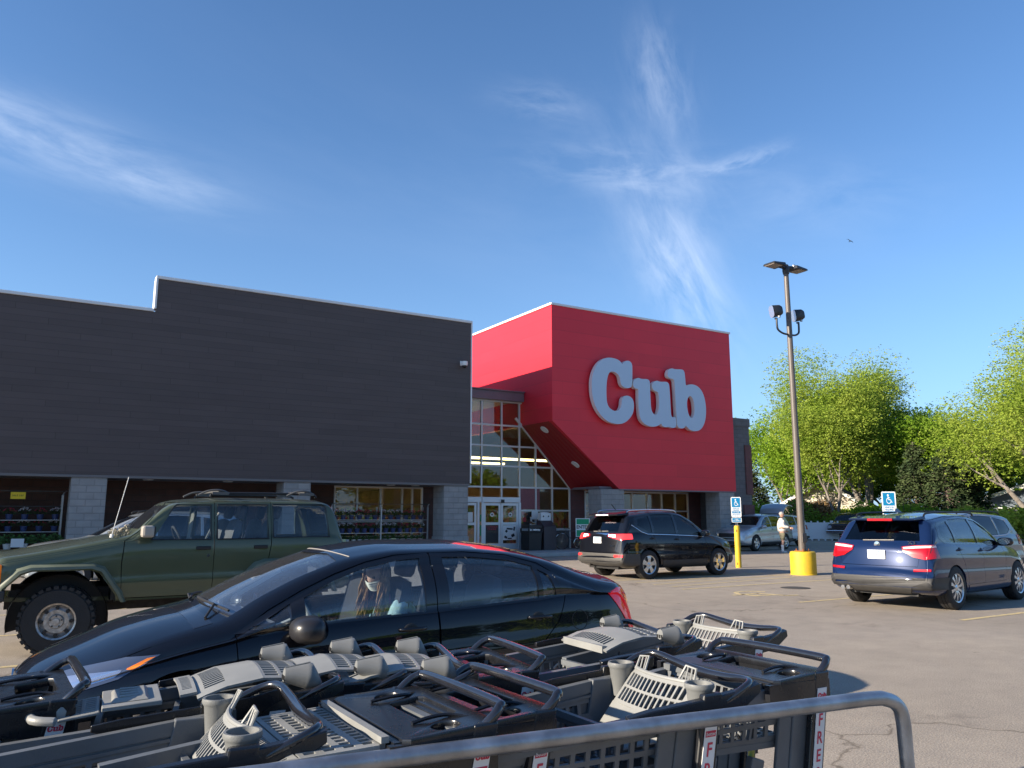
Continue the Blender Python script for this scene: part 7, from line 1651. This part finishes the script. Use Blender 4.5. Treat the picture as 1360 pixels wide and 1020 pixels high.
def price_sign():
    T = thing('notice_stand', 'green and white ENTER sign on a thin post left of the black SUV', 'sign', (20.3, 27.4, .147), R(-30))
    b = MB(); b.tube([(0, .02, 0), (0, .02, 1.2)], .02, 8); b.lathe([(.2, 0), (.2, .02), (0, .03)], n=16); b.build('stand', 'galv', T)
    b = MB(); b.box((-.30, -.008, .55), (.30, .008, 1.32), 0); b.box((-.265, -.010, .575), (.265, -.0085, .83), 1); b.box((-.265, -.010, 1.07), (.265, -.0085, 1.29), 1)
    put(b, text_mb('ENTER', .19, .002, .95, .006), FR(0, -.010, .95, (1, 0, 0), (0, 0, 1)), 2); b.build('sign_panel', ['white', 'sign_green', 'trim_black'], T)
mk('sign_green', (.0, .30, .13), .5); price_sign()
def planty():
    mk('leaf_dark', (.035, .075, .022), .6, var=.4, vscale=12); mk('leaf_green', (.06, .14, .03), .6, var=.4, vscale=9); mk('pot_blue', (.03, .05, .14), .5); mk('pot_white', (.6, .62, .62), .5); mk('rack_metal', (.42, .43, .43), .45, metal=.6); mk('flower_red', (.35, .03, .06), .6); mk('flower_pale', (.55, .5, .55), .6); mk('soil', (.03, .02, .015), .9)
    def plant(name, r, h, leafm, potm, pr, ph, fl=None, seed=0, nleaf=110):
        rr = random.Random(seed); T = thing(name, 'x', 'potted plant')
        b = MB(); b.lathe([(pr * .72, 0), (pr, ph), (pr * 1.06, ph), (pr * 1.06, ph + .012), (pr * .9, ph + .012), (.0, ph - .01)], n=14); b.build('pot', potm, T, smooth=40)
        l = MB()
        for i in range(nleaf):
            th = rr.uniform(0, 2 * pi); q = rr.random() ** .5; el = rr.uniform(.1, 1)
            c = Vector((cos(th) * r * q, sin(th) * r * q, ph + h * el * (1 - q * q * .5))); a = Vector((cos(th), sin(th), rr.uniform(-.3, .9))).normalized() * rr.uniform(.03, .06); s_ = a.orthogonal().normalized() * rr.uniform(.012, .022); s_.rotate(Matrix.Rotation(rr.random() * 3, 3, a.normalized()))
            l.add([c - a * .5, c + s_, c + a, c - s_], [(0, 1, 2, 3)])
        l.build('foliage', leafm, T)
        if fl:
            f = MB()
            for i in range(26):
                th = rr.uniform(0, 2 * pi); q = rr.random() ** .5; c = Vector((cos(th) * r * q, sin(th) * r * q, ph + h * (1.0 - q * q * .5))); f.ball(c, rr.uniform(.012, .022), 6)
            f.build('flowers', fl, T)
        return T
    kinds = [plant('potted_plant', .17, .22, 'leaf_dark', 'pot_blue', .10, .15, 'flower_pale', 1), plant('potted_plant', .17, .20, 'leaf_dark', 'pot_blue', .10, .15, 'flower_red', 2), plant('potted_plant', .16, .18, 'leaf_green', 'pot_white', .08, .11, None, 3), plant('potted_plant', .24, .30, 'leaf_green', 'pot_white', .12, .14, None, 4, 220)]
    usedk = set()
    def putp(k, x, y, z, lab, grp):
        o = kinds[k]
        if k in usedk: o = dup(o, (x, y, z), random.Random(int(x * 100)).random() * 6, lab, grp)
        else: usedk.add(k); o.location = (x, y, z); o['label'] = lab; o['group'] = grp
    def rack(x0, x1, y, levels, label, top):
        T = thing('plant_rack', label, 'plant rack', (x0, y, .147), 0, 'metal plant racks in front of the shop')
        L_ = x1 - x0; f = MB(); n = max(2, int(round(L_ / 1.7)) + 1)
        for i in range(n):
            x = L_ * i / (n - 1)
            for yy in (0, .45): f.box((x - .025, yy - .025, 0), (x + .025, yy + .025, top))
            f.tube(smooth_path([(x, 0, top), (x + .04, .03, top + .08), (x + .10, .1, top + .11)], 3), .02, 6)
        f.build('rack_frame', 'rack_metal', T)
        for z in levels:
            s_ = MB(); s_.box((.03, -.03, z - .02), (L_ - .03, .48, z)); s_.build('shelf', 'rack_metal', T)
        s_ = MB(); s_.bar((0, 0, top + .1), (L_, 0, top + .1), .03, .03); s_.bar((0, 0, top - .35), (L_, 0, top - .35), .02, .02); s_.build('top_rail', 'rack_frame_dark', T)
    mk('rack_frame_dark', (.05, .05, .05), .5, metal=.5)
    y = 27.9
    rack(9.5, 13.3, y, (.45, .80, 1.28), 'wide metal rack of potted flowers under the lit shop window', 1.75)
    for lv, (z, ks, n) in enumerate(((.60, (2,), 15), (.95, (0, 1), 13), (1.43, (0, 1), 12))):
        for i in range(n):
            x = 9.7 + 3.4 * i / (n - 1); k = ks[(i // 3) % len(ks)]
            putp(k, x, y + .2, z, ['small green seedling pot on the lowest shelf of the lit-window rack', 'flowering pot on the middle shelf of the lit-window rack', 'flowering pot on the top shelf of the lit-window rack'][lv], ['seedling pots on the lowest shelf', 'flower pots on the middle shelf', 'flower pots on the top shelf'][lv])
    rack(-2.6, 1.05, 28.0, (.95, 1.30), 'dark metal plant rack left of the first stone pillar', 2.05)
    for lv, z in enumerate((1.10, 1.45)):
        for i in range(9): putp((0, 1)[i % 2], -2.3 + 3.2 * i / 8, 28.2, z, ['blue pot on the lower shelf of the rack left of the first pillar', 'blue pot on the upper shelf of the rack left of the first pillar'][lv], ['blue pots on the left rack lower shelf', 'blue pots on the left rack upper shelf'][lv])
    T = thing('plant_bench', 'low timber bench of leafy green plants left of the first pillar', 'bench', (-2.8, 27.05, .147)); b = MB(); b.box((0, 0, .42), (3.9, .8, .47)); b.build('bench_top', 'timber', T)
    for x in (.1, 1.9, 3.75):
        for yy in (.08, .72): b = MB(); b.box((x - .04, yy - .04, 0), (x + .04, yy + .04, .42)); b.build('leg', 'timber', T)
    for i in range(20): putp(3, -2.6 + (i % 10) * .39, 27.25 + .38 * (i // 10), .618, 'bushy green plant in a white pot on the low bench', 'green plants on the low bench')
    b = MB(); b.box((-.19, -.01, -.10), (.19, .01, .10)); put(b, text_mb('SALE 2/$7', .07, .002), FR(0, -.011, 0, (1, 0, 0), (0, 0, 1)), 1); o = b.build('price_card', ['card_yellow', 'trim_black'], loc=(-.12, 27.9, 2.16)); tag(o, 'yellow price card hanging above the left plant rack', 'price card')
    b = MB(); b.box((-.16, -.01, -.12), (.16, .01, .12)); o = b.build('white_card', 'pot_white', loc=(-.02, 26.98, .80)); tag(o, 'small white card among the green plants on the low bench', 'card')
    for i, x in enumerate((9.95, 11.9)):
        b = MB(); b.box((-.10, -.008, -.12), (.10, .008, .12)); o = b.build('price_card', 'card_pale', loc=(x, 27.86, .62)); tag(o, ['pale yellow price card at the left end of the lit-window rack', 'pale yellow price card at the middle of the lit-window rack'][i], 'price card')
mk('timber', (.18, .12, .07), .8); mk('card_yellow', (.80, .62, .02), .5); mk('card_pale', (.62, .62, .35), .6)
planty()
# ================================================================== bird
b = MB(); b.ball((0, 0, 0), .06, 10, sc=(2.6, .9, .9)); b.ball((-.17, 0, .015), .035, 8)
for s_ in (-1, 1): b.add([(-.07, 0, .01), (.07, 0, .01), (.06, s_ * .30, .10), (.10, s_ * .52, .02), (-.01, s_ * .30, .11)], [(0, 1, 2, 3, 4)]); b.add([(-.07, 0, .022), (-.01, s_ * .30, .122), (.10, s_ * .52, .03), (.06, s_ * .30, .112), (.07, 0, .02)], [(0, 1, 2, 3, 4)])
b.add([(.12, 0, 0), (.28, -.06, 0), (.28, .06, 0), (.12, 0, .015)], [(0, 1, 3), (0, 3, 2), (0, 2, 1)])
o = b.build('bird', 'lamp_black', smooth=60, loc=(53.0, 36.3, 22.6), rotz=1.2); o.rotation_euler = (.5, .1, 1.2); o.scale = (.62, .62, .62); tag(o, 'dark bird flying in the clear sky right of the lamp post', 'bird')
# ================================================================== trees and houses
mk('bark', (.13, .10, .08), .95, var=.35, vscale=6, bump=1.0, bscale=12); mk('bark_grey', (.20, .175, .15), .95, var=.3, vscale=5, bump=1.0, bscale=12)
def leafmat(k, c1, c2, tr=.35):
    m = bpy.data.materials.new(k); nt, N, L = nodes(m); N.clear(); o = N.new('ShaderNodeOutputMaterial'); d = N.new('ShaderNodeBsdfDiffuse'); t = N.new('ShaderNodeBsdfTranslucent'); x = N.new('ShaderNodeMixShader'); x.inputs[0].default_value = tr
    tc = N.new('ShaderNodeTexCoord'); nz = N.new('ShaderNodeTexNoise'); nz.inputs['Scale'].default_value = .55; nz.inputs['Detail'].default_value = 5; nz.inputs['Roughness'].default_value = .7; L.new(tc.outputs['Object'], nz.inputs['Vector'])
    r = N.new('ShaderNodeValToRGB'); r.color_ramp.elements[0].position = .35; r.color_ramp.elements[1].position = .65; r.color_ramp.elements[0].color = (*c1, 1); r.color_ramp.elements[1].color = (*c2, 1); L.new(nz.outputs[0], r.inputs[0])
    L.new(r.outputs[0], d.inputs[0]); L.new(r.outputs[0], t.inputs[0]); L.new(d.outputs[0], x.inputs[1]); L.new(t.outputs[0], x.inputs[2]); L.new(x.outputs[0], o.inputs[0]); MAT[k] = m
leafmat('leaf_spring', (.21, .32, .04), (.40, .48, .09), .45); leafmat('leaf_bright', (.16, .29, .03), (.30, .44, .05), .45); leafmat('leaf_olive', (.26, .27, .08), (.44, .42, .15), .45); leafmat('needle', (.030, .055, .028), (.085, .11, .045), .1); leafmat('leaf_deep', (.10, .19, .035), (.21, .31, .05), .4); leafmat('leaf_tan', (.20, .13, .07), (.34, .24, .12))
def leaves(name, clumps, n, size, m, T, rnd, flat=.5):
    # clumps: list of (centre, radius); n leaves shared by volume
    vs = []; fs = []; W = [c[1] ** 2 for c in clumps]; tot = sum(W); k = 0
    for (c, r), w in zip(clumps, W):
        for _ in range(int(n * w / tot / 4) + 1):
          while True:
            p = Vector((rnd.uniform(-1, 1), rnd.uniform(-1, 1), rnd.uniform(-1, 1)))
            if p.length <= 1: break
          p = p * (.55 + .45 * rnd.random()) if rnd.random() < .5 else p.normalized() * rnd.uniform(.72, 1.0)
          if 1:
            q0 = c + Vector((p.x * r, p.y * r, p.z * r * .72))
          for _k in range(4):      # a spray of four leaves on one twig
            q = q0 + Vector((rnd.gauss(0, 1), rnd.gauss(0, 1), rnd.gauss(0, .6))) * size * 1.5; s = size * rnd.uniform(.55, 1.35)
            a = Vector((rnd.gauss(0, 1), rnd.gauss(0, 1), rnd.gauss(0, flat))).normalized(); b_ = a.cross(Vector((rnd.gauss(0, 1), rnd.gauss(0, 1), rnd.gauss(0, 1)))).normalized()
            vs += [q - a * s, q - b_ * s * .5, q + a * s, q + b_ * s * .5]; fs.append((k, k + 1, k + 2, k + 3)); k += 4
    me = bpy.data.meshes.new(name); me.from_pydata(vs, [], fs); me.materials.append(MAT[m]); o = bpy.data.objects.new(name, me); COL.objects.link(o); o.parent = T; return o
def tree(x, y, h, w, trunk, seed, leaf, n, label, size=.20, base=.22, sparse=1.0, barkm='bark_grey', lean=0, forks=3, group='trees beyond the car park', crad=(.9, 1.7), name='tree'):
    rnd = random.Random(seed); T = thing(name, label, 'tree', (x, y, 0), 0, group); b = MB(); clumps = []
    def limb(p, d, L_, r, lev):
        pts = [p]; rs = [r]; q = p.copy(); dd = d.copy(); ns = 4
        for i in range(ns):
            dd = (dd + Vector((rnd.gauss(0, .13), rnd.gauss(0, .13), rnd.gauss(.04, .07)))).normalized(); q = q + dd * L_ / ns; pts.append(q.copy()); rs.append(r * (1 - .62 * (i + 1) / ns))
            if lev >= 1 and i >= 1 and rnd.random() < .8: clumps.append((q.copy() + Vector((rnd.gauss(0, .5), rnd.gauss(0, .5), rnd.gauss(.2, .4))), rnd.uniform(*crad) * w * .12))
        b.tube(pts, rs, 8 if lev < 2 else 5, caps=False)
        if lev < 3:
            k = rnd.choice((3, 4)) if lev < 2 else 3
            for i in range(k):
                t = rnd.uniform(.35, 1.0); j = min(ns, max(1, int(round(t * ns)))); a = rnd.uniform(0, 2 * pi); sp = rnd.uniform(.45, 1.0)
                nd = (dd * .9 + Vector((cos(a) * sp, sin(a) * sp, rnd.uniform(.0, .35)))).normalized()
                limb(pts[j], nd, L_ * rnd.uniform(.55, .78), rs[j] * .72, lev + 1)
        else: clumps.append((q + Vector((0, 0, .2)), rnd.uniform(*crad) * w * .10))
    b.tube([(0, 0, -.1), (0, 0, .25), (lean * .1, 0, h * base * .5), (lean * .3, 0, h * base)], [trunk * 1.5, trunk * 1.1, trunk, trunk * .9], 12)
    for i in range(forks):
        a = 2 * pi * i / forks + rnd.uniform(-.4, .4); d = Vector((cos(a) * w / h * .8, sin(a) * w / h * .8, 1)).normalized(); limb(Vector((lean * .3, 0, h * base * rnd.uniform(.75, 1))), d, h * .40, trunk * .62, 0)
    # keep the crown inside its own envelope
    top = max(c[0].z + c[1] * .7 for c in clumps); rad = max(math.hypot(c[0].x, c[0].y) + c[1] for c in clumps)
    kz = h / top; kr = (w / 2) / rad; b.v = [(v[0] * kr if v[2] > h * base * .6 else v[0], v[1] * kr if v[2] > h * base * .6 else v[1], v[2] * (kz if v[2] > 0 else 1)) for v in b.v]
    cl = [(Vector((c.x * kr, c.y * kr, c.z * kz)), r) for c, r in clumps if rnd.random() < sparse]
    b.build('trunk', barkm, T, smooth=60); leaves('crown', cl, n, size, leaf, T, rnd); return T
def at_az(az, dist): a = R(az); return dist * cos(a), dist * sin(a)
def spruce(az, dist, h, w, seed, label, m='needle'):
    rnd = random.Random(seed); x, y = at_az(az, dist); T = thing('spruce_tree', label, 'tree', (x, y, 0), 0, 'trees beyond the car park')
    b = MB(); b.tube([(0, 0, 0), (0, 0, h)], [.22, .03], 8); cl = []
    for i in range(26):
        z = h * (.06 + .92 * i / 26); rr = w / 2 * (1 - (z / h)) ** .8 + .15
        for k in range(7): a = rnd.uniform(0, 6.28); q = rr * rnd.uniform(.55, 1); b.tube([(0, 0, z + .2), (cos(a) * q, sin(a) * q, z - .25 * q)], [.03, .01], 4, caps=False); cl.append((Vector((cos(a) * q * .75, sin(a) * q * .75, z - .15 * q)), .28 + .35 * rr / w))
    b.build('trunk', 'bark', T); leaves('crown', cl, 12000, .10, m, T, rnd, .25)
x, y = at_az(34.5, 66); tree(x, y, 15.0, 14.5, .50, 3, 'leaf_spring', 120000, 'tallest broad yellow-green maple above the dark blue SUV', .078, .14, .95)
x, y = at_az(39.2, 72); tree(x, y, 11.6, 13, .35, 5, 'leaf_bright', 42000, 'bright green tree just right of the grey block wing', .11, .12)
x, y = at_az(36.6, 62); tree(x, y, 10.4, 8.5, .30, 8, 'leaf_spring', 50000, 'green tree crossed by the lamp post', .08, .14, lean=2)
x, y = at_az(30.3, 70); tree(x, y, 11.4, 12, .35, 12, 'leaf_bright', 42000, 'full green tree between the maple and the right edge', .11, .12)
x, y = at_az(31.7, 68); tree(x, y, 11.0, 10, .3, 51, 'leaf_bright', 34000, 'green tree between the tall maple and the spruces', .105, .12)
x, y = at_az(25.6, 58); tree(x, y, 12.6, 14.5, .38, 16, 'leaf_spring', 44000, 'open branchy tree with thin leaves at the right edge', .075, .16, .9, crad=(.7, 1.2))
x, y = at_az(43.6, 84); tree(x, y, 12.5, 12, .35, 19, 'leaf_bright', 24000, 'green tree top showing behind the grey block wing', .13, .2)
x, y = at_az(28.0, 76); tree(x, y, 11.2, 13, .3, 22, 'leaf_spring', 34000, 'lower green tree behind the spruces at the right', .115, .12)
x, y = at_az(23.0, 66); tree(x, y, 12.0, 12, .3, 42, 'leaf_bright', 14000, 'green tree beyond the right edge of the car park', .16, .2)
x, y = at_az(33.2, 82); tree(x, y, 10.5, 14, .3, 44, 'leaf_deep', 16000, 'darker green tree filling in behind the tall maple', .18, .15)
x, y = at_az(38.0, 86); tree(x, y, 9.5, 15, .3, 46, 'leaf_deep', 16000, 'darker green tree filling in behind the house', .18, .12)
spruce(31.6, 61, 6.6, 4.6, 31, 'blue-grey spruce just right of the second wheelchair sign'); spruce(29.9, 60, 6.2, 5.0, 33, 'wider dark spruce above the grey SUV'); spruce(28.6, 63, 5.2, 4.4, 35, 'small dark spruce near the blue-grey house')
spruce(41.8, 66, 5.2, 6.0, 37, 'dark evergreen behind the silver SUV')
def bush(az, dist, h, w, m, seed, label):
    rnd = random.Random(seed); x, y = at_az(az, dist); T = thing('bush', label, 'bush', (x, y, 0), 0, 'bushes along the far edge'); b = MB()
    for k in range(9): a = rnd.uniform(0, 6.28); b.tube([(0, 0, 0), (cos(a) * w * .2, sin(a) * w * .2, h * .5), (cos(a) * w * .35, sin(a) * w * .35, h * .85)], [.05, .03, .01], 5)
    b.build('stem', 'bark', T); leaves('foliage', [(Vector((rnd.uniform(-.38, .38) * w, rnd.uniform(-.38, .38) * w, h * rnd.uniform(.25, .75))), w * .16) for _ in range(16)], 5200, .12, m, T, rnd)
bush(40.2, 60, 3.0, 5.5, 'leaf_deep', 1, 'dark green bush behind the open tailgate'); bush(37.6, 63, 3.4, 3.6, 'leaf_tan', 2, 'bronze-leaved bush beside the cream house'); bush(33.9, 60, 2.4, 5, 'leaf_bright', 3, 'low bright bush under the maple'); bush(31.0, 57, 2.2, 4, 'leaf_deep', 4, 'low dark bush in front of the spruces'); bush(26.8, 56, 2.6, 5, 'leaf_spring', 5, 'yellow-green bush near the right edge'); bush(28.8, 57, 2.0, 4, 'leaf_deep', 6, 'dark bush in front of the small spruce'); bush(42.8, 58, 2.6, 4.5, 'leaf_bright', 7, 'bright bush beside the grey block wing'); bush(36.9, 66, 2.6, 4, 'leaf_spring', 10, 'yellow-green bush in front of the cream house'); bush(32.4, 59, 2.8, 5, 'leaf_bright', 11, 'bright bush left of the blue-grey spruce'); bush(24.6, 58, 2.4, 5, 'leaf_deep', 8, 'dark bush beyond the right edge'); bush(35.6, 61, 2.0, 4, 'leaf_spring', 9, 'yellow-green bush right of the cream house')
def house(az, dist, w, d, h, rh, wall, roof, rz, label):
    x, y = at_az(az, dist); T = thing('house', label, 'house', (x, y, 0), rz, 'houses among the trees')
    b = MB(); b.prism([(-w / 2, 0), (w / 2, 0), (w / 2, h), (0, h + rh), (-w / 2, h)], 'y', 0, d); b.build('wall', wall, T)
    b = MB(); e = .5; t = .14; k = rh / (w / 2)
    for s_ in (-1, 1): b.prism([(0, h + rh + .02), (s_ * (w / 2 + e), h - k * e + .02), (s_ * (w / 2 + e), h - k * e + .02 + t), (0, h + rh + .02 + t)], 'y', -e, d + e)
    b.build('roof', roof, T)
    for s_ in (-1, 1): b = MB(); b.bar((0, -e - .03, h + rh), (s_ * (w / 2 + e), -e - .03, h - k * e), .06, .26, up=(0, 0, 1)); b.build('barge_board', 'white', T)
    for i, u in enumerate((-.28, .26)):
        b = MB(); b.box((u * w - .6, -.06, 1.0), (u * w + .6, -.003, 2.2)); f = b.build('window', 'white', T); g = MB(); g.box((u * w - .52, -.075, 1.08), (u * w + .52, -.062, 2.12)); g.build('pane', 'glass_dark_solid', f)
    b = MB(); b.box((-.5, -.05, 0), (.5, -.004, 2.1)); b.build('door', 'roof_brown', T)
mk('house_cream', (.55, .50, .42), .8); mk('house_blue', (.16, .20, .25), .8); mk('roof_brown', (.22, .12, .08), .85, var=.2, vscale=3); mk('roof_grey', (.10, .10, .11), .85); mk('glass_dark_solid', (.02, .025, .03), .08, spec=1)
house(37.3, 72, 6.6, 9, 2.5, 1.9, 'house_cream', 'roof_brown', R(-60), 'cream gabled house with brown roof seen past the lamp post')
house(25.2, 70, 7, 9, 2.8, 1.2, 'house_blue', 'roof_grey', R(-58), 'blue-grey house behind the grey SUV at the right')
b = MB(); x, y = at_az(37.9, 56); b.box((-1.4, -.06, .1), (1.4, .06, 1.15)); [b.box((-1.4 + i * .4, -.08, .0), (-1.3 + i * .4, .08, 1.25)) for i in range(8)]; o = b.build('white_slats', 'white', loc=(x, y, 0), rotz=R(-55)); tag(o, 'small unidentified white object in front of the cream house, shaped as slats', 'fence')  # slatted stand-in for an unidentified white thing by the house
# trees behind the viewer, seen only as reflections in glass and paint
k = 0
for i, (x, y, h, w, m) in enumerate(((-14, -38, 9, 11, 'leaf_deep'), (-2, -42, 10.5, 12, 'leaf_spring'), (9, -40, 9, 11, 'leaf_deep'), (20, -43, 11, 12, 'leaf_bright'), (31, -40, 9.5, 11, 'leaf_spring'), (42, -42, 10.5, 12, 'leaf_deep'), (54, -40, 9, 12, 'leaf_bright'), (-27, -36, 9, 12, 'leaf_spring'))):
    tree(x, y, h, w, .32, 60 + i, m, 9000, ['dark tree', 'yellow-green tree', 'broad dark tree', 'tall bright tree', 'spring-leaved tree', 'tall dark tree', 'wide bright tree', 'spreading pale tree'][i] + ' across the road behind the viewer, %s from the west' % ['second', 'third', 'fourth', 'fifth', 'sixth', 'seventh', 'eighth', 'first'][i], .40, .08, 1.0, 'bark', 0, 3, 'trees across the road behind the viewer')
T = thing('hedge', 'long clipped green hedge added unseen behind the viewer for reflections', 'hedge', (14, -35, 0)); rnd = random.Random(77)  # added so the shop glass reflects dark foliage instead of bare sky
leaves('foliage', [(Vector((-42 + i * 1.4, rnd.uniform(-.3, .3), rnd.choice((.7, 1.5)))), 1.25) for i in range(61)], 26000, .17, 'leaf_deep', T, rnd)
b = MB(); [b.tube([(-42 + i * 2.8, 0, 0), (-42 + i * 2.8, .1, 1.6)], [.06, .02], 5) for i in range(31)]; b.build('stem', 'bark', T)

# the tree line goes on past the right edge of the photograph
src = [o for o in COL.objects if o.parent is None and o.get('category') == 'tree' and o.get('group') == 'trees beyond the car park' and o.name.startswith('tree')][:4]
for i, (az, d, w_) in enumerate(((20.5, 64, 'first'), (17.5, 70, 'second'), (14.0, 66, 'third'), (10.5, 72, 'fourth'), (6.5, 68, 'fifth'), (2.5, 72, 'sixth'), (-2.0, 70, 'seventh'))):
    x, y = at_az(az, d); dup(src[i % len(src)], (x, y, 0), i * 1.3, 'leafy green tree beyond the right edge of the photograph, ' + w_ + ' one along', 'tree line past the right edge')
